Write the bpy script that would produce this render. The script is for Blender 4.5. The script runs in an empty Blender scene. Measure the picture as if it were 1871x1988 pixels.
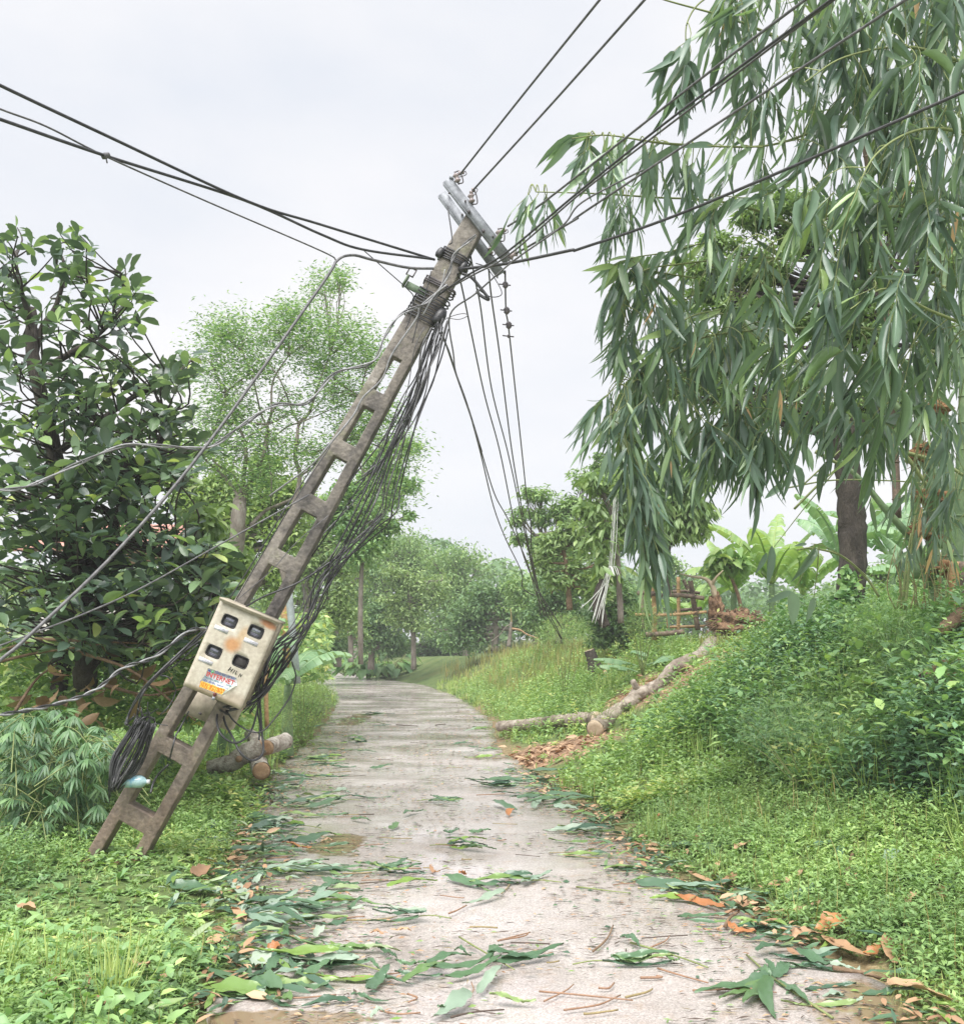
import bpy, bmesh, math, random
import numpy as np
from mathutils import Vector, Matrix

random.seed(7)
rng = np.random.default_rng(11)

# ------------------------------------------------------------------ camera, world, sun, exposure
scene = bpy.context.scene
TILT = math.atan((1240 - 994) / 2027.0)
CAM_H = 1.5
FPX = 2027.0            # focal length in units of a 1871-wide frame
cam_data = bpy.data.cameras.new("camera")
cam = bpy.data.objects.new("camera", cam_data)
scene.collection.objects.link(cam)
cam.location = (0, 0, CAM_H)
cam.rotation_euler = (math.radians(90) + TILT, 0, 0)
cam_data.sensor_fit = 'HORIZONTAL'
cam_data.sensor_width = 36.0
cam_data.lens = 36.0 * FPX / 1871.0
cam_data.clip_start = 0.05
cam_data.clip_end = 2000
scene.camera = cam

world = bpy.data.worlds.new("World")
scene.world = world
world.use_nodes = True
wn, wl = world.node_tree.nodes, world.node_tree.links
wn.clear()
w_out = wn.new('ShaderNodeOutputWorld')
w_bg = wn.new('ShaderNodeBackground')
w_bg.inputs['Strength'].default_value = 0.12
w_sky = wn.new('ShaderNodeTexSky')
w_sky.sky_type = 'NISHITA'
w_sky.sun_disc = False
w_sky.sun_elevation = math.radians(62)
w_sky.sun_rotation = math.radians(200)
w_tc = wn.new('ShaderNodeTexCoord')
w_map = wn.new('ShaderNodeMapping'); w_map.inputs['Scale'].default_value = (1.2, 1.2, 2.6)
w_noise = wn.new('ShaderNodeTexNoise')
w_noise.inputs['Scale'].default_value = 1.7; w_noise.inputs['Detail'].default_value = 5; w_noise.inputs['Roughness'].default_value = 0.5
w_ramp = wn.new('ShaderNodeValToRGB')
w_ramp.color_ramp.elements[0].position = 0.33; w_ramp.color_ramp.elements[0].color = (2.98, 3.1, 3.34, 1)
w_ramp.color_ramp.elements[1].position = 0.66; w_ramp.color_ramp.elements[1].color = (3.78, 3.7, 3.68, 1)
w_mix = wn.new('ShaderNodeMixRGB'); w_mix.inputs['Fac'].default_value = 0.96
wl.new(w_tc.outputs['Generated'], w_map.inputs['Vector'])
wl.new(w_map.outputs['Vector'], w_noise.inputs['Vector'])
wl.new(w_noise.outputs['Fac'], w_ramp.inputs['Fac'])
wl.new(w_sky.outputs['Color'], w_mix.inputs['Color1'])
wl.new(w_ramp.outputs['Color'], w_mix.inputs['Color2'])
wl.new(w_mix.outputs['Color'], w_bg.inputs['Color'])
wl.new(w_bg.outputs['Background'], w_out.inputs['Surface'])

sun_data = bpy.data.lights.new("sun", 'SUN')
sun_data.energy = 2.75
sun_data.angle = math.radians(50)
sun_data.color = (1.0, 0.975, 0.94)
sun = bpy.data.objects.new("sun", sun_data)
scene.collection.objects.link(sun)
sun.rotation_euler = (math.radians(28), 0, math.radians(-20))

scene.view_settings.view_transform = 'Standard'
scene.view_settings.look = 'None'
scene.view_settings.exposure = 1.22
scene.view_settings.gamma = 1.0
scene.cycles.max_bounces = 6
scene.cycles.diffuse_bounces = 3
scene.cycles.transmission_bounces = 4
scene.cycles.transparent_max_bounces = 8

# ------------------------------------------------------------------ pixel -> world helpers (1871-wide frame)
CT, ST = math.cos(TILT), math.sin(TILT)

def ray(px, py):
    cx = (px - 935.5) / FPX
    cz = -(py - 994.0) / FPX
    return np.array([cx, CT - cz * ST, ST + cz * CT])

def P(px, py, d):
    """world point at forward distance d seen at (px, py)"""
    r = ray(px, py)
    t = d / r[1]
    return np.array([r[0] * t, d, CAM_H + r[2] * t])

def G(px, py, z=0.0):
    r = ray(px, py)
    t = (z - CAM_H) / r[2]
    return np.array([r[0] * t, r[1] * t, z])

def Cc(x0, y0, s):
    """crop converter: enlarged crop pixels -> 1871-wide frame"""
    return lambda x, y: ((x0 + x / s) * 0.97448, (y0 + y / s) * 0.97448)

def proj(V):
    V = np.atleast_2d(V)
    x = V[:, 0]; y = V[:, 1]; z = V[:, 2] - CAM_H
    dep = y * CT + z * ST
    up = -y * ST + z * CT
    return 935.5 + FPX * x / dep, 994 - FPX * up / dep, dep

def sstep(x, a, b):
    t = np.clip((x - a) / (b - a), 0, 1)
    return t * t * (3 - 2 * t)

# road edges from the photograph, on the ground plane
_E = [(1988, 405, 1800), (1900, 455, 1690), (1800, 470, 1490), (1700, 468, 1300), (1600, 490, 1180), (1500, 535, 1030),
      (1450, 592, 962), (1400, 638, 952), (1370, 655, 915), (1350, 652, 880), (1330, 630, 825), (1312, 560, 700), (1303, 430, 640)]
_ly = np.array([G(l, y)[1] for y, l, r in _E]); _lx = np.array([G(l, y)[0] for y, l, r in _E]); _rx = np.array([G(r, y)[0] for y, l, r in _E])
_ly = np.concatenate([[-8], _ly]); _lx = np.concatenate([[_lx[0] + .1], _lx]); _rx = np.concatenate([[_rx[0] - .02], _rx])
def le(y): return np.interp(y, _ly, _lx)
def re(y): return np.interp(y, _ly, _rx)

def wob(x, y):
    return (0.5 * np.sin(x * 1.7 + 1.3 * np.sin(y * .9)) + 0.3 * np.sin(y * 2.3 + x * .8) + 0.2 * np.sin(x * 4.1 + y * 3.7))

def terrain(x, y):
    x = np.asarray(x, float); y = np.asarray(y, float)
    u = x - re(y); v = le(y) - x
    wid = np.interp(y, [0, 12, 20, 28, 60], [3.6, 3.4, 3.2, 2.6, 2.6])
    top = np.interp(y, [0, 6, 14, 20, 28, 45, 90], [1.2, 1.3, 1.32, 1.2, 1.15, .7, .4])
    z = 0.16 * sstep(u, 0, 0.9) + (top - .16) * sstep(u, 0.55, wid)
    z = z - np.interp(y, [0, 10, 20], [.3, .55, .3]) * sstep(v, 1.7, 3.3) + 0.05 * sstep(v, 0, .4)
    off = np.maximum(sstep(u, 0, .4), sstep(v, 0, .4))
    z = z + off * 0.035 * wob(x * 1.5, y * 1.5) - 0.05 * (1 - off)
    far = sstep(y, 55, 110)
    return z + far * 0.5

def on(px, py, dmin=2.5, dmax=60):
    """first hit of the pixel ray with the terrain"""
    r = ray(px, py)
    ds = np.linspace(dmin, dmax, 1500)
    xs = r[0] / r[1] * ds; zs = CAM_H + r[2] / r[1] * ds
    t = terrain(xs, ds)
    k = np.argmax(zs <= t)
    if zs[k] > t[k]:
        k = len(ds) - 1
    return np.array([xs[k], ds[k], max(t[k], 0.0) if (u_in(xs[k], ds[k])) else t[k]])

def u_in(x, y):
    return le(y) < x < re(y)

# ------------------------------------------------------------------ mesh helpers
WL = {}
COLL = scene.collection

def unit(v):
    v = np.asarray(v, float)
    n = np.linalg.norm(v, axis=-1, keepdims=True)
    return v / np.maximum(n, 1e-9)

def build_mesh(name, V, F, mats, tint=None, smooth=True, matidx=None):
    V = np.ascontiguousarray(V, dtype=np.float32); F = np.asarray(F, dtype=np.int32)
    me = bpy.data.meshes.new(name)
    k = F.shape[1]
    me.vertices.add(len(V)); me.vertices.foreach_set("co", V.ravel())
    me.loops.add(F.size); me.loops.foreach_set("vertex_index", np.ascontiguousarray(F).ravel())
    me.polygons.add(len(F)); me.polygons.foreach_set("loop_start", np.arange(0, F.size, k, dtype=np.int32))
    me.update(calc_edges=True)
    if smooth:
        me.polygons.foreach_set("use_smooth", np.ones(len(F), dtype=bool))
    if tint is not None:
        a = me.attributes.new("tint", 'FLOAT', 'POINT')
        a.data.foreach_set("value", np.ascontiguousarray(tint, dtype=np.float32).ravel())
    for m in (mats if isinstance(mats, (list, tuple)) else [mats]):
        me.materials.append(m)
    if matidx is not None:
        me.polygons.foreach_set("material_index", np.asarray(matidx, dtype=np.int32))
    return me

def tag(o, label=None, cat=None, group=None, kind=None):
    if label: o["label"] = label
    if cat: o["category"] = cat
    if group: o["group"] = group
    if kind: o["kind"] = kind
    return o

def empty(name, loc, label=None, cat=None, group=None):
    o = bpy.data.objects.new(name, None)
    o.empty_display_size = 0.1
    COLL.objects.link(o)
    o.location = loc
    WL[o.name] = np.array(loc, float)
    return tag(o, label, cat, group)

def put(name, V, F, mat, parent=None, tint=None, smooth=True, origin=None, matidx=None):
    """link world-space geometry as one object, origin at its base (or given)"""
    V = np.asarray(V, float)
    if origin is None:
        origin = WL[parent.name] if parent is not None else np.array([V[:, 0].mean(), V[:, 1].mean(), V[:, 2].min()])
    me = build_mesh(name, V - origin, F, mat, tint, smooth, matidx)
    o = bpy.data.objects.new(name, me)
    COLL.objects.link(o)
    if parent is not None:
        o.parent = parent
        o.location = origin - WL[parent.name]
    else:
        o.location = origin
    WL[o.name] = np.array(origin, float)
    return o

class Acc:
    def __init__(s): s.V = []; s.F = []; s.T = []; s.n = 0
    def add(s, V, F, T=None):
        V = np.asarray(V, float); F = np.asarray(F, int)
        s.V.append(V); s.F.append(F + s.n); s.n += len(V)
        s.T.append(np.zeros(len(V)) if T is None else (np.full(len(V), T) if np.isscalar(T) else np.asarray(T, float)))
        return s
    def get(s): return np.vstack(s.V), np.vstack(s.F), np.concatenate(s.T)
    def put(s, name, mat, parent=None, smooth=True, origin=None):
        V, F, T = s.get()
        return put(name, V, F, mat, parent, T, smooth, origin)

def tri(Q):
    Q = np.asarray(Q)
    return np.vstack([Q[:, [0, 1, 2]], Q[:, [0, 2, 3]]])

def spline(pts, n=8):
    """Catmull-Rom through the points"""
    p = np.asarray(pts, float)
    if len(p) < 3:
        t = np.linspace(0, 1, n + 1)[:, None]
        return p[0] * (1 - t) + p[-1] * t
    q = np.vstack([2 * p[0] - p[1], p, 2 * p[-1] - p[-2]])
    out = []
    for i in range(1, len(q) - 2):
        t = np.linspace(0, 1, n, endpoint=False)[:, None]
        a, b, c, d = q[i - 1], q[i], q[i + 1], q[i + 2]
        out.append(0.5 * ((2 * b) + (-a + c) * t + (2 * a - 5 * b + 4 * c - d) * t ** 2 + (-a + 3 * b - 3 * c + d) * t ** 3))
    out.append(q[-2][None, :])
    return np.vstack(out)

def tube(pts, rad, sides=6, cap=True, rough=0.0):
    p = np.asarray(pts, float)
    n = len(p)
    r = np.interp(np.linspace(0, 1, n), np.linspace(0, 1, len(np.atleast_1d(rad))), np.atleast_1d(rad)) if np.ndim(rad) else np.full(n, rad)
    tg = unit(np.gradient(p, axis=0))
    a = np.array([0, 0, 1.]) if abs(tg[0][2]) < .9 else np.array([1., 0, 0])
    N = np.zeros_like(p); N[0] = unit(np.cross(tg[0], a))
    for i in range(1, n):
        v = N[i - 1] - tg[i] * np.dot(N[i - 1], tg[i]); N[i] = unit(v)
    B = np.cross(tg, N)
    ang = np.linspace(0, 2 * math.pi, sides, endpoint=False)
    rr = r[:, None] * np.ones(sides)[None, :]
    if rough > 0:
        rr = rr * (1 + rough * rng.normal(size=rr.shape))
    V = p[:, None, :] + rr[:, :, None] * (np.cos(ang)[None, :, None] * N[:, None, :] + np.sin(ang)[None, :, None] * B[:, None, :])
    V = V.reshape(-1, 3)
    i = np.arange(n - 1)[:, None] * sides; j = np.arange(sides)[None, :]; j2 = (j + 1) % sides
    Q = np.stack([i + j, i + j2, i + sides + j2, i + sides + j], -1).reshape(-1, 4)
    F = tri(Q)
    if cap:
        V = np.vstack([V, p[0], p[-1]])
        c0, c1 = n * sides, n * sides + 1
        jj = np.arange(sides); jj2 = (jj + 1) % sides
        F = np.vstack([F, np.stack([np.full(sides, c0), jj2, jj], -1), np.stack([np.full(sides, c1), (n - 1) * sides + jj, (n - 1) * sides + jj2], -1)])
    return V, F

def box(o, ax, ay, az, sx, sy, sz):
    """box centred at o with unit axes and full sizes"""
    V = np.array([o + ax * sx * i / 2 + ay * sy * j / 2 + az * sz * k / 2 for i in (-1, 1) for j in (-1, 1) for k in (-1, 1)])
    Q = np.array([[0, 1, 3, 2], [4, 6, 7, 5], [0, 4, 5, 1], [2, 3, 7, 6], [0, 2, 6, 4], [1, 5, 7, 3]])
    return V, tri(Q)

def lathe(o, axis, prof, sides=10):
    """profile list (t along axis, radius)"""
    axis = unit(axis)
    pts = np.array([o + axis * t for t, r in prof])
    a = np.array([0, 0, 1.]) if abs(axis[2]) < .9 else np.array([1., 0, 0])
    N = unit(np.cross(axis, a)); B = np.cross(axis, N)
    ang = np.linspace(0, 2 * math.pi, sides, endpoint=False)
    V = np.vstack([pt + r * (np.cos(ang)[:, None] * N + np.sin(ang)[:, None] * B) for pt, (t, r) in zip(pts, prof)])
    n = len(prof)
    i = np.arange(n - 1)[:, None] * sides; j = np.arange(sides)[None, :]; j2 = (j + 1) % sides
    F = tri(np.stack([i + j, i + j2, i + sides + j2, i + sides + j], -1).reshape(-1, 4))
    return V, F

# leaf templates: x across, y along (0..1), z lift; triangles
def leaf_tmpl(rows, fold=0.12, base=0.0):
    V = [(0, base, 0)]
    for t, w in rows:
        V += [(-w / 2, t, fold * w), (0, t, 0), (w / 2, t, fold * w)]
    V.append((0, 1, 0))
    F = [(0, 1, 2), (0, 2, 3)]
    for k in range(len(rows) - 1):
        a = 1 + 3 * k
        F += [(a, a + 3, a + 4), (a, a + 4, a + 1), (a + 1, a + 4, a + 5), (a + 1, a + 5, a + 2)]
    a = 1 + 3 * (len(rows) - 1); n = len(V) - 1
    F += [(a, n, a + 1), (a + 1, n, a + 2)]
    return np.array(V, float), np.array(F, int)

T_DIAMOND = (np.array([(0, 0, 0), (-.5, .45, .12), (.5, .45, .12), (0, 1, 0)], float), np.array([(0, 1, 3), (0, 3, 2)]))
T_OVATE = leaf_tmpl([(.28, .85), (.62, .8)], .15)
T_KITE = leaf_tmpl([(.42, .95)], .15)
T_OBOV = leaf_tmpl([(.12, .25), (.4, .8), (.68, 1.0), (.88, .7)], .12)
T_LONG = leaf_tmpl([(.06, .45), (.22, .95), (.45, 1.0), (.7, .72), (.88, .34)], .16)
T_BLADE = leaf_tmpl([(.3, 1.0), (.65, .7)], .1)

def leaves(pos, dirv, nrm, L, W, tmpl, bend=0.0, tint=None, tw=None):
    pos = np.asarray(pos, float); N = len(pos)
    Y = unit(dirv); Z = unit(nrm - (nrm * Y).sum(1, keepdims=True) * Y); X = np.cross(Y, Z)
    tv, tf = tmpl
    L = np.broadcast_to(L, N)[:, None]; W = np.broadcast_to(W, N)[:, None]; bd = np.broadcast_to(bend, N)[:, None]
    x = tv[None, :, 0] * W; y = tv[None, :, 1] * L; z = tv[None, :, 2] * W - bd * L * tv[None, :, 1] ** 2
    V = pos[:, None, :] + x[..., None] * X[:, None, :] + y[..., None] * Y[:, None, :] + z[..., None] * Z[:, None, :]
    n = len(tv)
    F = (tf[None] + (np.arange(N) * n)[:, None, None]).reshape(-1, 3)
    T = np.repeat(np.broadcast_to(rng.random(N) if tint is None else tint, N), n)
    return V.reshape(-1, 3), F, T

def rdir(n, zlo=-1, zhi=1):
    z = rng.uniform(zlo, zhi, n); a = rng.uniform(0, 2 * math.pi, n); r = np.sqrt(np.maximum(0, 1 - z * z))
    return np.stack([r * np.cos(a), r * np.sin(a), z], -1)

_variants = {}
def leaf_objects(parent, pos, dirv, nrm, L, W, tmpl, key, mat, bend, tint, nmax=300, name="leaf"):
    """the nmax leaves that show largest become parts; returns the mask of the rest"""
    px, py, dep = proj(pos + dirv * L[:, None] * .5)
    inside = (px > 0) & (px < 1871) & (py > 0) & (py < 1988)
    score = np.where(inside, L * W / dep ** 2 * rng.uniform(.6, 1.2, len(L)), 0)
    idx = np.argsort(-score)[:nmax]
    idx = idx[score[idx] > 0]
    base = WL[parent.name]
    for i in idx:
        b = int(np.clip(round(bend[i] * 5), 0, 4)); t = int(np.clip(tint[i] * 8, 0, 7))
        k = (key, b, t)
        if k not in _variants:
            V, F, T = leaves(np.zeros((1, 3)), np.array([[0, 1., 0]]), np.array([[0, 0, 1.]]), 1.0, 1.0, tmpl, b / 5 * 1.0, (t + .5) / 8)
            # width axis kept unit; fold from width
            _variants[k] = build_mesh(name, V, F, mat, T)
        Y = unit(dirv[i]); Z = unit(nrm[i] - np.dot(nrm[i], Y) * Y); X = np.cross(Y, Z)
        M = Matrix([[X[r] * W[i], Y[r] * L[i], Z[r] * L[i], 0] for r in range(3)] + [[0, 0, 0, 1]])
        p = pos[i] - base
        M[0][3], M[1][3], M[2][3] = p
        o = bpy.data.objects.new(name, _variants[k])
        COLL.objects.link(o); o.parent = parent
        o.matrix_basis = M
    rest = np.ones(len(L), bool); rest[idx] = False
    return rest

# ------------------------------------------------------------------ materials
def newmat(name):
    m = bpy.data.materials.new(name); m.use_nodes = True
    nt = m.node_tree; nt.nodes.clear()
    return m, nt.nodes, nt.links

def ramp(n, stops, interp='LINEAR'):
    r = n.new('ShaderNodeValToRGB'); r.color_ramp.interpolation = interp
    while len(r.color_ramp.elements) < len(stops): r.color_ramp.elements.new(.5)
    for e, (p, c) in zip(r.color_ramp.elements, stops):
        e.position = p; e.color = (*c, 1) if len(c) == 3 else c
    return r

def leaf_mat(name, stops, rough=.42, trans=.28, spec=.5, vein=0.0, tcol=(1.2, 1.25, .6), gain=1.4):
    m, n, l = newmat(name)
    out = n.new('ShaderNodeOutputMaterial')
    at = n.new('ShaderNodeAttribute'); at.attribute_name = "tint"
    def tone(c_):
        m_ = .3 * c_[0] + .6 * c_[1] + .1 * c_[2]; k_ = .2 if gain > 1.05 else 0.0
        if gain > 1.05 and name.split('_')[0] in ('weed', 'bank', 'bush', 'grass'): k_ = .08; c_ = (c_[0] * 1.04, c_[1], c_[2] * .98)
        return tuple(min(.8, (v * (1 - k_) + m_ * k_) * gain) for v in c_)
    r = ramp(n, [(p_, tone(col_)) for p_, col_ in stops])
    l.new(at.outputs['Fac'], r.inputs['Fac'])
    tc = n.new('ShaderNodeTexCoord')
    nz = n.new('ShaderNodeTexNoise'); nz.inputs['Scale'].default_value = 6 if vein == 0 else 9
    l.new(tc.outputs['Object'], nz.inputs['Vector'])
    hs = n.new('ShaderNodeHueSaturation')
    mr = n.new('ShaderNodeMapRange'); mr.inputs['To Min'].default_value = .75; mr.inputs['To Max'].default_value = 1.25
    l.new(nz.outputs['Fac'], mr.inputs['Value']); l.new(mr.outputs['Result'], hs.inputs['Value'])
    l.new(r.outputs['Color'], hs.inputs['Color'])
    p = n.new('ShaderNodeBsdfPrincipled'); p.inputs['Roughness'].default_value = rough
    p.inputs['Specular IOR Level'].default_value = spec
    l.new(hs.outputs['Color'], p.inputs['Base Color'])
    t = n.new('ShaderNodeBsdfTranslucent')
    mc = n.new('ShaderNodeMixRGB'); mc.blend_type = 'MULTIPLY'; mc.inputs['Fac'].default_value = 1; mc.inputs['Color2'].default_value = (*tcol, 1)
    l.new(hs.outputs['Color'], mc.inputs['Color1']); l.new(mc.outputs['Color'], t.inputs['Color'])
    mx = n.new('ShaderNodeMixShader'); mx.inputs['Fac'].default_value = trans
    l.new(p.outputs[0], mx.inputs[1]); l.new(t.outputs[0], mx.inputs[2]); l.new(mx.outputs[0], out.inputs['Surface'])
    return m

def noise_mat(name, stops, scale=8, rough=.8, bump=.3, detail=6, scale2=None, dist=0.0, coord='Object', stretch=(1, 1, 1), spec=.4, bscale=None, metal=0):
    m, n, l = newmat(name)
    out = n.new('ShaderNodeOutputMaterial'); p = n.new('ShaderNodeBsdfPrincipled')
    tc = n.new('ShaderNodeTexCoord'); mp = n.new('ShaderNodeMapping'); mp.inputs['Scale'].default_value = stretch
    nz = n.new('ShaderNodeTexNoise'); nz.inputs['Scale'].default_value = scale; nz.inputs['Detail'].default_value = detail
    nz.inputs['Roughness'].default_value = .62; nz.inputs['Distortion'].default_value = dist
    l.new(tc.outputs[coord], mp.inputs['Vector']); l.new(mp.outputs['Vector'], nz.inputs['Vector'])
    r = ramp(n, stops); l.new(nz.outputs['Fac'], r.inputs['Fac'])
    nb = n.new('ShaderNodeTexNoise'); nb.inputs['Scale'].default_value = bscale or scale * 6; nb.inputs['Detail'].default_value = 5
    l.new(mp.outputs['Vector'], nb.inputs['Vector'])
    ov = n.new('ShaderNodeMixRGB'); ov.blend_type = 'OVERLAY'; ov.inputs['Fac'].default_value = .45
    l.new(r.outputs['Color'], ov.inputs['Color1']); l.new(nb.outputs['Fac'], ov.inputs['Color2'])
    l.new(ov.outputs['Color'], p.inputs['Base Color'])
    bp = n.new('ShaderNodeBump'); bp.inputs['Strength'].default_value = bump; bp.inputs['Distance'].default_value = .02
    l.new(nb.outputs['Fac'], bp.inputs['Height']); l.new(bp.outputs['Normal'], p.inputs['Normal'])
    p.inputs['Roughness'].default_value = rough; p.inputs['Specular IOR Level'].default_value = spec; p.inputs['Metallic'].default_value = metal
    l.new(p.outputs[0], out.inputs['Surface'])
    return m

def flat(name, col, rough=.6, spec=.4, metal=0):
    c = np.array(col)
    return noise_mat(name, [(.3, tuple(c * .85)), (.7, tuple(np.minimum(c * 1.12, 1)))], 14, rough, .08, spec=spec, metal=metal)

M = {}
M['weed'] = leaf_mat('weed_leaf', [(0, (.07, .14, .05)), (.35, (.13, .23, .075)), (.7, (.2, .32, .105)), (.93, (.29, .39, .12)), (1, (.42, .4, .15))], .45, .3, gain=1.6)
M['weed2'] = leaf_mat('bank_leaf', [(0, (.05, .11, .05)), (.4, (.09, .185, .075)), (.8, (.15, .26, .09)), (1, (.25, .36, .11))], .36, .25, gain=1.95)
M['bush'] = leaf_mat('bush_leaf', [(0, (.045, .1, .055)), (.5, (.085, .17, .08)), (.85, (.14, .24, .095)), (1, (.24, .35, .12))], .34, .22, .6, gain=2.1)
M['grass'] = leaf_mat('grass_blade', [(0, (.1, .18, .06)), (.5, (.19, .29, .085)), (.85, (.3, .38, .11)), (1, (.42, .38, .18))], .5, .3, gain=1.5)
M['straw'] = leaf_mat('dry_grass_blade', [(0, (.2, .27, .07)), (.5, (.36, .34, .12)), (1, (.5, .38, .2))], .6, .3, gain=1.0)
M['dark'] = leaf_mat('glossy_dark_leaf', [(0, (.03, .056, .042)), (.55, (.048, .09, .052)), (.8, (.085, .15, .065)), (.95, (.17, .27, .08)), (.99, (.3, .36, .08)), (1, (.5, .17, .03))], .32, .3, .8, gain=1.95)
M['bamboo'] = leaf_mat('bamboo_leaf', [(0, (.042, .08, .062)), (.5, (.072, .128, .082)), (.8, (.115, .195, .09)), (.95, (.2, .29, .08)), (.985, (.32, .34, .1)), (1, (.45, .25, .12))], .3, .36, .8, gain=1.95)
M['bamboo_fine'] = leaf_mat('fine_bamboo_leaf', [(0, (.04, .11, .045)), (.5, (.08, .19, .07)), (1, (.16, .3, .09))], .42, .25, gain=1.3)
M['feather'] = leaf_mat('feathery_leaf', [(0, (.075, .16, .065)), (.5, (.13, .25, .08)), (1, (.24, .36, .1))], .5, .35, gain=1.7)
M['olive'] = leaf_mat('olive_leaf', [(0, (.08, .15, .035)), (.5, (.15, .24, .05)), (1, (.26, .34, .07))], .5, .35, gain=1.75)
M['far'] = leaf_mat('far_leaf', [(0, (.04, .1, .04)), (.5, (.085, .17, .055)), (1, (.15, .25, .07))], .55, .3, gain=1.7)
M['far2'] = leaf_mat('far_light_leaf', [(0, (.07, .15, .045)), (.5, (.13, .23, .06)), (1, (.22, .32, .08))], .55, .3, gain=1.7)
M['far3'] = leaf_mat('far_yellow_leaf', [(0, (.08, .155, .045)), (.5, (.15, .24, .065)), (1, (.24, .33, .09))], .55, .3, gain=1.6)
M['lightleaf'] = leaf_mat('light_drooping_leaf', [(0, (.09, .17, .045)), (.5, (.16, .27, .07)), (1, (.27, .38, .1))], .42, .35, gain=1.35)
M['banana'] = leaf_mat('banana_leaf', [(0, (.1, .22, .06)), (.5, (.19, .34, .08)), (1, (.34, .45, .12))], .45, .4, gain=1.35)
M['banana_cool'] = leaf_mat('cool_banana_leaf', [(0, (.08, .19, .09)), (.5, (.14, .28, .13)), (1, (.26, .4, .2))], .45, .35)
M['deadleaf'] = leaf_mat('dead_leaf', [(0, (.16, .1, .05)), (.5, (.3, .2, .1)), (1, (.42, .3, .17))], .6, .15, tcol=(1, .9, .7), gain=1.0)
M['taro'] = leaf_mat('taro_leaf', [(0, (.08, .2, .06)), (1, (.2, .36, .1))], .45, .3)
M['torn'] = leaf_mat('torn_green_leaf', [(0, (.06, .12, .08)), (.5, (.11, .2, .1)), (.8, (.2, .32, .06)), (1, (.33, .4, .25))], .3, .1, .7, gain=1.0)
M['torn_pale'] = leaf_mat('pale_leaf_underside', [(0, (.2, .3, .22)), (1, (.38, .46, .36))], .45, .1, .5, gain=1.0)
M['orange'] = leaf_mat('orange_dead_leaf', [(0, (.36, .15, .06)), (1, (.5, .23, .09))], .4, .1, tcol=(1, .8, .6), gain=1.0)
M['sheath'] = leaf_mat('bamboo_sheath', [(0, (.25, .14, .08)), (.5, (.42, .26, .15)), (1, (.52, .36, .22))], .5, .05, tcol=(1, .8, .6), gain=1.0)
M['bark'] = noise_mat('grey_bark', [(.3, (.12, .1, .08)), (.55, (.24, .21, .18)), (.75, (.36, .34, .3))], 9, .85, .6, stretch=(1, 1, .35))
M['bark_dark'] = noise_mat('dark_bark', [(.3, (.03, .026, .022)), (.55, (.07, .058, .048)), (.8, (.14, .12, .1))], 12, .8, .9, stretch=(1, 1, .3))
M['bark_pale'] = noise_mat('pale_log_bark', [(.28, (.15, .12, .09)), (.45, (.36, .32, .26)), (.6, (.5, .47, .41)), (.8, (.62, .6, .54))], 7, .75, .5, dist=.6)
M['bark_brown'] = noise_mat('brown_bark', [(.3, (.12, .075, .045)), (.7, (.28, .19, .12))], 10, .85, .6)
M['bark_mottled'] = noise_mat('mottled_log_bark', [(.3, (.14, .11, .09)), (.43, (.3, .26, .22)), (.55, (.46, .42, .37)), (.72, (.62, .58, .52))], 11, .8, .6, dist=.8)
M['bark_trunk'] = noise_mat('weathered_trunk_bark', [(.3, (.1, .08, .065)), (.45, (.25, .205, .165)), (.58, (.38, .33, .275)), (.75, (.5, .46, .4))], 6, .85, 1.0, dist=1.2, bscale=18)
M['cut'] = noise_mat('fresh_cut_wood', [(.3, (.4, .31, .21)), (.7, (.56, .46, .34))], 20, .7, .2)
M['cut_orange'] = noise_mat('orange_cut_wood', [(.3, (.3, .18, .1)), (.7, (.46, .31, .19))], 20, .7, .2)
M['twig'] = flat('twig', (.3, .24, .12), .7)
M['twig_dark'] = flat('dark_twig', (.1, .075, .06), .75)
M['twig_green'] = flat('green_twig', (.22, .26, .1), .6)
M['stick_red'] = flat('reddish_stick', (.3, .18, .115), .55)
M['culm'] = noise_mat('bamboo_culm', [(.3, (.1, .17, .08)), (.6, (.17, .25, .12)), (.8, (.3, .32, .2))], 5, .5, .15)
M['node'] = noise_mat('brown_node_fibre', [(.3, (.16, .08, .03)), (.7, (.36, .21, .1))], 25, .9, .8)
M['pole_tan'] = noise_mat('dry_bamboo', [(.3, (.3, .17, .08)), (.6, (.5, .33, .17)), (.8, (.6, .45, .28))], 9, .6, .3)
M['pole_dark'] = noise_mat('weathered_bamboo', [(.3, (.07, .05, .045)), (.55, (.22, .16, .12)), (.8, (.42, .34, .25))], 11, .65, .3)
M['earth'] = noise_mat('red_earth', [(.35, (.1, .06, .035)), (.5, (.25, .15, .09)), (.68, (.4, .26, .16))], 13, .95, 1.0)
M['cable'] = noise_mat('black_cable', [(.35, (.02, .02, .022)), (.65, (.05, .05, .055))], 30, .4, .1, spec=.6)
M['cable_grey'] = noise_mat('weathered_grey_cable', [(.35, (.07, .07, .075)), (.65, (.17, .165, .17))], 30, .5, .1, spec=.5)
M['cable_pale'] = noise_mat('pale_grey_cable', [(.35, (.2, .2, .21)), (.65, (.36, .36, .37))], 30, .5, .1)
M['string'] = flat('white_string', (.6, .62, .58), .6)
M['steel'] = noise_mat('galvanised_steel', [(.32, (.15, .16, .175)), (.5, (.25, .265, .29)), (.7, (.36, .38, .41))], 9, .6, .15, spec=.4, metal=.1)
M['steel_dark'] = noise_mat('dark_fitting', [(.3, (.06, .055, .06)), (.7, (.17, .15, .16))], 20, .55, .2)
M['ceramic'] = noise_mat('insulator_ceramic', [(.3, (.22, .16, .15)), (.7, (.42, .36, .36))], 20, .3, .05, spec=.6)
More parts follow.
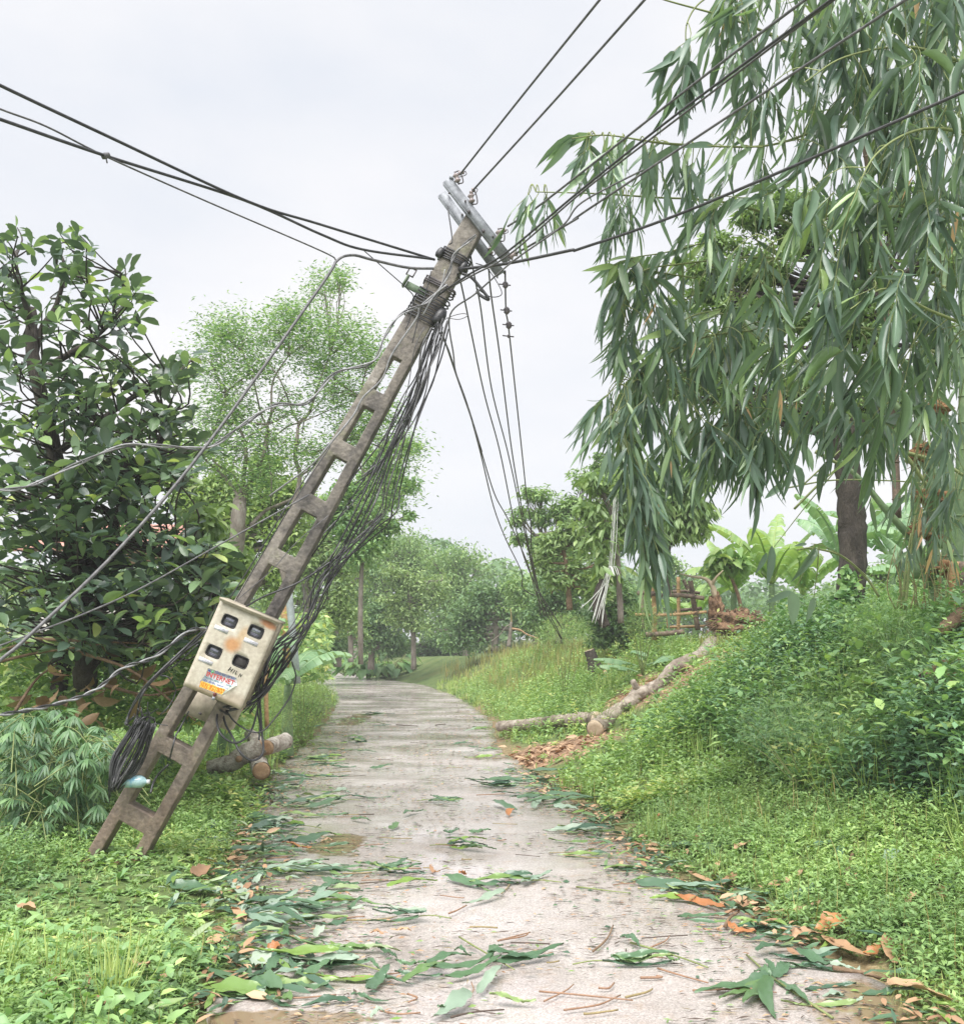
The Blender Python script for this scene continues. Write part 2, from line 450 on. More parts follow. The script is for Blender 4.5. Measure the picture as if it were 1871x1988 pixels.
M['green_steel'] = noise_mat('green_painted_steel', [(.3, (.09, .14, .09)), (.7, (.2, .25, .17))], 20, .6, .1)
M['window_glass'] = noise_mat('meter_window', [(.35, (.05, .05, .055)), (.65, (.24, .24, .255))], 9, .4, .03, spec=.35, detail=2)
M['window_dark'] = noise_mat('empty_meter_window', [(.35, (.05, .045, .045)), (.65, (.1, .09, .09))], 6, .45, .02, spec=.3, detail=2)
M['rubber'] = flat('window_gasket', (.035, .033, .033), .6)
M['white_label'] = noise_mat('white_label', [(.35, (.52, .52, .56)), (.65, (.74, .74, .78))], 20, .6, .02)
M['paper'] = noise_mat('poster_paper', [(.35, (.66, .7, .74)), (.65, (.84, .86, .86))], 12, .5, .02)
M['paper_curl'] = flat('poster_underside', (.62, .66, .58), .6)
M['ink_orange'] = flat('poster_orange', (.72, .25, .03), .5)
M['ink_yellow'] = flat('poster_yellow', (.85, .62, .12), .5)
M['ink_red'] = flat('poster_red', (.6, .05, .05), .5)
M['ink_blue'] = flat('poster_blue', (.05, .08, .35), .5)
M['ink_teal'] = flat('poster_teal', (.06, .22, .3), .5)
M['ink_green'] = flat('poster_green', (.12, .42, .2), .5)
M['ink_black'] = flat('marker_ink', (.03, .03, .028), .6)
M['print_grey'] = flat('label_print', (.25, .25, .35), .6)
M['bottle'] = noise_mat('pale_blue_plastic', [(.3, (.3, .5, .52)), (.5, (.42, .6, .62)), (.7, (.16, .42, .6))], 16, .18, .05, spec=.7)
M['rust_bolt'] = flat('rusty_lock', (.16, .05, .04), .7)
M['roof_tile'] = noise_mat('pink_roof', [(.3, (.48, .22, .17)), (.7, (.62, .34, .27))], 3, .8, .2)
M['plaster'] = noise_mat('pale_plaster', [(.3, (.5, .48, .44)), (.7, (.66, .64, .6))], 2, .85, .1)
M['pipe'] = flat('pale_pipe', (.34, .38, .38), .55)

def concrete_pole_mat():
    m, n, l = newmat('stained_pole_concrete')
    out = n.new('ShaderNodeOutputMaterial'); p = n.new('ShaderNodeBsdfPrincipled')
    tc = n.new('ShaderNodeTexCoord')
    n1 = n.new('ShaderNodeTexNoise'); n1.inputs['Scale'].default_value = 3.4; n1.inputs['Detail'].default_value = 8; n1.inputs['Roughness'].default_value = .68
    n2 = n.new('ShaderNodeTexNoise'); n2.inputs['Scale'].default_value = 38; n2.inputs['Detail'].default_value = 5
    n3 = n.new('ShaderNodeTexNoise'); n3.inputs['Scale'].default_value = 7; n3.inputs['Detail'].default_value = 6
    for q in (n1, n2, n3): l.new(tc.outputs['Object'], q.inputs['Vector'])
    r1 = ramp(n, [(.34, (.05, .045, .042)), (.44, (.13, .117, .105)), (.54, (.21, .187, .16)), (.62, (.27, .245, .215)), (.72, (.4, .375, .34))])
    l.new(n1.outputs['Fac'], r1.inputs['Fac'])
    sep = n.new('ShaderNodeSeparateXYZ'); l.new(tc.outputs['Object'], sep.inputs[0])
    # wet earthy brown foot, a stain with its own height
    rz = ramp(n, [(0, (1, 1, 1)), (1, (0, 0, 0))])
    mr = n.new('ShaderNodeMapRange'); mr.inputs['From Min'].default_value = .2; mr.inputs['From Max'].default_value = 1.6
    l.new(sep.outputs['Z'], mr.inputs['Value']); l.new(mr.outputs['Result'], rz.inputs['Fac'])
    mul = n.new('ShaderNodeMath'); mul.operation = 'MULTIPLY'; l.new(rz.outputs['Color'], mul.inputs[0]); l.new(n3.outputs['Fac'], mul.inputs[1])
    mxa = n.new('ShaderNodeMixRGB'); mxa.inputs['Color2'].default_value = (.23, .15, .095, 1)
    l.new(mul.outputs[0], mxa.inputs['Fac']); l.new(r1.outputs['Color'], mxa.inputs['Color1'])
    # lichen blots
    r3 = ramp(n, [(.58, (0, 0, 0)), (.68, (1, 1, 1))]); l.new(n3.outputs['Fac'], r3.inputs['Fac'])
    mxb = n.new('ShaderNodeMixRGB'); mxb.inputs['Color2'].default_value = (.2, .2, .12, 1)
    mf = n.new('ShaderNodeMath'); mf.operation = 'MULTIPLY'; mf.inputs[1].default_value = .5; l.new(r3.outputs['Color'], mf.inputs[0])
    l.new(mf.outputs[0], mxb.inputs['Fac']); l.new(mxa.outputs['Color'], mxb.inputs['Color1'])
    ov = n.new('ShaderNodeMixRGB'); ov.blend_type = 'OVERLAY'; ov.inputs['Fac'].default_value = .7
    l.new(mxb.outputs['Color'], ov.inputs['Color1']); l.new(n2.outputs['Fac'], ov.inputs['Color2'])
    l.new(ov.outputs['Color'], p.inputs['Base Color'])
    bp = n.new('ShaderNodeBump'); bp.inputs['Strength'].default_value = .6; bp.inputs['Distance'].default_value = .012
    l.new(n2.outputs['Fac'], bp.inputs['Height']); l.new(bp.outputs['Normal'], p.inputs['Normal'])
    p.inputs['Roughness'].default_value = .7
    l.new(p.outputs[0], out.inputs['Surface'])
    return m
M['pole'] = concrete_pole_mat()

def road_mat():
    m, n, l = newmat('wet_concrete')
    out = n.new('ShaderNodeOutputMaterial'); p = n.new('ShaderNodeBsdfPrincipled')
    tc = n.new('ShaderNodeTexCoord')
    def nz(s, d=6, ro=.6, st=None):
        q = n.new('ShaderNodeTexNoise'); q.inputs['Scale'].default_value = s; q.inputs['Detail'].default_value = d; q.inputs['Roughness'].default_value = ro
        if st:
            mp = n.new('ShaderNodeMapping'); mp.inputs['Scale'].default_value = st; l.new(tc.outputs['Object'], mp.inputs['Vector']); l.new(mp.outputs['Vector'], q.inputs['Vector'])
        else:
            l.new(tc.outputs['Object'], q.inputs['Vector'])
        return q
    a = nz(1.1, 7, .65); b = nz(70, 3, .7); c = nz(.75, 8, .7, (1, 1.6, 1)); g = nz(9, 6)
    vo = n.new('ShaderNodeTexVoronoi'); vo.inputs['Scale'].default_value = 130; l.new(tc.outputs['Object'], vo.inputs['Vector'])
    r = ramp(n, [(.32, (.29, .245, .22)), (.44, (.4, .352, .328)), (.56, (.46, .412, .39)), (.7, (.52, .478, .46))]); l.new(a.outputs['Fac'], r.inputs['Fac'])
    rs = ramp(n, [(0, (.35, .35, .35)), (.5, (.5, .5, .5)), (1, (.72, .72, .72))]); l.new(vo.outputs['Color'], rs.inputs['Fac'])
    ov = n.new('ShaderNodeMixRGB'); ov.blend_type = 'OVERLAY'; ov.inputs['Fac'].default_value = .75
    l.new(r.outputs['Color'], ov.inputs['Color1']); l.new(rs.outputs['Color'], ov.inputs['Color2'])
    ov2 = n.new('ShaderNodeMixRGB'); ov2.blend_type = 'OVERLAY'; ov2.inputs['Fac'].default_value = .5
    l.new(ov.outputs['Color'], ov2.inputs['Color1']); l.new(b.outputs['Fac'], ov2.inputs['Color2'])
    # reddish silt stains
    rr = ramp(n, [(.55, (0, 0, 0)), (.7, (1, 1, 1))]); l.new(g.outputs['Fac'], rr.inputs['Fac'])
    sm = n.new('ShaderNodeMixRGB'); sm.inputs['Color2'].default_value = (.36, .24, .15, 1)
    ms = n.new('ShaderNodeMath'); ms.operation = 'MULTIPLY'; ms.inputs[1].default_value = .35; l.new(rr.outputs['Color'], ms.inputs[0]); l.new(ms.outputs[0], sm.inputs['Fac'])
    l.new(ov2.outputs['Color'], sm.inputs['Color1'])
    at = n.new('ShaderNodeAttribute'); at.attribute_name = 'tint'
    e = nz(2.6, 7, .65)
    ma = n.new('ShaderNodeMath'); ma.operation = 'MULTIPLY_ADD'; ma.inputs[1].default_value = 1.5; ma.inputs[2].default_value = -.95
    l.new(e.outputs['Fac'], ma.inputs[0])
    mb = n.new('ShaderNodeMath'); mb.operation = 'ADD'; l.new(ma.outputs[0], mb.inputs[0]); l.new(at.outputs['Fac'], mb.inputs[1])
    rm = ramp(n, [(.12, (0, 0, 0)), (.24, (1, 1, 1))]); l.new(mb.outputs[0], rm.inputs['Fac'])
    mm = n.new('ShaderNodeMixRGB'); mm.inputs['Color2'].default_value = (.26, .19, .12, 1); l.new(rm.outputs['Color'], mm.inputs['Fac']); l.new(sm.outputs['Color'], mm.inputs['Color1'])
    l.new(mm.outputs['Color'], p.inputs['Base Color'])
    rw = ramp(n, [(.4, (.07, .07, .07)), (.52, (.2, .2, .2)), (.68, (.42, .42, .42))]); l.new(c.outputs['Fac'], rw.inputs['Fac'])
    mr_ = n.new('ShaderNodeMixRGB'); mr_.inputs['Color2'].default_value = (.05, .05, .05, 1); l.new(rm.outputs['Color'], mr_.inputs['Fac']); l.new(rw.outputs['Color'], mr_.inputs['Color1']); l.new(mr_.outputs['Color'], p.inputs['Roughness'])
    bs = n.new('ShaderNodeMath'); bs.operation = 'ADD'; l.new(vo.outputs['Distance'], bs.inputs[0]); l.new(b.outputs['Fac'], bs.inputs[1])
    bp = n.new('ShaderNodeBump'); bp.inputs['Distance'].default_value = .006
    rb = ramp(n, [(.4, (.03, .03, .03)), (.6, (.32, .32, .32))]); l.new(c.outputs['Fac'], rb.inputs['Fac']); mq_ = n.new('ShaderNodeMixRGB'); mq_.inputs['Color2'].default_value = (.02, .02, .02, 1); l.new(rm.outputs['Color'], mq_.inputs['Fac']); l.new(rb.outputs['Color'], mq_.inputs['Color1']); l.new(mq_.outputs['Color'], bp.inputs['Strength'])
    l.new(bs.outputs[0], bp.inputs['Height']); l.new(bp.outputs['Normal'], p.inputs['Normal'])
    p.inputs['Specular IOR Level'].default_value = .9
    l.new(p.outputs[0], out.inputs['Surface'])
    return m
M['road'] = road_mat()

def ground_mat():
    m, n, l = newmat('verge_soil')
    out = n.new('ShaderNodeOutputMaterial'); p = n.new('ShaderNodeBsdfPrincipled')
    tc = n.new('ShaderNodeTexCoord')
    a = n.new('ShaderNodeTexNoise'); a.inputs['Scale'].default_value = 1.4; a.inputs['Detail'].default_value = 8; a.inputs['Roughness'].default_value = .7
    b = n.new('ShaderNodeTexNoise'); b.inputs['Scale'].default_value = 26; b.inputs['Detail'].default_value = 6
    l.new(tc.outputs['Object'], a.inputs['Vector']); l.new(tc.outputs['Object'], b.inputs['Vector'])
    at = n.new('ShaderNodeAttribute'); at.attribute_name = 'tint'
    r = ramp(n, [(.3, (.055, .085, .025)), (.5, (.1, .15, .04)), (.7, (.15, .17, .06))]); l.new(a.outputs['Fac'], r.inputs['Fac'])
    s = ramp(n, [(.3, (.16, .09, .05)), (.5, (.27, .165, .1)), (.7, (.38, .26, .17))]); l.new(b.outputs['Fac'], s.inputs['Fac'])
    mx = n.new('ShaderNodeMixRGB'); l.new(at.outputs['Fac'], mx.inputs['Fac']); l.new(r.outputs['Color'], mx.inputs['Color1']); l.new(s.outputs['Color'], mx.inputs['Color2'])
    ov = n.new('ShaderNodeMixRGB'); ov.blend_type = 'OVERLAY'; ov.inputs['Fac'].default_value = .6
    l.new(mx.outputs['Color'], ov.inputs['Color1']); l.new(b.outputs['Fac'], ov.inputs['Color2']); l.new(ov.outputs['Color'], p.inputs['Base Color'])
    bp = n.new('ShaderNodeBump'); bp.inputs['Strength'].default_value = .8; bp.inputs['Distance'].default_value = .04
    l.new(b.outputs['Fac'], bp.inputs['Height']); l.new(bp.outputs['Normal'], p.inputs['Normal'])
    p.inputs['Roughness'].default_value = .9
    l.new(p.outputs[0], out.inputs['Surface'])
    return m
M['ground'] = ground_mat()

def meter_box_mat():
    m, n, l = newmat('cream_paint_with_rust')
    out = n.new('ShaderNodeOutputMaterial'); p = n.new('ShaderNodeBsdfPrincipled')
    at = n.new('ShaderNodeAttribute'); at.attribute_name = 'boxuv'; at.attribute_type = 'GEOMETRY'
    tc = n.new('ShaderNodeTexCoord')
    a = n.new('ShaderNodeTexNoise'); a.inputs['Scale'].default_value = 5; a.inputs['Detail'].default_value = 8; a.inputs['Roughness'].default_value = .7
    b = n.new('ShaderNodeTexNoise'); b.inputs['Scale'].default_value = 40; b.inputs['Detail'].default_value = 5
    l.new(tc.outputs['Object'], a.inputs['Vector']); l.new(tc.outputs['Object'], b.inputs['Vector'])
    r = ramp(n, [(.3, (.42, .37, .29)), (.5, (.56, .51, .42)), (.7, (.64, .6, .51))]); l.new(a.outputs['Fac'], r.inputs['Fac'])
    cur = r.outputs['Color']
    # rust blots: (u, v, ru, rv, angle)
    def blot(u, v, ru, rv, ang, col, amt, cur):
        mp = n.new('ShaderNodeMapping'); mp.vector_type = 'TEXTURE'
        mp.inputs['Location'].default_value = (u, v, 0); mp.inputs['Rotation'].default_value = (0, 0, ang); mp.inputs['Scale'].default_value = (ru, rv, 1)
        wz = n.new('ShaderNodeVectorMath'); wz.operation = 'SCALE'; wz.inputs['Scale'].default_value = .05
        sb = n.new('ShaderNodeVectorMath'); sb.operation = 'SUBTRACT'; sb.inputs[1].default_value = (.5, .5, .5)
        l.new(a.outputs['Color'], sb.inputs[0]); l.new(sb.outputs[0], wz.inputs[0])
        ad = n.new('ShaderNodeVectorMath'); ad.operation = 'ADD'; l.new(at.outputs['Vector'], ad.inputs[0]); l.new(wz.outputs[0], ad.inputs[1])
        l.new(ad.outputs[0], mp.inputs['Vector'])
        ln = n.new('ShaderNodeVectorMath'); ln.operation = 'LENGTH'; l.new(mp.outputs[0], ln.inputs[0])
        rr = ramp(n, [(.45, (amt, amt, amt)), (1.0, (0, 0, 0))]); l.new(ln.outputs['Value'], rr.inputs['Fac'])
        mx = n.new('ShaderNodeMixRGB'); mx.inputs['Color2'].default_value = (*col, 1)
        l.new(rr.outputs['Color'], mx.inputs['Fac']); l.new(cur, mx.inputs['Color1'])
        return mx.outputs['Color']
    cur = blot(.46, .40, .17, .11, 0.0, (.52, .24, .08), .85, cur)
    cur = blot(.55, .27, .09, .14, 0.25, (.58, .36, .16), .55, cur)
    cur = blot(.87, .055, .2, .05, 0.05, (.48, .2, .08), .9, cur)
    cur = blot(.5, .99, .6, .06, 0.0, (.3, .2, .12), .6, cur)
    cur = blot(.85, .93, .25, .1, 0.0, (.4, .32, .24), .6, cur)
    ov = n.new('ShaderNodeMixRGB'); ov.blend_type = 'OVERLAY'; ov.inputs['Fac'].default_value = .25
    l.new(cur, ov.inputs['Color1']); l.new(b.outputs['Fac'], ov.inputs['Color2']); l.new(ov.outputs['Color'], p.inputs['Base Color'])
    p.inputs['Roughness'].default_value = .42
    l.new(p.outputs[0], out.inputs['Surface'])
    return m
M['box'] = meter_box_mat()
M['box_old'] = noise_mat('old_box_paint', [(.3, (.25, .21, .16)), (.55, (.42, .37, .29)), (.75, (.52, .47, .38))], 5, .6, .15)

# ------------------------------------------------------------------ ground, road, puddles
SOIL = []
for (px, py, rx, ry) in [(1100, 1455, .75, .8), (1010, 1480, .6, .9), (1230, 1345, .5, 1.0), (1430, 1275, 1.0, 1.2), (1560, 1255, .9, .6), (1185, 1230, .4, .6), (1200, 1290, .3, .7)]:
    q = on(px, py)
    SOIL.append((q[0], q[1], rx, ry))

def soil(x, y):
    s = np.zeros(np.shape(x))
    for (cx, cy, rx, ry) in SOIL:
        d = ((x - cx) / rx) ** 2 + ((y - cy) / ry) ** 2 + .35 * wob(x * 3, y * 3)
        s = np.maximum(s, 1 - sstep(d, .5, 1.3))
    # debris margin beside the concrete
    u = x - re(y); v = le(y) - x
    e = np.maximum((1 - sstep(u, .05, .4)) * (u > -.2), (1 - sstep(v, .02, .25)) * (v > -.2))
    s = np.maximum(s, e * (.55 + .45 * wob(x * 2.1, y * 1.9)) * (y < 24))
    return np.clip(s, 0, 1)

def grid_patch(x0, x1, y0, y1, nx, ny, ypow=1.0):
    xs = np.linspace(x0, x1, nx); ys = y0 + (y1 - y0) * np.linspace(0, 1, ny) ** ypow
    X, Y = np.meshgrid(xs, ys)
    return X, Y
# one sheet: fine in the middle, wide to the sides
xs = np.concatenate([np.linspace(-160, -14, 30)[:-1], np.linspace(-14, 14, 180), np.linspace(14, 160, 24)[1:]])
ys = np.concatenate([np.linspace(-12, 0, 14)[:-1], np.linspace(0, 30, 200), np.linspace(30, 70, 60)[1:], np.linspace(70, 400, 40)[1:]])
X, Y = np.meshgrid(xs, ys)
Z = terrain(X, Y)
V = np.stack([X, Y, Z], -1).reshape(-1, 3)
nx, ny = len(xs), len(ys)
i, j = np.meshgrid(np.arange(ny - 1), np.arange(nx - 1), indexing='ij')
a = (i * nx + j).ravel()
Q = np.stack([a, a + 1, a + nx + 1, a + nx], -1)
g = put('ground', V, tri(Q), M['ground'], tint=soil(V[:, 0], V[:, 1]), origin=np.zeros(3))
tag(g, 'uneven green verge and bank soil on both sides of the lane', kind='structure')

yr = np.concatenate([np.linspace(-8, 30, 300), np.linspace(30, 60, 60)[1:]])
nc = 24
fr = np.linspace(0, 1, nc)
Lx = le(yr) + .03 * np.sin(yr * 5.1) + .02 * np.sin(yr * 13.7); Rx = re(yr) + .03 * np.sin(yr * 4.3 + 1) + .02 * np.sin(yr * 11.1)
X = Lx[:, None] * (1 - fr) + Rx[:, None] * fr
Yg = np.repeat(yr[:, None], nc, 1)
Zg = .006 * np.sin(X * 2.3 + Yg) + .004 * np.sin(Yg * 3.1)
top = np.stack([X, Yg, Zg], -1)
low = top.copy(); low[..., 2] = -.14
V = np.concatenate([top, low[:, :1], low[:, -1:]], 1).reshape(-1, 3)
w = nc + 2
i, j = np.meshgrid(np.arange(len(yr) - 1), np.arange(nc - 1), indexing='ij')
a = (i * w + j).ravel(); Q = [np.stack([a, a + 1, a + w + 1, a + w], -1)]
k = np.arange(len(yr) - 1) * w
Q.append(np.stack([k + nc, k, k + w, k + w + nc], -1)); Q.append(np.stack([k + nc - 1, k + nc + 1, k + w + nc + 1, k + w + nc - 1], -1))
mud = np.zeros(len(V))
for (q_, rx_, ry_) in [(G(690, 1398), .35, 2.4), (G(655, 1640), .3, .7), (G(1745, 1965), .55, .5), (G(560, 1985), .5, .2), (G(800, 1310), 1.6, 2.6)]:
    mud = np.maximum(mud, 1 - (((V[:, 0] - q_[0]) / rx_) ** 2 + ((V[:, 1] - q_[1]) / ry_) ** 2) ** .5)
r = put('road', V, tri(np.vstack(Q)), M['road'], origin=np.zeros(3), tint=mud)
tag(r, 'narrow wet concrete lane bending away between the verges', kind='structure')

# ------------------------------------------------------------------ far house glimpsed between the trees
hb = P(250, 1100, 32)
house = empty('house', (hb[0], hb[1], 0), 'low pale house with a pink tiled roof glimpsed through the dark tree', 'house')
hx, hy = hb[0], hb[1]
ex, ey, ez = np.eye(3)
acc = Acc(); acc.add(*box(np.array([hx, hy, 1.3]), ex, ey, ez, 3.6, 4, 2.6)); acc.put('wall', M['plaster'], house, smooth=False)
zr = P(250, 1068, 30)[2]; zt = P(250, 1030, 30)[2]
V = np.array([[hx - 2.3, hy - 3, zr], [hx + 2.3, hy - 3, zr], [hx + 2.3, hy, zt + .4], [hx - 2.3, hy, zt + .4], [hx + 2.3, hy + 3, zr], [hx - 2.3, hy + 3, zr]])
V = np.vstack([V, V - [0, 0, .12]])
F = tri(np.array([[0, 1, 2, 3], [3, 2, 4, 5], [6, 9, 8, 7], [9, 11, 10, 8], [0, 6, 7, 1], [5, 4, 10, 11]])); F = np.vstack([F, [[0, 3, 9], [0, 9, 6], [3, 5, 11], [3, 11, 9], [1, 7, 8], [1, 8, 2], [2, 8, 10], [2, 10, 4]]])
put('roof', V, F, M['roof_tile'], house, smooth=False)

# ------------------------------------------------------------------ the leaning concrete pole
D0, D1 = 7.0, 7.15
PB = P(198, 1715, D0); PT = P(925, 428, D1)
pole_len = np.linalg.norm(PT - PB)
PA = unit(PT - PB)
PN = unit(np.array([0.0, -1, 0]) - PA * np.dot([0.0, -1, 0], PA))       # faces the camera
PS = unit(np.cross(PN, PA)); PS = PS if PS[0] > 0 else -PS              # towards lower right
pole = empty('utility_pole', PB, 'ladder-like concrete utility pole leaning far over the grassy verge', 'utility pole')
PXM = pole_len / 1478.0       # metres per photo pixel along the pole
def pp(t, s=0.0, n=0.0):
    """point on the pole: t photo px up from the foot, s and n metres"""
    return PB + PA * t * PXM + PS * s + PN * n
def pw(t): return np.interp(t, [0, 300, 640, 800, 950, 1100, 1300, 1478], [.345, .335, .29, .262, .235, .215, .19, .155])
def pdp(t): return np.interp(t, [0, 1478], [.15, .11])
def hole(t): return np.interp(t, [0, 300, 640, 950, 1140], [.19, .18, .14, .098, .072])
rows = [0]; solid = []
rungs = [(118, 152), (258, 290), (392, 424), (520, 552), (664, 698), (786, 822), (910, 944), (1026, 1064), (1142, 1478)]
prev = -60
ts = [-60]
for (a0, b0) in rungs: ts += [a0, b0]
NT = []
for i in range(len(ts) - 1):
    m = max(1, int((ts[i + 1] - ts[i]) / 45))
    for k in range(m): NT.append((ts[i] + (ts[i + 1] - ts[i]) * k / m, i % 2 == 1))
NT.append((ts[-1], True))
tt = [q[0] for q in NT]; sol = [q[1] for q in NT[:-1]]
cols = lambda t: [-pw(t) / 2, -hole(t) / 2, hole(t) / 2, pw(t) / 2]
vid = {}
VV = []
def vtx(i, c, side):
    k = (i, c, side)
    if k not in vid:
        t = tt[i]; jit = .002 * math.sin(i * 12.9 + c * 7)
        inset = 0
        VV.append(pp(t, cols(t)[c] + jit, (1 if side else -1) * pdp(t) / 2)); vid[k] = len(VV) - 1
    return vid[k]
FF = []
ncell = len(tt) - 1
cell = lambda i, c: 0 <= i < ncell and 0 <= c < 3 and (c != 1 or sol[i])
for i in range(ncell):
    for c in range(3):
        if not cell(i, c): continue
        FF.append([vtx(i, c, 1), vtx(i, c + 1, 1), vtx(i + 1, c + 1, 1), vtx(i + 1, c, 1)])
        FF.append([vtx(i, c, 0), vtx(i + 1, c, 0), vtx(i + 1, c + 1, 0), vtx(i, c + 1, 0)])
        if not cell(i, c - 1): FF.append([vtx(i, c, 0), vtx(i, c, 1), vtx(i + 1, c, 1), vtx(i + 1, c, 0)])
        if not cell(i, c + 1): FF.append([vtx(i, c + 1, 1), vtx(i, c + 1, 0), vtx(i + 1, c + 1, 0), vtx(i + 1, c + 1, 1)])
        if not cell(i - 1, c): FF.append([vtx(i, c, 0), vtx(i, c + 1, 0), vtx(i, c + 1, 1), vtx(i, c, 1)])
        if not cell(i + 1, c): FF.append([vtx(i + 1, c, 1), vtx(i + 1, c + 1, 1), vtx(i + 1, c + 1, 0), vtx(i + 1, c, 0)])
body = put('pole_shaft', np.array(VV), np.array(FF), M['pole'], pole, smooth=False)
bv = body.modifiers.new('edge', 'BEVEL'); bv.width = .008; bv.segments = 2; bv.limit_method = 'ANGLE'; bv.angle_limit = math.radians(50)

# crossarms: two angle-steel beams bolted across the top
c6 = Cc(800, 320, 4.97)
def channel(name, a, b, h, dep, n_off):
    """angle-steel beam from a to b (points), web height h facing the camera, top flange going back"""
    ax = unit(b - a); up = unit(np.cross(ax, PN)); up = up if up[2] > 0 else -up
    L = np.linalg.norm(b - a); c = (a + b) / 2
    acc = Acc()
    acc.add(*box(c, ax, up, PN, L, h, .007))
    acc.add(*box(c + up * (h / 2 + .0035) - PN * dep / 2, ax, up, PN, L, .007, dep))
    acc.add(*box(c - up * (h / 2 + .0035) - PN * dep / 2, ax, up, PN, L, .007, dep))
    o = acc.put(name, M['steel'], pole, smooth=False)
    return o, c, ax, up, L
dF = D1 - .1; dB = D1 + .13
fa, fb = P(*c6(448, 185), dF), P(*c6(1065, 985), dF)
f_arm, fc, fax, fup, fL = channel('crossarm', fa, fb, .056, .05, 0)
ba, bb = P(*c6(398, 320), dB), P(*c6(985, 1120), dB)
b_arm, bc, bax, bup, bL = channel('crossarm', ba, bb, .052, .045, 0)
def bolt(p, ax, r=.011, L=.02, parent=pole, mat='steel_dark', name='bolt'):
    acc = Acc(); acc.add(*lathe(p, ax, [(0, 0.0005), (0, r), (L, r), (L, 0.0005)], 6)); return acc.put(name, M[mat], parent, smooth=False)
for q in [(665, 510), (808, 700), (630, 405), (905, 755)]:
    bolt(P(*c6(*q), dF - .004), PN, .012 if q[0] in (665, 808) else .007)
for q in [(470, 320), (600, 530), (870, 910)]:
    acc = Acc(); acc.add(*tube(np.array([P(*c6(*q), dF + .01), P(*c6(*q), dB)]), .008, 6)); acc.put('tie_bolt', M['steel_dark'], pole)
# pointed lug at the arm's upper end
v0 = P(*c6(470, 170), dF - .008); acc = Acc()
lug = np.array([v0, P(*c6(478, 128), dF - .008), P(*c6(520, 180), dF - .008)]); lug = np.vstack([lug, lug - PN * .01])
acc.add(lug, [[0, 1, 2], [3, 5, 4], [0, 3, 4], [0, 4, 1], [1, 4, 5], [1, 5, 2], [2, 5, 3], [2, 3, 0]]); acc.put('lug', M['steel'], pole, smooth=False)

def insulator(q, axis2d, s=1.0, d=dF):
    """small spool insulator in its shackle"""
    p = P(*c6(*q), d); p2 = P(*c6(q[0] + axis2d[0], q[1] + axis2d[1]), d)
    ax = unit(p2 - p)
    o = empty('insulator', p, None, None); o.parent = pole; o.location = p - WL[pole.name]
    acc = Acc(); r = .022 * s
    acc.add(*lathe(p - ax * .03 * s, ax, [(0, .001), (0, r * .7), (.012 * s, r * 1.15), (.02 * s, r * .75), (.03 * s, r * .6), (.04 * s, r * .8), (.048 * s, r * 1.15), (.06 * s, r * .7), (.06 * s, .001)], 12))
    acc.put('spool', M['ceramic'], o)
    acc = Acc(); sd = unit(np.cross(ax, PN))
    acc.add(*tube(spline([p - ax * .045 * s, p - ax * .04 * s + sd * .035 * s, p + ax * .04 * s + sd * .035 * s, p + ax * .045 * s], 5), .005 * s, 5))
    acc.add(*tube(np.array([p - ax * .05 * s, p + ax * .05 * s]), .006 * s, 5))
    acc.put('shackle', M['steel_dark'], o)
    return p
insulator((545, 170), (-20, -60)); insulator((590, 118), (60, -20), .7)
insulator((690, 372), (-10, -50)); insulator((700, 300), (30, -40), .7)
insulator((962, 735), (-5, -60)); insulator((1010, 690), (60, -12), .6)
insulator((1105, 930), (40, -25)); insulator((880, 890), (-10, -50), .8, dB)
# clamps and taped joints on the shaft
def wrap(t, s, w, h, name, mat='cable', n=9):
    acc = Acc()
    for k in range(n):
        tk = t + (k - n / 2) * h
        hw, hd = pw(tk) / 2 + .008, pdp(tk) / 2 + .008
        j = rng.normal(0, 1.5, 4)
        ring = [pp(tk + j[0], -hw, hd), pp(tk + j[1], hw, hd), pp(tk + j[2], hw, -hd), pp(tk + j[3], -hw, -hd), pp(tk + j[0], -hw, hd)]
        acc.add(*tube(spline(ring, 3), .006, 5))
    return acc.put(name, M[mat], pole)
wrap(1383, 0, 1, 5, 'cable_clamp', n=5)
wrap(1268, 0, 1, 7, 'cable_clamp', n=9)
wrap(1318, 0, 1, 5, 'steel_band', 'steel_dark', n=3)
for (t, s, n_, r, L) in [(1376, -.1, .06, .03, .07), (1372, .09, .05, .03, .08), (1256, .12, .06, .045, .12)]:
    acc = Acc(); acc.add(*lathe(pp(t, s, n_) - PA * L / 2, PA, [(0, .001), (0, r * .8), (L * .3, r), (L * .7, r * .9), (L, r * .6), (L, .001)], 9)); acc.put('splice_box', M['cable'], pole)
# green bracket with a small square loop on the upper side
br = empty('bracket', pp(1290, -.12)); br.parent = pole; br.location = pp(1290, -.12) - WL[pole.name]
acc = Acc()
acc.add(*box(pp(1285, -.12, .06), PA, PS, PN, .05, .16, .012)); acc.add(*box(pp(1290, -.215, .06), PA, PS, PN, .09, .012, .05))
acc.put('bracket_plate', M['green_steel'], br, smooth=False)
acc = Acc(); q = pp(1312, -.21, .06)
for (dt, ds, lt, ls) in [(-.028, 0, .008, .05), (.028, 0, .008, .05), (0, -.025, .064, .008), (0, .025, .064, .008)]:
    acc.add(*box(q + PA * dt + PS * ds, PA, PS, PN, lt, ls, .01))
acc.put('bracket_loop', M['steel_dark'], br, smooth=False)

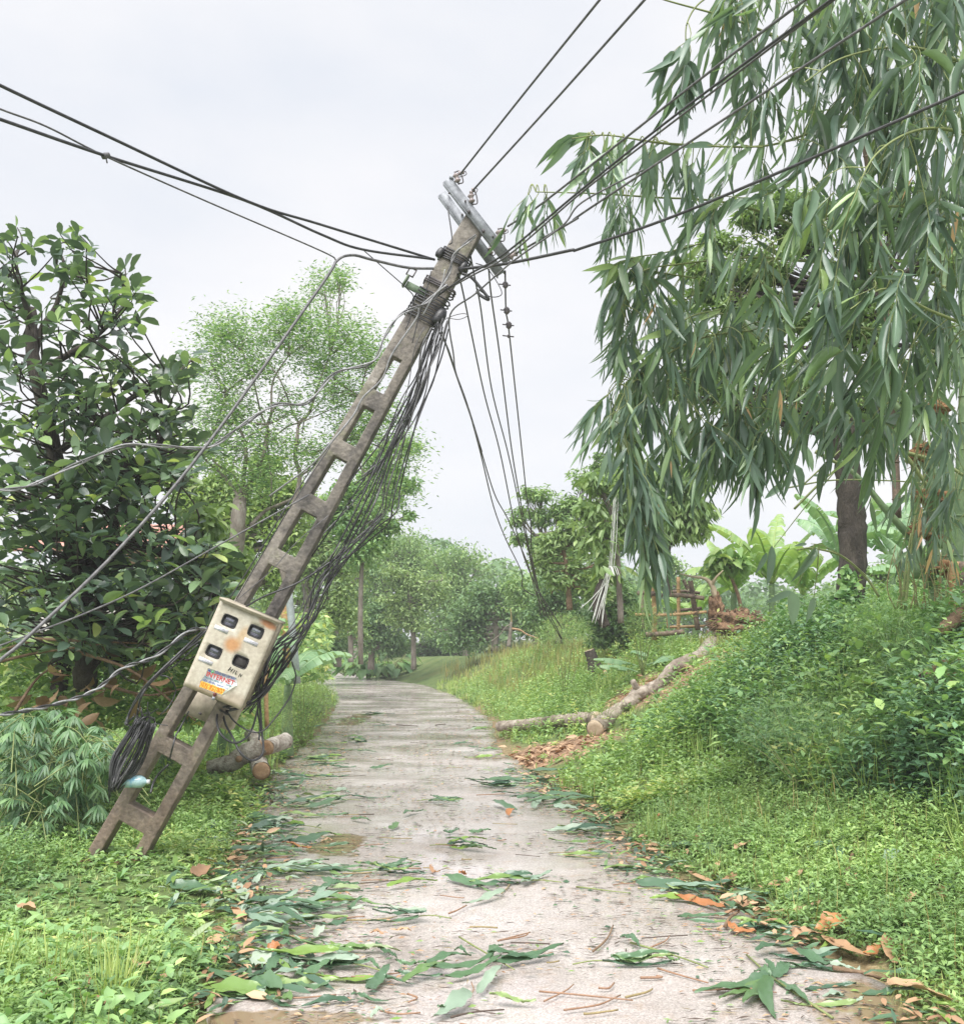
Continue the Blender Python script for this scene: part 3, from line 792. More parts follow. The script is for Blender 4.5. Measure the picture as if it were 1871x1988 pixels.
# ------------------------------------------------------------------ meter box with its windows, labels and poster
c7 = Cc(340, 1160, 7.1)
DBX = 6.78
bTL, bTR, bBL = P(*c7(715, 240), DBX), P(*c7(1525, 580), DBX), P(*c7(140, 1442), DBX)
BU = unit(bTR - bTL); BW = np.linalg.norm(bTR - bTL)
BV = (bBL - bTL); BV = BV - BU * np.dot(BV, BU); BH = np.linalg.norm(BV); BV = unit(BV)
BN = unit(np.cross(BU, BV)); BN = BN if BN[1] < 0 else -BN
mbox = empty('meter_box', bTL + BV * BH + BU * BW / 2, 'cream steel electricity meter box with four windows and rust, strapped to the leaning pole', 'meter box')
def bp_(u, v, n=0.0): return bTL + BU * BW * u + BV * BH * v + BN * n
BD = .17
def uvattr(o, V):
    rel = V - bTL
    uv = np.stack([rel @ BU / BW, rel @ BV / BH, np.zeros(len(V))], -1).astype(np.float32)
    a = o.data.attributes.new('boxuv', 'FLOAT_VECTOR', 'POINT'); a.data.foreach_set('vector', uv.ravel())
# cabinet walls
acc = Acc()
acc.add(*box(bp_(.5, .5, -BD / 2 - .022), BU, BV, BN, BW * .985, BH * .985, BD))
o = acc.put('cabinet', M['box_old'], mbox, smooth=False)
# door: front sheet with real window openings
WIN = [(.268, .182), (.722, .178), (.235, .545), (.69, .535)]
ww, wh = .235, .118
us = sorted(set([0, 1] + [u - ww / 2 for u, v in WIN] + [u + ww / 2 for u, v in WIN]))
vs = sorted(set([0, 1] + [v - wh / 2 for u, v in WIN] + [v + wh / 2 for u, v in WIN]))
def inwin(u, v): return any(abs(u - a) < ww / 2 and abs(v - b) < wh / 2 for a, b in WIN)
# refine so the rust attribute is smooth
def refine(a, m): 
    out = []
    for p_, q_ in zip(a[:-1], a[1:]):
        k = max(1, int(round((q_ - p_) / m))); out += [p_ + (q_ - p_) * i / k for i in range(k)]
    return out + [a[-1]]
us2, vs2 = refine(us, .06), refine(vs, .05)
V = np.array([bp_(u, v, 0) for v in vs2 for u in us2]); nu = len(us2)
Q = [[j * nu + i, j * nu + i + 1, (j + 1) * nu + i + 1, (j + 1) * nu + i] for j in range(len(vs2) - 1) for i in range(nu - 1)
     if not inwin((us2[i] + us2[i + 1]) / 2, (vs2[j] + vs2[j + 1]) / 2)]
door = put('door', V, np.array(Q), M['box'], mbox, smooth=False)
uvattr(door, V)
sd = door.modifiers.new('sheet', 'SOLIDIFY'); sd.thickness = .006; sd.offset = 0
# rounded corner fillets are carried by the gaskets
for k, (u, v) in enumerate(WIN):
    acc = Acc(); ring = []
    hw, hh = ww * BW / 2, wh * BH / 2; rr = .018
    for (cx, cy, a0) in [(hw - rr, -hh + rr, -90), (hw - rr, hh - rr, 0), (-hw + rr, hh - rr, 90), (-hw + rr, -hh + rr, 180)]:
        for a in np.linspace(a0, a0 + 90, 5):
            ring.append(bp_(u, v, .002) + BU * (cx + rr * math.cos(math.radians(a))) + BV * (cy + rr * math.sin(math.radians(a))))
    ring.append(ring[0])
    acc.add(*tube(np.array(ring), .0045, 5, cap=False)); 
    wf = empty('window', bp_(u, v)); wf.parent = mbox; wf.location = bp_(u, v) - WL[mbox.name]
    acc.put('gasket', M['rubber'], wf)
    acc = Acc(); acc.add(*box(bp_(u, v, -.012), BU, BV, BN, ww * BW + .02, wh * BH + .02, .004))
    acc.put('pane', M['window_dark' if k == 3 else 'window_glass'], wf, smooth=False)
    if k != 3:   # meter face seen in the glass: pale plate and dial strip
        acc = Acc(); acc.add(*box(bp_(u - .005, v - .008, -.0085), BU, BV, BN, ww * BW * .6, wh * BH * .34, .002))
        acc.put('meter_dial', M['steel'] if k != 1 else M['pipe'], wf, smooth=False)
        acc = Acc()
        for i in range(5): acc.add(*box(bp_(u - .06 + i * .026, v - .01, -.0068), BU, BV, BN, .007, .011, .0012))
        for i in range(2): acc.add(*box(bp_(u, v + .028 + i * .014, -.0082), BU, BV, BN, ww * BW * .55, .0022, .0012))
        acc.put('dial_figures', M['print_grey'], wf, smooth=False)
acc = Acc()
for (u_, su, v_, sv) in [(.004, .01, .5, BH), (.996, .01, .5, BH)]: acc.add(*box(bp_(u_, v_, -.014), BU, BV, BN, su, sv * .99, .022))
for v_ in (.004, .996): acc.add(*box(bp_(.5, v_, -.0145), BU, BV, BN, BW * .985, .01, .021))
acc.put('door_return', M['box_old'], mbox, smooth=False)
# top lid folded forward, sagging a little
acc = Acc()
acc.add(*box(bp_(.505, -.012, -BD / 2 + .012), BU, BV, BN, BW * 1.035, .011, BD + .05)); acc.add(*box(bp_(.505, -.003, .028), BU, BV, BN, BW * 1.035, .022, .004))
o = acc.put('lid', M['box_old'], mbox, smooth=False)
# labels
for (u, v, a) in [(.2, .297, 0.03), (.715, .3, .02), (.175, .672, .03)]:
    ux = unit(BU + BV * a); vx = unit(np.cross(BN, ux))
    acc = Acc(); acc.add(*box(bp_(u, v, .0045), ux, vx, BN, .235 * BW, .045 * BH, .0012)); lab = acc.put('name_label', M['white_label'], mbox, smooth=False)
    acc = Acc()
    for i in range(2):
        acc.add(*box(bp_(u + .01, v, .0056) + vx * (i - .5) * .009, ux, vx, BN, .1 * BW * (1.2 - .3 * i), .0018, .0006))
    acc.put('label_print', M['print_grey'], lab, smooth=False)
# latch and lock under the poster
acc = Acc(); acc.add(*lathe(bp_(.525, .955, .004), BN, [(0, .001), (0, .012), (.014, .01), (.014, .001)], 8)); acc.add(*box(bp_(.53, .975, .012), BU, BV, BN, .012, .03, .006)); acc.put('latch', M['rust_bolt'], mbox)
acc = Acc(); acc.add(*box(bp_(.535, 1.0, .014), BU, BV, BN, .018, .02, .01)); acc.put('padlock', M['steel'], mbox, smooth=False)
# right side hinge bracket
acc = Acc(); acc.add(*box(bp_(1.01, .42, -.04), BU, BV, BN, .014, .03, .05)); acc.put('hinge', M['box_old'], mbox, smooth=False)
# pole straps hidden behind: two steel bands tie the box to the pole
for v in (.15, .85):
    acc = Acc(); acc.add(*box(bp_(.55, v, -BD - .02), BU, BV, BN, BW * .8, .03, .012)); acc.put('strap', M['steel_dark'], mbox, smooth=False)

# advertising poster with a peeled corner
poster = empty('poster', bp_(.45, .84, .004), 'torn white and orange internet advertising sticker peeling at its lower corner, on the meter box', 'sticker')
def pq(s, t, n=0.005):
    """poster coords: s 0..1 along the lines, t 0..1 downwards"""
    tl = np.array([.255, .728]); tr = np.array([.735, .708]); bl = np.array([.245, .952])
    uv = tl + (tr - tl) * s + (bl - tl) * t
    return bp_(uv[0], uv[1], n)
V = np.array([pq(0, 0), pq(1.0, 0), pq(1.13, .33), pq(.98, .62), pq(.8, 1.0), pq(-.0, 1.0), pq(-.05, .72), pq(.02, .3)])
F = np.array([[0, 1, 7], [1, 2, 7], [2, 3, 7], [3, 6, 7], [3, 4, 6], [4, 5, 6]])
Vb = V - BN * .0012
F2 = np.vstack([F, (F + 8)[:, ::-1]] + [np.array([[i, (i + 1) % 8, (i + 1) % 8 + 8], [i, (i + 1) % 8 + 8, i + 8]]) for i in range(8)])
put('sheet', np.vstack([V, Vb]), F2, M['paper'], poster, smooth=False)
V = np.array([pq(-.03, .70, .0056), pq(.93, .70, .0056), pq(.8, .985, .0056), pq(.0, .985, .0056)])
put('number_band', np.vstack([V, V - BN * .0005]), np.vstack([tri([[0, 1, 2, 3]]), tri([[7, 6, 5, 4]])]), M['ink_orange'], poster, smooth=False)
cv = [pq(1.13, .33, .006), pq(.98, .62, .02), pq(.8, 1.0, .006), pq(.9, .7, .028), pq(1.0, .4, .02)]
put('curled_corner', np.array([cv[0], cv[1], cv[2], pq(.84, .74, .018), pq(1.0, .42, .014)]), np.array([[0, 1, 4], [1, 3, 4], [1, 2, 3]]), M['paper_curl'], poster)

def text(body_, s, t, size, mat, parent, name, width=None, n=.0066, bold=0.0, org=pq):
    cu = bpy.data.curves.new(name, 'FONT'); cu.body = body_; cu.size = size; cu.extrude = .0003; cu.align_x = 'LEFT'; cu.align_y = 'CENTER'
    cu.offset = bold
    tmp = bpy.data.objects.new(name, cu)
    COLL.objects.link(tmp)
    dg = bpy.context.evaluated_depsgraph_get()
    me = bpy.data.meshes.new_from_object(tmp.evaluated_get(dg))
    bpy.data.objects.remove(tmp)
    n_v = len(me.vertices); co = np.zeros(n_v * 3, np.float32); me.vertices.foreach_get('co', co); co = co.reshape(-1, 3)
    if width: co[:, 0] *= width / max(1e-6, co[:, 0].max() - co[:, 0].min())
    o0 = org(s, t, n); ax = unit(org(s + .1, t, n) - o0); ay = unit(np.cross(BN, ax)); ay = ay if np.dot(ay, BV) < 0 else -ay
    Vw = o0 + co[:, :1] * ax + co[:, 1:2] * ay + co[:, 2:3] * BN
    me.vertices.foreach_set('co', (Vw - WL[parent.name]).astype(np.float32).ravel()); me.materials.clear(); me.materials.append(M[mat]); me.update()
    o = bpy.data.objects.new(name, me); COLL.objects.link(o); o.parent = parent
    return o
PWD = np.linalg.norm(pq(1, 0) - pq(0, 0))
text("INTERNET", .04, .29, .042, 'ink_red', poster, 'heading', PWD * .96, bold=.0006)
text("TỔNG ĐÀI LẮP ĐẶT", .27, .09, .021, 'ink_blue', poster, 'line', PWD * .72, bold=0)
text("TRUYỀN HÌNH VT - CAMERA", .03, .47, .019, 'ink_teal', poster, 'line', PWD * 1.0, bold=0)
text("HÒA LIÊN ĐN - NHANH GỌN", .03, .61, .018, 'ink_blue', poster, 'line', PWD * .88, bold=0)
text("0378.796.55", .005, .845, .06, 'ink_yellow', poster, 'phone_number', PWD * .8, bold=.0005)
acc = Acc(); acc.add(*lathe(pq(.2, .11, .006), BN, [(0, .001), (0, .008), (.0008, .008), (.0008, .001)], 14)); acc.put('logo', M['ink_green'], poster, smooth=False)
acc = Acc(); acc.add(*box(pq(.08, .09, .0062), BU, BV, BN, .014, .006, .0006)); acc.add(*box(pq(.1, .13, .0062), BU, BV, BN, .018, .003, .0006)); acc.put('logo', M['ink_blue'], poster, smooth=False)
# handwritten marker letters H I L N
acc = Acc()
def stroke(pts, r=.0022):
    acc.add(*tube(np.array([bp_(u, v, .0046) for u, v in pts]), r, 4))
stroke([(.585, .625), (.565, .672)], .003); stroke([(.573, .65), (.62, .654)]); stroke([(.627, .632), (.612, .675)])
stroke([(.665, .635), (.65, .68)]); stroke([(.695, .637), (.69, .68)]); stroke([(.69, .68), (.715, .668)], .0015)
stroke([(.755, .69), (.765, .648)], .0018); stroke([(.765, .648), (.785, .68)], .0018); stroke([(.785, .685), (.8, .65)], .0018)
stroke([(.735, .76), (.76, .752)], .0012)
acc.put('marker_writing', M['ink_black'], mbox)['kind'] = 'stuff'

# older box behind the pole, lower
c6a = Cc(120, 1150, 3.207)
bx2 = empty('junction_box', P(*c6a(960, 860), 7.3), 'old weathered beige junction box mounted behind the pole under the meter box', 'junction box')
q0, q1, q3 = P(*c6a(825, 780), 7.22), P(*c6a(1160, 830), 7.22), P(*c6a(800, 870), 7.22)
ux = unit(q1 - q0 + (P(0, 100, 7) - P(0, 0, 7)) * .0); ux = unit(BU * .9 + ux * .1); vx = unit(BV)
c0 = P(*c6a(985, 815), 7.3)
acc = Acc(); acc.add(*box(c0, ux, vx, BN, .36, .24, .13)); o = acc.put('cabinet', M['box_old'], bx2, smooth=False)
bvm = o.modifiers.new('e', 'BEVEL'); bvm.width = .006
acc = Acc(); acc.add(*box(c0 + BN * .068, ux, vx, BN, .34, .22, .004)); acc.put('cover', M['box_old'], bx2, smooth=False)
acc = Acc(); acc.add(*box(c0 + BN * .073 + vx * .08 - ux * .05, ux, vx, BN, .02, .012, .006)); acc.put('catch', M['steel_dark'], bx2, smooth=False)

# plastic bottle wedged on the lower leg
b0, b1 = P(*c6a(385, 1306), 6.86), P(*c6a(562, 1308), 6.86)
bot = empty('plastic_bottle', b0, 'pale blue plastic bottle wedged against the foot of the cable bundle', 'bottle')
ax = unit(b1 - b0); L = np.linalg.norm(b1 - b0)
acc = Acc(); acc.add(*lathe(b0, ax, [(0, .001), (0.002, .032), (.012, .04), (.05, .038), (.06, .041), (.085, .038), (.1, .041), (L * .74, .039), (L * .86, .028), (L * .94, .014), (L * .97, .014)], 16)); acc.put('bottle_body', M['bottle'], bot)
acc = Acc(); acc.add(*lathe(b0 + ax * L * .96, ax, [(0, .001), (0, .015), (.018, .015), (.018, .001)], 12)); acc.put('bottle_cap', M['white_label'], bot)

# ------------------------------------------------------------------ cables
c2 = Cc(640, 300, 2.923); c1 = Cc(0, 400, 2.923); c3 = Cc(1160, 0, 2.462); c5 = Cc(0, 900, 2.923); c8 = Cc(640, 900, 2.923)
c7p = Cc(440, 560, 3.1065); c5b = Cc(500, 1050, 4.6775); c5c = Cc(0, 1150, 3.976); c7q = Cc(380, 820, 4.734)
def cable(pts, r, label, mat='cable', cat='cable', group='cables on the leaning pole', name='power_cable', n=7, sides=6, cap=True):
    """pts: list of (px, py, d)"""
    w_ = spline(np.array([P(*p) for p in pts]), n)
    V, F = tube(w_, r, sides, cap)
    o = put(name, V, F, M[mat], origin=w_[0])
    tag(o, label, cat, group)
    return o
def lead(pix, d0, d1):
    """spread depth d0..d1 along pixel points by length"""
    p = np.array(pix, float); s = np.concatenate([[0], np.cumsum(np.linalg.norm(np.diff(p, axis=0), axis=1))]); s /= s[-1]
    return [(x, y, d0 + (d1 - d0) * k) for (x, y), k in zip(pix, s)]
def twisted(pts, r, label, mats=('cable', 'cable_grey'), gap=.012, turns=9, **kw):
    """two conductors wound round each other, one cable"""
    w_ = spline(np.array([P(*p) for p in pts]), 14)
    tg = unit(np.gradient(w_, axis=0)); A = unit(np.cross(tg, [0, .2, 1.0])); B = np.cross(tg, A)
    ph = np.linspace(0, turns * 2 * math.pi, len(w_))
    acc_o = empty(kw.get('name', 'power_cable'), w_[0], label, 'cable', kw.get('group', 'cables on the leaning pole'))
    for k in range(2):
        q = w_ + gap / 2 * (np.cos(ph + k * math.pi)[:, None] * A + np.sin(ph + k * math.pi)[:, None] * B)
        V, F = tube(q, r, 6); put('conductor', V, F, M[mats[k]], acc_o)
    return acc_o
dP = 7.0
# to the upper edge
cable(lead([(893, 338), (1010, 190), (1163, 0), (1260, -120)], dP, 4.3), .0075, 'bare grey line rising steeply from the uppermost end insulator of the crossarm', 'cable_grey', name='power_line')
cable(lead([(917, 370), (1070, 202), (1250, 0), (1350, -110)], dP, 4.3), .0075, 'bare grey line rising from the second insulator of the crossarm', 'cable_grey', name='power_line')
cable(lead([c2(1085, 440), c2(1300, 295), c3(560, 400), c3(1095, -5), c3(1300, -150)], dP, 4.0), .0075, 'topmost of the lines crossing the bamboo, tied to the third crossarm insulator', 'cable_grey', name='power_line')
cable(lead([c2(650, 862), c2(860, 720), c2(1080, 590), c3(0, 925), c3(480, 545), c3(1215, 0), c3(1400, -140)], 6.95, 4.0), .007, 'dark cable running from the wire tangle up across the bamboo, upper of a close pair', 'cable', name='overhead_cable')
cable(lead([c2(690, 830), c2(880, 725), c2(1100, 600), c3(0, 940), c3(480, 570), c3(1190, 30), c3(1400, -120)], 6.95, 4.02), .006, 'grey cable running from the wire tangle up across the bamboo, lower of a close pair', 'cable_grey', name='overhead_cable')
cable(lead([c2(1130, 600), c2(1480, 400), c3(0, 1045), c3(760, 540), c3(1580, 0), c3(1760, -120)], dP, 4.1), .0075, 'line crossing the bamboo from the lowest crossarm insulator to the upper frame edge', 'cable_grey', name='power_line')
cable(lead([c2(820, 688), c2(1090, 655), c2(1450, 580), c3(0, 1215), c3(560, 1015), c3(1871, 448), c3(2200, 290)], 7.0, 4.9), .0105, 'thick dark cable sweeping from the pole clamp across the middle of the bamboo', 'cable', name='overhead_cable')
cable(lead([c2(935, 1754), c2(850, 1480), c2(785, 1300), c2(770, 1190), c2(750, 955), c2(900, 830), c2(1120, 640), c2(1400, 440), c3(0, 990), c3(300, 830)], 7.2, 6.0), .006, 'grey wire bent sharply beside the pole and rising towards the bamboo', 'cable_grey', name='overhead_cable', cap=True)
# to the left edge
cable([(844, 504, 7.05), (624, 436, 6.6), (480, 390, 6.2), (205, 262, 5.2), (0, 165, 4.7), (-150, 90, 4.4)], .0085, 'highest of the three cables running from the pole clamp to the open sky', 'cable', name='overhead_cable')
cable([(842, 503, 7.02), (704, 484, 6.8), (624, 455, 6.6), (473, 388, 6.2), (205, 302, 5.2), (0, 231, 4.7), (-150, 180, 4.4)], .0085, 'middle cable from the pole clamp to the open sky, passing through the knot', 'cable', name='overhead_cable')
cable([(654, 506, 6.6), (624, 487, 6.5), (400, 390, 5.8), (205, 303, 5.2), (90, 245, 4.9), (0, 211, 4.7), (-150, 150, 4.4)], .005, 'thin lower wire looping over the thick service cable and up to the knot', 'cable_grey', name='overhead_cable')
k0 = P(205, 302, 5.2)
knot = Acc(); knot.add(*lathe(k0 - np.array([.02, 0, .008]), np.array([1., 0, .4]), [(0, .001), (0, .012), (.02, .018), (.045, .01), (.045, .001)], 7)); knot.add(*tube(np.array([k0, k0 + [.01, 0, -.04]]), .004, 4))
tag(knot.put('cable_knot', M['cable_grey']), 'small taped knot joining the sky cables far from the pole', 'cable joint')
cable([(842, 521, 7.0), (790, 519, 6.95), (723, 504, 6.8), (684, 495, 6.7), (654, 506, 6.6), (624, 553, 6.5), (400, 866, 6.0), (233, 1064, 5.6), (57, 1234, 5.2), (0, 1282, 5.1), (-120, 1380, 4.9)], .0095, 'thick grey service cable arching off the clamp then falling diagonally before the dark tree', 'cable_grey', name='service_cable')
pts = [(924, 456, 6.85), (884, 492, 6.85), (870, 532, 6.85), (838, 582, 6.85), (780, 609, 6.8), (747, 652, 6.7), (724, 702, 6.6), (650, 725, 6.5), (597, 781, 6.4), (533, 787, 6.3), (467, 827, 6.2), (407, 868, 6.1), (333, 867, 6.0), (243, 865, 5.9), (143, 904, 5.8), (67, 940, 5.7), (0, 951, 5.6), (-100, 940, 5.5)]
twisted(pts, .0055, 'pale twisted cable pair winding down from the pole head across the dark tree', ('cable_pale', 'cable_grey'), .014, 10)
pts = [(*c5(1200, 1035), 6.6), (*c5(1100, 1045), 6.4), (*c5(900, 1195), 6.2), (*c5(720, 1260), 6.1), (*c5(560, 1385), 6.0), (*c5(400, 1450), 5.9), (*c5(200, 1500), 5.7), (*c5(0, 1535), 5.5), (-100, 1410, 5.4)]
twisted(pts, .006, 'twisted service pair leaving the meter box and sagging before the fine bamboo shrub', ('cable', 'cable_pale'), .014, 8)
cable([(*c5(1800, 250), 6.9), (*c5(1280, 540), 6.6), (*c5(830, 790), 6.1), (*c5(500, 940), 5.8), (*c5(200, 1055), 5.5), (*c5(0, 1130), 5.3), (-120, 1300, 5.1)], .0055, 'thin grey wire crossing the dark tree below the thick diagonal cable', 'cable_grey', name='service_cable')
cable([(*c7q(1300, 300), 6.98), (*c7q(900, 900), 6.86), (*c7q(600, 1400), 6.82), (*c7q(370, 1760), 6.78)], .0045, 'thin black wire stretched tight along the upper edge of the pole into the box', 'cable')
cable([(*c7q(1320, 320), 6.98), (*c7q(940, 900), 6.86), (*c7q(650, 1390), 6.84), (*c7q(430, 1770), 6.8)], .0035, 'second thin black wire along the pole edge entering behind the box lid', 'cable')
# pale wires draped over the shaft
cable([(*c7p(1400, 20), 6.84), (*c7p(1240, 150), 6.86), (*c7p(1210, 230), 6.86), (*c7p(1060, 450), 6.86), (*c7p(1000, 600), 6.87), (*c7p(880, 720), 6.87), (*c7p(820, 830), 6.87), (*c7p(690, 990), 6.85), (*c7p(600, 1100), 6.9), (*c7p(520, 1170), 7.0), (*c7p(300, 1330), 7.2)], .0065, 'pale grey wire lying down the camera face of the concrete shaft', 'cable_pale')
cable([(*c2(640, 700), 6.86), (*c2(600, 860), 6.86), (*c2(560, 1000), 6.86), (*c2(530, 1120), 6.86)], .004, 'short dark wire hanging across the shaft below the clamp', 'cable')
cable([(*c2(720, 690), 6.85), (*c2(700, 780), 6.85), (*c2(640, 870), 6.84), (*c2(590, 960), 6.85)], .0045, 'short pale wire looped over the shaft into the steel band', 'cable_pale')
cable([(704, 484, 6.85), (745, 520, 6.9), (790, 560, 6.95), (803, 580, 7.0), (795, 620, 7.0), (787, 640, 7.0)], .0035, 'thin slack wire bent like a hook beside the green bracket', 'cable')
cable([(*c6(455, 450), 7.1), (*c6(465, 520), 7.05), (*c6(500, 780), 7.0), (*c6(470, 830), 7.0)], .005, 'short jumper wire from the rear crossarm down to the shaft', 'cable')
# cables hanging beyond the pole head, sagging to the bank
H = [
 ([c2(790, 740), c2(815, 780), c2(945, 1400), c2(1040, 1754), c8(1140, 480), c8(1240, 760), c8(1400, 1030)], 'first of the slack lines falling from the pole head to the bank, nearest the pole'),
 ([c2(868, 610), c2(905, 800), c2(930, 930), c2(990, 1380), c2(1085, 1754), c8(1150, 300), c8(1210, 600), c8(1262, 850), c8(1275, 950)], 'second slack line hanging from the crossarm bottom'),
 ([c2(975, 690), c2(990, 850), c2(1040, 1200), c2(1110, 1754), c8(1180, 400), c8(1225, 640), c8(1275, 830), c8(1400, 1090)], 'third slack line hanging under the crossarm'),
 ([c2(1070, 700), c2(1075, 930), c2(1090, 1030), c2(1130, 1400), c2(1168, 1754), c8(1200, 300), c8(1220, 420), c8(1225, 600), c8(1265, 800), c8(1300, 960)], 'fourth slack line, strung through two dark fittings'),
 ([c2(690, 1060), c2(740, 1160), c2(785, 1300), c2(850, 1480), c2(925, 1754), c8(1000, 310), c8(1070, 500), c8(1165, 700), c8(1172, 790), c8(1240, 835), c8(1278, 800)], 'black cable falling from the tangle and ending in an open loop over the bank'),
 ([c2(700, 1050), c2(790, 1320), c2(870, 1550), c2(932, 1754), c8(1010, 250), c8(1090, 400), c8(1200, 650), c8(1262, 850), c8(1395, 1090)], 'long black cable falling from the tangle to the grassy bank'),
]
for px_, lab in H:
    cable(lead(px_, 7.1, 13.0), .0062, lab, 'cable', name='hanging_line', group='slack lines beyond the pole')
for q, r_ in [((1070, 780), .022), ((1078, 930), .024), ((1090, 1015), .024), ((1090, 1080), .012)]:
    p = P(*c2(*q), 7.2 + (q[1] - 780) * .0012)
    acc = Acc(); acc.add(*lathe(p + np.array([0, 0, r_]), np.array([.05, 0, -1.]), [(0, .001), (0, r_ * .5), (r_ * .6, r_), (r_ * 1.2, r_ * .8), (r_ * 1.6, r_ * .95), (r_ * 2.2, r_ * .4), (r_ * 2.2, .001)], 8)); acc.add(*tube(np.array([p + [-.045, 0, .005], p + [.04, 0, -.005]]), .005, 4))
    tag(acc.put('line_fitting', M['steel_dark']), 'dark metal line fitting, ' + {780: 'uppermost, just under the crossarm end', 930: 'middle of the string below the crossarm', 1015: 'below the middle one on the fourth slack line', 1080: 'smallest, lowest on the fourth slack line'}[q[1]], 'fitting')
cable([(*c2(820, 715), 6.95), (*c2(870, 735), 6.95), (*c2(920, 790), 6.95), (*c2(975, 865), 6.95), (*c2(930, 845), 6.98), (*c2(905, 820), 7.0)], .011, 'stiff black cut cable stub poking out under the clamp', 'cable')
cable([(*c2(900, 800), 6.98), (*c2(985, 850), 6.98), (*c2(1050, 835), 7.0), (*c2(1020, 760), 7.05), (*c2(960, 680), 7.05), (*c2(900, 655), 7.0)], .0035, 'thin wire loop beside the crossarm end', 'cable')
cable([(*c2(715, 985), 6.9), (*c2(770, 960), 6.9), (*c2(830, 948), 6.9), (*c2(850, 962), 6.9), (*c2(800, 982), 6.9), (*c2(730, 972), 6.9)], .0028, 'hair-thin wire loop sticking out of the tangle', 'cable_grey')
# tangle and bundle falling beside the pole
cm = [  # control paths in crop c7p then lower crops: strands share these with jitter
 [c7p(1365, 265), c7p(1310, 450), c7p(1230, 690), c7p(1110, 900), c7p(1040, 1080), c7p(950, 1280), c7p(850, 1500), c7p(740, 1700), c5b(760, 450), c5b(560, 900), c5b(330, 1240), c5b(120, 1520), c5b(-60, 1720)],
 [c7p(1385, 240), c7p(1330, 430), c7p(1250, 640), c7p(1170, 850), c7p(1100, 1080), c7p(1030, 1300), c7p(1000, 1440), c7p(870, 1560), c7p(700, 1720), c5b(560, 650), c5b(470, 900), c5b(270, 1080), c5b(140, 1280), c5b(60, 1480), c5b(-40, 1640)],
 [c7p(1300, 290), c7p(1240, 420), c7p(1180, 700), c7p(1060, 960), c7p(960, 1230), c7p(900, 1400), c7p(760, 1660), c5b(600, 500), c5b(560, 720), c5b(400, 960), c5b(170, 1150), c5b(80, 1400), c5b(-20, 1600)],
]
ri = np.random.default_rng(5)
for k in range(15):
    base = cm[k % 3]
    jx = ri.normal(0, 9); jy = ri.normal(0, 6); n_ = len(base)
    sway = ri.normal(0, 17) 
    pts = []
    for i, (x, y) in enumerate(base):
        f = i / (n_ - 1)
        pts.append((x + jx + sway * math.sin(f * 3.1) + ri.normal(0, 2.4), y + jy + ri.normal(0, 3), 6.98 + .12 * f * ri.random() + .05 * ri.normal()))
    r_ = .82 * float(ri.choice([.004, .005, .0065, .008], p=[.3, .35, .25, .1]))
    cable(pts, r_, 'black cable strand in the thick bundle drooping beside the leaning pole', ri.choice(['cable', 'cable', 'cable', 'cable_grey']), name='bundle_cable', group='bundle of cables drooping beside the pole', sides=5)
# strands that lie close along the pole's underside
for k in range(7):
    t0, t1 = ri.uniform(1180, 1260), ri.uniform(650, 900)
    pts3 = [pp(t0 + (t1 - t0) * f, .12 + .05 * math.sin(f * 3.1) * (1 + k * .35) + .03 * k * f * .4, .05 * ri.normal()) for f in np.linspace(0, 1, 6)]
    V, F = tube(spline(pts3, 6), float(ri.choice([.0035, .005])), 5)
    tag(put('bundle_cable', V, F, M['cable_grey' if k % 3 == 0 else 'cable'], origin=pts3[0]), 'thin wire running close along the underside of the leaning shaft', 'cable', 'thin wires along the underside of the pole')
# cross-over cables above the box
cable([(*c7q(1799, 960), 7.1), (*c7q(1560, 1230), 7.05), (*c7q(1300, 1430), 7.0), (*c7q(1000, 1620), 6.85), (*c7q(700, 1740), 6.84), (*c7q(520, 1840), 6.86)], .007, 'black cable crossing in front of both pole legs just above the meter box', 'cable')
cable([(*c7q(1799, 1010), 7.15), (*c7q(1500, 1350), 7.1), (*c7q(1330, 1400), 7.1), (*c7q(1180, 1560), 7.1), (*c7q(1130, 1800), 7.1), (*c7q(1100, 1988), 7.1)], .006, 'black cable dropping in a bend from the bundle behind the box edge', 'cable')
cable([(*c7q(1300, 980), 6.84), (*c7q(1000, 1230), 6.83), (*c7q(760, 1500), 6.83), (*c7q(420, 1790), 6.84)], .003, 'hair-thin wire crossing the pole opening above the box', 'cable_grey')
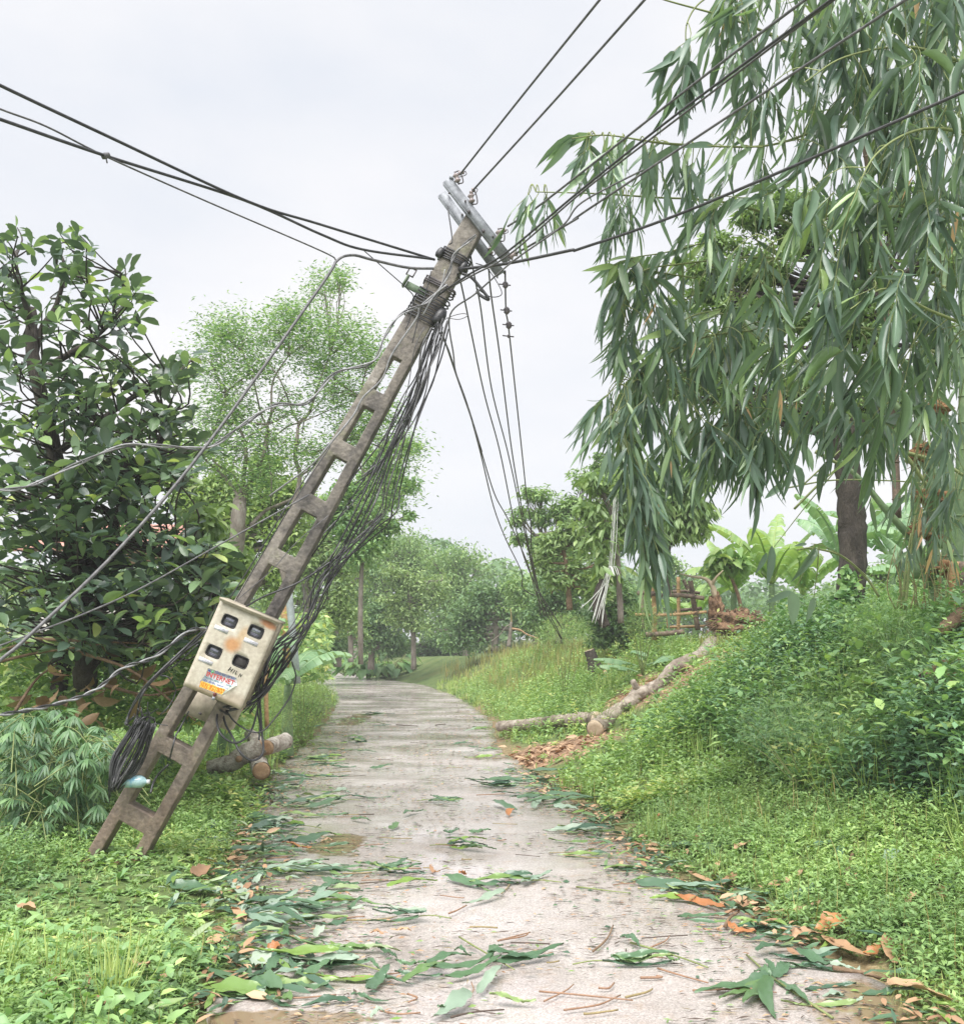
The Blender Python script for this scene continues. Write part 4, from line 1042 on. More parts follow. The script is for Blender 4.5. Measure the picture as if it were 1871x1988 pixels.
# big loops under the box
LO = [
 ([c6a(1310, 470), c6a(1275, 700), c6a(1285, 950), c6a(1295, 1120), c6a(1225, 1172), c6a(1150, 1120), c6a(1100, 1020), c6a(1060, 950), c6a(1040, 880)], .008, 'thick black cable loop hanging lowest under the meter box'),
 ([c6a(1330, 480), c6a(1300, 650), c6a(1260, 850), c6a(1210, 1000), c6a(1120, 1060), c6a(1030, 1010), c6a(1000, 920), c6a(1010, 850)], .007, 'black cable loop swinging round under the box corner'),
 ([c6a(1480, 540), c6a(1505, 640), c6a(1470, 760), c6a(1380, 890), c6a(1290, 985), c6a(1200, 980), c6a(1110, 920), c6a(1060, 850)], .0055, 'widest cable loop, bulging away from the box over the grass'),
 ([c6a(1440, 420), c6a(1420, 560), c6a(1330, 720), c6a(1240, 800), c6a(1150, 835), c6a(1080, 850)], .009, 'thick black cable curving in beneath the lower box corner'),
 ([c6a(1400, 500), c6a(1350, 640), c6a(1260, 760), c6a(1150, 810), c6a(1040, 830)], .008, 'black cable tucked close under the lower box corner'),
 ([c6a(1560, 300), c6a(1500, 470), c6a(1400, 620), c6a(1290, 740), c6a(1200, 800), c6a(1120, 830)], .0075, 'black cable from the bundle curling in behind the box'),
 ([c6a(1310, 470), c6a(1290, 560), c6a(1240, 700), c6a(1190, 790), c6a(1160, 830)], .012, 'thickest black cable lying along the side of the meter box'),
 ([c6a(1265, 700), c6a(1262, 850), c6a(1275, 950), c6a(1270, 1040)], .006, 'short cable hanging straight under the box'),
 ([c6a(1020, 850), c6a(1080, 880), c6a(1040, 860), c6a(1100, 850), c6a(1060, 830)], .007, 'small knot of black cable ends under the box corner'),
]
for px_, r_, lab in LO:
    cable([(x, y, 6.95 + .08 * math.sin(i)) for i, (x, y) in enumerate(px_)], r_, lab, 'cable', name='cable_loop', group='cable loops under the meter box')
LL = [
 ([c6a(940, 320), c6a(820, 430), c6a(680, 560), c6a(560, 680), c6a(480, 790), c6a(430, 900), c6a(425, 940)], .008, 'black cable arching from the box to the top of the frayed bundle, outermost'),
 ([c6a(935, 340), c6a(790, 480), c6a(600, 650), c6a(520, 760), c6a(495, 860), c6a(492, 900)], .007, 'black cable arching from the box to the frayed bundle, inner one'),
 ([c6a(900, 400), c6a(760, 500), c6a(640, 610), c6a(560, 690), c6a(470, 820), c6a(415, 930), c6a(440, 950)], .005, 'thin cable dropping from the box edge towards the frayed bundle'),
 ([c6a(880, 430), c6a(740, 560), c6a(640, 620), c6a(690, 640), c6a(735, 700), c6a(730, 760), c6a(690, 830), c6a(640, 880)], .0045, 'thin cable looping round beside the upper leg of the pole'),
 ([c6a(470, 890), c6a(430, 940), c6a(480, 960), c6a(530, 900), c6a(590, 900), c6a(605, 950), c6a(570, 1010)], .006, 'curl of cable tied round the head of the frayed bundle'),
 ([c6a(820, 860), c6a(790, 920), c6a(740, 1010), c6a(720, 1080), c6a(700, 1160)], .006, 'dark cable hanging between the two pole legs, upper piece'),
 ([c6a(690, 1200), c6a(620, 1270), c6a(590, 1330), c6a(578, 1380)], .007, 'dark cable hanging between the two pole legs, lower piece'),
 ([c6a(1200, 820), c6a(1100, 900), c6a(1010, 960), c6a(900, 1050)], .006, 'reddish brown stem lying behind the pole under the box'),
]
for px_, r_, lab in LL:
    cable([(x, y, (7.6 if 'stem' in lab else 6.82) + .06 * math.sin(i * 1.7)) for i, (x, y) in enumerate(px_)], r_, lab, 'stick_red' if 'stem' in lab else 'cable', name='cable_loop' if 'stem' not in lab else 'dead_stem', cat='cable' if 'stem' not in lab else 'stem', group=None)
# frayed bundle of cut cable ends lashed to the leg
fb0 = P(*c6a(560, 930), 6.8)
fray = empty('cable_bundle', fb0, 'thick frayed bundle of cut black cables hanging on the upper pole leg', 'cable bundle')
for k in range(70):
    s_ = ri.uniform(-1, 1)
    end = ri.uniform(.75, 1.0)
    a0 = np.array(c6a(545 + s_ * 55 + ri.normal(0, 10), 930 + s_ * 22 + ri.normal(0, 12)))
    a1 = np.array(c6a(475 + s_ * 82, 1080 + s_ * 34)); a2 = np.array(c6a(400 + s_ * 78 + ri.normal(0, 6), 1215 + s_ * 38)); a3 = np.array(c6a(345 + s_ * 38 + ri.normal(0, 8), 1330 + ri.normal(0, 25)))
    if s_ < -.75: a3 = np.array(c6a(312 + ri.normal(0, 4), 1400 + ri.normal(0, 25)))
    pts = [(*p_, 6.83 + .05 * math.cos(s_ * 1.6) * -1 + ri.normal(0, .012)) for p_ in (a0, a1, a2, a3)]
    w_ = spline(np.array([P(*p) for p in pts]), 5)
    V, F = tube(w_, float(ri.choice([.0036, .0044, .0052])), 4)
    put('cable_end', V, F, M['cable_grey' if ri.random() < .2 else 'cable'], fray)
for k in range(14):   # stray ends at the head
    a0 = np.array(c6a(540 + ri.normal(0, 25), 925 + ri.normal(0, 12))); ang = ri.uniform(-2.6, .2); L_ = ri.uniform(50, 130)
    a1 = a0 + np.array([math.cos(ang), math.sin(ang)]) * L_ * .3
    w_ = spline(np.array([P(*a0, 6.78), P(*((a0 + a1) / 2 + ri.normal(0, 4, 2)), 6.77), P(*a1, 6.76)]), 4)
    V, F = tube(w_, .003, 4); put('cable_end', V, F, M['cable'], fray)

# ------------------------------------------------------------------ logs, stump, fallen trunk, root plate
c1b = Cc(940, 1080, 3.018)
def log(name, label, ends, rads, mat, cutmat, rough=.05, cat='log', sub=8, sides=14, group=None, knots=()):
    """ends: world points; cut faces are their own parts"""
    w_ = spline(np.array(ends), sub)
    o = empty(name, w_[0], label, cat, group)
    V, F = tube(w_, rads, sides, False, rough); put('bark', V, F, M[mat], o)
    for i, (p, q, r_) in enumerate([(w_[0], w_[1], np.atleast_1d(rads)[0]), (w_[-1], w_[-2], np.atleast_1d(rads)[-1])]):
        ax = unit(p - q)
        acc = Acc(); acc.add(*lathe(p - ax * .01, ax, [(0, r_ * .99), (.012, r_ * .97), (.016, r_ * .55), (.014, .001)], sides)); put_ = acc.put('cut_end', M[cutmat], o)
    for (f, ax, r_, L_) in knots:
        p = w_[int(f * (len(w_) - 1))]
        acc = Acc(); acc.add(*tube(np.array([p, p + unit(np.array(ax)) * L_]), [r_ * 1.2, r_], 10, False, .05)); acc.put('branch_stub', M[mat], o)
        e = p + unit(np.array(ax)) * L_
        acc = Acc(); acc.add(*lathe(e - unit(np.array(ax)) * .004, unit(np.array(ax)), [(0, r_), (.006, r_ * .96), (.007, .001)], 10)); acc.put('cut_end', M[cutmat], o)
    return o
def gp(c, x, y, lift=0.0, d=None):
    px, py = c(x, y)
    q = on(px, py) if d is None else P(px, py, d)
    return q + np.array([0, 0, lift])
# log A: lies across the verge from the lane
def rest_(x, y, rr):
    """point whose underside touches the bank, seen at crop (x, y); rr = half thickness in crop px"""
    d = on(*c1b(x, y + rr))[1]
    p = P(*c1b(x, y), d); return p, rr / 3.018 * .97448 * d / FPX
A_ = [rest_(165, 1108, 30), rest_(320, 1098, 32), rest_(500, 1082, 38), rest_(630, 1070, 42), rest_(755, 1064, 45)]
dA0, dA1 = A_[0][0][1], A_[-1][0][1]
dl = np.linspace(dA0 * .55 + dA1 * .45, dA1, 5)
log('felled_log', 'long pale log lying flat at the lane edge, nearest the concrete', [P(*c1b(x, y), d) for (x, y), d in zip([(165, 1108), (320, 1098), (500, 1082), (630, 1070), (755, 1064)], dl)], [30 * k_ / 3.018 * .97448 * d / FPX for k_, d in zip((1, 1.1, 1.25, 1.4, 1.5), dl)], 'bark_trunk', 'cut', rough=.06)
TP_ = [(740, 1135, 56), (830, 1052, 48), (950, 965, 44), (1050, 900, 42), (1190, 800, 44), (1350, 692, 42), (1460, 600, 44)]
raw = [on(*c1b(x, y + r_ * .7))[1] for x, y, r_ in TP_]
print('trunk depths', raw, 'log', dA0, dA1)
d1_, d2_ = raw[0], max(raw[0] + 1.2, min(raw[-1], 18.0))
dt_ = np.maximum.accumulate(np.minimum(raw, d2_))
tp = lambda x, y, f: P(*c1b(x, y), d1_ + (d2_ - d1_) * f)
ft = empty('fallen_tree', P(735 * 0 + c1b(735, 1140)[0], c1b(735, 1140)[1], d1_), 'uprooted tree trunk sawn through at the verge, lying down the bank from its root plate', 'fallen tree')
w_ = spline(np.array([P(*c1b(x, y), d) for (x, y, r_), d in zip(TP_, dt_)]), 8)
rad_ = [r_ / 3.018 * .97448 * d / FPX for (x, y, r_), d in zip(TP_, dt_)]
w_ = w_ + np.stack([.03 * np.sin(np.arange(len(w_)) * .5), np.zeros(len(w_)), .025 * np.sin(np.arange(len(w_)) * .37 + 1)], -1)
V, F = tube(w_, rad_, 18, False, .06); put('trunk', V, F, M['bark_trunk'], ft)
for (f_, dv_, r_, L_) in [(.25, (.3, -.8, .6), .03, .09), (.45, (-.5, -.3, .9), .035, .12), (.68, (.2, -.9, .5), .028, .1)]:
    p_ = w_[int(f_ * len(w_))]; e_ = p_ + unit(np.array(dv_)) * (rad_[2] + L_)
    V, F = tube(np.array([p_, e_]), [r_ * 1.4, r_], 8, True, .1); put('branch_stub', V, F, M['bark_trunk'], ft)
r0_ = rad_[0]
ax = unit(w_[0] - w_[1]); acc = Acc(); acc.add(*lathe(w_[0] - ax * .012, ax, [(0, r0_ * .98), (.014, r0_ * .95), (.018, r0_ * .5), (.016, .001)], 16)); acc.put('cut_end', M['cut'], ft)
def blob(name, c, rx, ry, rz, mat, parent, seed, rough=.38, sub=5):
    bm = bmesh.new(); bmesh.ops.create_icosphere(bm, subdivisions=sub, radius=1.0)
    rs = np.random.default_rng(seed); ph = rs.uniform(0, 6, 12)
    V = np.array([v.co[:] for v in bm.verts]); F = np.array([[v.index for v in f.verts] for f in bm.faces]); bm.free()
    d = 1 + rough * (.5 * np.sin(V[:, 0] * 3 + ph[0]) * np.sin(V[:, 1] * 4 + ph[1]) + .35 * np.sin(V[:, 2] * 7 + ph[2] + 2 * V[:, 0]) + .3 * np.sin(V[:, 0] * 11 + ph[3]) * np.sin(V[:, 2] * 9 + ph[4]) + 1.1 * (rs.random(len(V)) - .5) * .35)
    return put(name, V * d[:, None] * [rx, ry, rz] + c, F, M[mat], parent, smooth=(mat != 'earth'))
rc = tp(1580, 490, 1.0)
sc = d2_ / 2027 * .97448 / 3.018
blob('root_plate', rc, 150 * sc, .35, 82 * sc, 'earth', ft, 3)
blob('root_plate', tp(1462, 400, 1.0), 40 * sc, .15, 95 * sc, 'earth', ft, 4)
acc = Acc()
acc.add(*tube(spline(np.array([tp(1465, 330, 1), tp(1440, 260, 1), tp(1400, 220, 1), tp(1320, 208, 1), tp(1250, 190, 1)]), 5), [.06, .045, .03, .02, .01], 7, True, .06))
acc.add(*tube(spline(np.array([tp(1440, 260, 1), tp(1470, 210, .98), tp(1510, 170, .98)]), 5), [.035, .02, .01], 6, True, .06))
acc.put('root', M['cut'], ft)
acc = Acc()
for k in range(150):
    a = ri.uniform(0, math.pi * 2); p = rc + np.array([math.cos(a) * 140 * sc, -.3 + .3 * ri.random(), math.sin(a) * 74 * sc]) * np.array([1, 1, 1])
    q = p + np.array([math.cos(a) * .12, -.05, math.sin(a) * .1 - .06]) * ri.uniform(.5, 1.6)
    acc.add(*tube(spline([p, (p + q) / 2 + ri.normal(0, .03, 3), q], 3), [.012, .003], 4))
acc.put('root_hair', M['bark_brown'], ft)['kind'] = 'stuff'
# stump leaning on the bank
s0, s1 = gp(c1b, 745, 800), None
dS = s0[1]
log('tree_stump', 'short dark leaning stump half hidden in the bank greenery', [P(*c1b(750, 800), dS), P(*c1b(730, 720), dS), P(*c1b(705, 650), dS)], [.16, .12, .1], 'bark_dark', 'cut')
# heaved clods and crushed growth where the legs enter the soil
for k_, s_ in enumerate((-1, 1)):
    ft_ = pp(30, s_ * .125); ft_[2] = float(terrain(ft_[0], ft_[1]))
    for j_ in range(7):
        a_ = rng.uniform(0, 6.28); q_ = ft_ + [math.cos(a_) * rng.uniform(.07, .17), math.sin(a_) * rng.uniform(.07, .16), .015]
        z_ = rng.uniform(.018, .045); bmv = blob('soil_clod', q_, z_ * 1.4, z_ * 1.2, z_, 'earth', pole, 300 + k_ * 20 + j_, .5, 2)
        bmv.parent = None; bmv.location = np.array(PB); tag(bmv, 'small brown soil clod heaved up round the foot of the leaning pole', 'soil clod', 'soil clods at the pole foot')
n = 900
fx = np.where(rng.random(n) < .5, -.125, .125); bs_ = np.array([pp(30, f_) for f_ in fx]) + np.stack([rng.normal(0, .13, n), rng.normal(-.08, .13, n), np.zeros(n)], -1)
bs_[:, 2] = terrain(bs_[:, 0], bs_[:, 1]) + .085 * rng.random(n) ** 1.3
V, F, T = leaves(bs_, unit(rdir(n, -.3, .7)), np.tile([0, 0, 1.], (n, 1)) + rng.normal(0, .4, (n, 3)), rng.uniform(.03, .065, n), rng.uniform(.015, .03, n), T_OVATE, .3, .9 * rng.random(n))
tag(put('weeds', V, F, M['weed'], tint=T), 'weeds crowding round the two feet of the leaning pole', kind='stuff')
# sawn logs on the near verge
dL = 10.9
log('sawn_log', 'thick mottled log with a fork stub, lying behind the cable loops', [P(*c6a(945, 1215), dL), P(*c6a(1080, 1190), dL), P(*c6a(1180, 1130), dL + .05), P(*c6a(1290, 1070), dL + .1)], [.065, .09, .105, .09], 'bark_mottled', 'cut_orange', knots=[(.55, (.2, -1, .0), .035, .13)], group='sawn logs on the near verge')
log('sawn_log', 'upright short log standing behind the forked one', [P(*c6a(1210, 1000), dL + .5), P(*c6a(1260, 1060), dL + .3), P(*c6a(1290, 1120), dL + .2)], [.06, .07, .075], 'bark_mottled', 'cut', group='sawn logs on the near verge')
log('sawn_log', 'short pale log closest to the lane, cut end turned to the pole', [P(*c6a(1320, 1090), dL + .1), P(*c6a(1440, 1045), dL + .5)], [.08, .085], 'bark_mottled', 'cut_orange', group='sawn logs on the near verge')
log('sawn_log', 'log seen end-on showing its round orange cut face', [P(*c6a(1285, 1240), dL - .45), P(*c6a(1265, 1190), dL + .2)], [.088, .09], 'bark_mottled', 'cut_orange', group='sawn logs on the near verge')
# piles of brush behind
# old wood at the right margin
c9 = Cc(1300, 1000, 3.0177)
log('split_plank', 'reddish split wood slab sticking in at the frame edge above the undergrowth', [P(*c9(1745, 765), 8.2), P(*c9(1830, 700), 8.3), P(*c9(1920, 640), 8.4)], [.05, .06, .06], 'bark_brown', 'cut_orange', cat='wood', sides=6)
log('old_log', 'mossy brown log end in the dark undergrowth at the frame edge', [P(*c9(1660, 1130), 7.6), P(*c9(1780, 1090), 7.7), P(*c9(1990, 1060), 7.8)], [.12, .17, .19], 'bark_brown', 'bark_dark')

# ------------------------------------------------------------------ bamboo pen on the bank
dF1 = on(*c1b(1095, 575))[1]
dF1 = float(np.clip(dF1, 13.5, 18)); dF2 = dF1 + .9
fn = empty('bamboo_fence', P(*c1b(1095, 570), dF1), 'rough frame of bamboo posts and rails standing on the bank before the banana plants', 'bamboo fence')
k_ = dF1 / 2027 * .97448 / 3.018 * 1.15
def pole_part(name, pts, r, mat, dd=dF1):
    w_ = spline(np.array([P(*c1b(*p), dd) for p in pts]), 6)
    acc = Acc(); V, F = tube(w_, r * k_, 10, True, .015); acc.add(V, F)
    L_ = np.linalg.norm(w_[-1] - w_[0]); ax = unit(w_[-1] - w_[0])
    for f in np.arange(.12, 1, .22): acc.add(*lathe(w_[0] + ax * L_ * f - ax * .008, ax, [(0, r * k_), (.005, r * k_ * 1.14), (.012, r * k_ * 1.14), (.016, r * k_)], 10))
    return acc.put(name, M[mat], fn)
pole_part('post', [(1095, 590), (1097, 400), (1093, 210)], 14, 'pole_tan')
pole_part('post', [(1030, 520), (1025, 400), (1030, 300)], 9, 'pole_dark', dF2)
pole_part('post', [(1240, 540), (1242, 400), (1240, 210)], 10, 'pole_tan', dF2)
pole_part('post', [(1358, 530), (1335, 380), (1312, 232)], 14, 'pole_dark', dF1 + .1)
pole_part('post', [(1180, 520), (1178, 440)], 8, 'pole_tan', dF2)
pole_part('rail', [(992, 308), (1060, 305), (1145, 322)], 12, 'pole_dark', dF1 - .12)
pole_part('rail', [(1150, 316), (1280, 322), (1395, 338)], 12, 'pole_dark', dF1 - .12)
pole_part('rail', [(1195, 300), (1290, 296), (1370, 308)], 9, 'pole_dark', dF2 + .1)
pole_part('rail', [(980, 436), (1180, 438), (1410, 420)], 8, 'pole_tan', dF1 - .12)
pole_part('rail', [(1235, 412), (1380, 398)], 9, 'pole_dark', dF2 + .1)
pole_part('rail', [(1045, 556), (1150, 552), (1275, 538)], 13, 'pole_dark', dF1 - .12)
pole_part('rail', [(1180, 512), (1400, 506)], 8, 'pole_tan', dF2)
pole_part('brace', [(1270, 225), (1285, 260), (1300, 285)], 9, 'pole_dark', dF1 - .15)
for (x, y) in [(1095, 312), (1095, 436), (1330, 330), (1345, 424)]:
    acc = Acc(); q = P(*c1b(x, y), dF1 - .06)
    for i in range(3): acc.add(*tube(spline([q + np.array([.055 * math.cos(a), -.09 * math.sin(a) - .02, (i - 1) * .015 + .03 * math.sin(a * 2)]) for a in np.linspace(0, 2 * math.pi, 9)], 2), .005, 4))
    acc.put('lashing', M['twig_dark'], fn)

# thin poles and posts along the far verge
def rod(name, pts, d, r, mat, label, cat, n=5):
    w_ = spline(np.array([P(*p, d) for p in pts]), n); V, F = tube(w_, r, 7, True, .02); return tag(put(name, V, F, M[mat], origin=w_[0]), label, cat)
rod('pipe_post', [c5b(430, 1460), c5b(400, 1100), c5b(350, 570)], 13.5, .05, 'pipe', 'pale grey pipe post standing behind the meter box', 'post')
rod('pipe_post', [c5b(718, 1290), c5b(708, 900), c5b(700, 640)], 26, .05, 'pipe', 'thin pale post beside the far end of the lane', 'post')
rod('bamboo_stake', [c5b(310, 1330), c5b(318, 1000), c5b(335, 560)], 14.5, .07, 'pole_tan', 'brown bare trunk standing beside the pale pipe post', 'trunk')
rod('bamboo_stake', [c5b(630, 1240), c5b(600, 1120), c5b(580, 1020)], 20, .02, 'pipe', 'short thin stake leaning in the far verge', 'stake')
rod('bamboo_stake', [c5b(150, 1871), c5b(140, 1500), c5b(150, 1300)], 11.5, .025, 'pole_tan', 'thin dry stake beneath the cable loops', 'stake')
# snapped sapling with orange break
sx = empty('broken_sapling', P(*c1b(225, 620), 19), 'snapped sapling with torn orange splinter on the grassy crest', 'sapling')
for pts, r_, m_ in [([(220, 630), (230, 560), (235, 480)], .045, 'bark'), ([(240, 520), (290, 530), (330, 555), (400, 580)], .02, 'cut_orange'), ([(235, 492), (200, 515), (165, 560), (110, 600)], .013, 'bark'), ([(238, 490), (236, 440), (232, 400)], .014, 'twig')]:
    acc = Acc(); acc.add(*tube(spline(np.array([P(*c1b(*p), 19) for p in pts]), 5), [r_, r_ * .5], 7, True, .06)); acc.put('branch' if m_ != 'bark' else 'stem', M[m_], sx)

# ------------------------------------------------------------------ trees
def crown_points(blobs, d, dspread=1.0, per=26, sig=.2, flat_=.6, shell=.5):
    """blobs (px, py, rx_px, ry_px, n[, dd]) -> leaf positions, cluster centres"""
    pos, cen, bl = [], [], []
    for b in blobs:
        px, py, rx, ry, n = b[:5]; dd = b[5] if len(b) > 5 else 0
        c = P(px, py, d + dd); s = (d + dd) / FPX
        R = np.array([rx * s, (rx + ry) / 2 * s * dspread, ry * s])
        m = max(3, n // per)
        dr = rdir(m); rad = rng.random(m) ** shell
        cc = c + dr * rad[:, None] * R * .88
        k = rng.integers(0, m, n)
        sg = min(R[0], R[2]) * sig + .02
        p = cc[k] + rng.normal(size=(n, 3)) * sg * np.array([1, 1, flat_])
        pos.append(p); cen.append(cc); bl.append((c, R))
    return np.vstack(pos), cen, bl

def limbs(acc, start_pts, bl, cen, r0, twigs=6, twig_r=.008, sides=5, bow=.12, jit=.05):
    """limbs from the nearest trunk point below each blob to its centre, then twigs to cluster centres"""
    for (c, R), cc in zip(bl, cen):
        S = np.array(start_pts); dist = np.linalg.norm(S - c, axis=1) + np.where(S[:, 2] > c[2], 5, 0)
        s = S[np.argmin(dist)]
        L = np.linalg.norm(c - s)
        mid = (s + c) / 2 + np.array([0, 0, -bow * L * .5]) + rng.normal(0, jit * L, 3)
        w_ = spline(np.array([s, mid, c]), 6)
        acc.add(*tube(w_, [r0, r0 * .35], sides, False, .05))
        idx = rng.permutation(len(cc))[:twigs]
        for i in idx:
            k = rng.integers(len(w_) // 2, len(w_)); a = w_[k]; e = cc[i]
            m_ = (a + e) / 2 + rng.normal(0, .06 * np.linalg.norm(e - a), 3)
            acc.add(*tube(spline([a, m_, e], 4), [twig_r, twig_r * .4], 4, False))

def simple_tree(name, label, d, trunk, r, blobs, mat, bark, L, W, cat='tree', group=None, tmpl=T_DIAMOND, droop=.2, per=26, sig=.22, twigs=6, twig_r=.012, limb_r=None, dspread=1.0, flat_=.6, bow=.1, shell=.5, tlo=0, thi=1, leafparts=0, key=None, crown='crown'):
    tw = spline(np.array([P(x, y, d) for x, y in trunk]), 6)
    nb = []
    for b in blobs:
        if b[4] < 400: nb.append(b); continue
        ks = 5 if b[4] > 1000 else 3
        for _ in range(ks):
            a_ = rng.uniform(0, 6.28); q_ = rng.uniform(.25, .85); f_ = rng.uniform(.38, .72)
            nb.append((b[0] + b[2] * q_ * math.cos(a_), b[1] + b[3] * q_ * math.sin(a_), b[2] * f_, b[3] * f_, int(b[4] / ks * (.6 + .8 * rng.random()))) + tuple(b[5:]))
    blobs = nb
    o = empty(name, tw[0], label, cat, group)
    acc = Acc(); acc.add(*tube(tw, r, 9, True, .05)); acc.put('trunk', M[bark], o)
    pos, cen, bl = crown_points(blobs, d, dspread, per, sig, flat_, shell)
    acc = Acc(); limbs(acc, tw[len(tw) // 3:], bl, cen, limb_r or np.atleast_1d(r)[-1], twigs, twig_r, bow=bow); acc.put('branches', M[bark], o)
    n = len(pos)
    dv = rdir(n, -.9, .5); dv[:, 2] -= droop; dv = unit(dv)
    nr = unit(rdir(n, .1, 1) + np.array([0, 0, .5]))
    ln = L * rng.uniform(.65, 1.25, n); wd = W * rng.uniform(.75, 1.2, n)
    tn = np.clip(tlo + (thi - tlo) * (.55 * rng.random(n) + .45 * rng.random(n)), 0, 1)
    if leafparts:
        rest = leaf_objects(o, pos, dv, nr, ln, wd, tmpl, key or mat, M[mat], np.full(n, .3), tn, leafparts)
    else: rest = np.ones(n, bool)
    V, F, T = leaves(pos[rest], dv[rest], nr[rest], ln[rest], wd[rest], tmpl, .25, tn[rest])
    c = put(crown, V, F, M[mat], o, T)
    if leafparts: c['kind'] = 'stuff'
    return o

# far wood closing the view
prof = [(-900, 1060), (-300, 1040), (0, 1120), (300, 1120), (520, 1110), (640, 1060), (720, 1075), (800, 1085), (900, 1100), (960, 1095), (1050, 1120), (1150, 1105), (1300, 1120), (1420, 1165), (1600, 1160), (1750, 1150), (2000, 1110), (2700, 1080)]
n = 52000
px_ = rng.uniform(-900, 2700, n); ty = np.interp(px_, [a for a, b in prof], [b for a, b in prof]) - 16 + 12 * np.sin(px_ * .021) + 9 * np.sin(px_ * .057 + 1)
dd = rng.uniform(62, 74, n)
cx = (px_ - 935.5) / FPX * dd
ztop = CAM_H + (1240 - ty) / FPX * dd
zz = .3 + (ztop - .3) * rng.random(n) ** .7
pos = np.stack([cx, dd + .9 * np.sin(cx * .9 + zz), zz], -1)
pos += .5 * np.stack([np.sin(zz * 2.1), np.sin(cx), np.sin(cx * 1.7 + zz * .8)], -1)
V, F, T = leaves(pos, unit(rdir(n, -.8, .4)), unit(rdir(n, 0, 1) + [0, -.4, .4]), rng.uniform(.35, .7, n), rng.uniform(.25, .45, n), T_DIAMOND, .2, np.clip(.45 * rng.random(n) + .3 + .25 * np.sin(cx * .35), 0, 1))
tag(put('distant_wood', V, F, M['far'], tint=T), 'far dark green wood closing the view behind the lane', kind='stuff')

BG = [  # label, d, trunk px, r, blobs, mat, bark, L, W
 ('tall pale green tree whose bare dark stems show through, left of the gap of sky', 46, [(690, 1290), (700, 1230), (730, 1150), (735, 1100)], [.16, .1], [(735, 1090, 60, 55, 3000), (790, 1080, 50, 50, 2400), (700, 1150, 55, 50, 2400), (770, 1150, 60, 50, 2500), (830, 1110, 40, 60, 1800)], 'far2'),
 ('rounded green tree beneath the dip of open sky at the lane end', 44, [(905, 1290), (900, 1200), (890, 1150)], [.15, .09], [(880, 1100, 55, 55, 3000), (920, 1150, 55, 50, 2400), (850, 1160, 50, 45, 2000), (880, 1210, 60, 45, 2400)], 'far2'),
 ('small bluish green treetop standing above the others beside the cables', 58, [(795, 1200), (795, 1100), (793, 1040)], [.14, .06], [(790, 1048, 28, 30, 900), (770, 1070, 25, 25, 600), (810, 1066, 25, 25, 600)], 'far'),
 ('dark leafy tree low behind the straight pale trunk', 38, [(720, 1300), (722, 1250), (724, 1210)], [.13, .1], [(700, 1210, 50, 45, 2400), (760, 1220, 55, 45, 2400), (730, 1180, 50, 35, 1800)], 'far'),
 ('thin tree with a brown straight stem at the edge of the crest', 36, [(803, 1300), (802, 1230), (795, 1160), (790, 1110)], [.1, .05], [(795, 1170, 55, 30, 1500), (770, 1130, 50, 35, 1500), (830, 1140, 40, 35, 1200), (800, 1210, 40, 26, 800)], 'far3'),
 ('dense mid green bush tree over the dry grass crest', 34, [(960, 1265), (962, 1225), (958, 1190)], [.12, .08], [(940, 1200, 55, 45, 2600), (1000, 1205, 55, 45, 2600), (970, 1160, 50, 40, 2000), (900, 1220, 40, 40, 1500)], 'far'),
 ('olive green bushy tree behind the snapped sapling', 32, [(1040, 1260), (1042, 1220), (1040, 1180)], [.11, .08], [(1040, 1190, 50, 45, 2200), (1080, 1215, 50, 40, 2000), (1010, 1150, 40, 35, 1400)], 'far2'),
 ('yellow green tree directly behind the middle of the leaning pole', 26, [(600, 1290), (595, 1150), (585, 1060)], [.15, .09], [(590, 1020, 70, 55, 2600), (640, 1060, 60, 60, 2600), (620, 1120, 60, 60, 2400), (690, 1010, 45, 60, 1700), (560, 1180, 50, 50, 1800), (650, 1180, 50, 45, 1800)], 'far3'),
 ('dark green tree mass behind the cable bundle', 34, [(655, 1295), (655, 1230), (650, 1160)], [.13, .09], [(650, 1230, 50, 50, 2400), (610, 1240, 45, 45, 1800), (690, 1120, 45, 50, 1800)], 'far'),
 ('bushy green tree left of the orange barked sapling', 27, [(1085, 1250), (1085, 1200), (1080, 1160)], [.1, .07], [(1065, 1160, 45, 45, 1800), (1110, 1190, 50, 40, 1800), (1100, 1120, 40, 40, 1400)], 'far'),
 ('soft blue green feathery tree beyond the bamboo frame', 40, [(1275, 1250), (1277, 1180), (1280, 1130)], [.12, .06], [(1290, 1130, 60, 35, 1600), (1250, 1160, 50, 40, 1500), (1330, 1160, 40, 40, 1200), (1290, 1090, 36, 22, 600)], 'far2'),
 ('dark green bush behind the wrapped stub', 21, [(1210, 1235), (1212, 1200), (1210, 1170)], [.08, .06], [(1190, 1180, 50, 45, 2200), (1235, 1205, 45, 40, 1700), (1165, 1215, 40, 35, 1400), (1260, 1240, 50, 26, 1300)], 'far'),
 ('deep green thicket at the far end of the lane', 48, [(770, 1300), (772, 1260), (770, 1235)], [.12, .1], [(760, 1262, 60, 30, 2400), (830, 1262, 60, 30, 2400), (890, 1262, 50, 26, 1600)], 'far'),
 ('pale leaved tree at the frame edge behind the bamboo culms', 24, [(1790, 1230), (1792, 1170), (1795, 1120)], [.12, .08], [(1790, 1110, 60, 60, 2600), (1850, 1150, 50, 60, 2200), (1730, 1160, 50, 45, 1800), (1690, 1120, 36, 30, 900)], 'far2'),
]
for lab, d, tr, r_, bl, mt in BG:
    simple_tree('background_tree', lab, d, tr, r_, bl, mt, 'bark', .17 * (d / 45) ** .5, .075 * (d / 45) ** .5, group='trees beyond the lane', dspread=1.4, per=22, sig=.45, twigs=7, twig_r=.013)
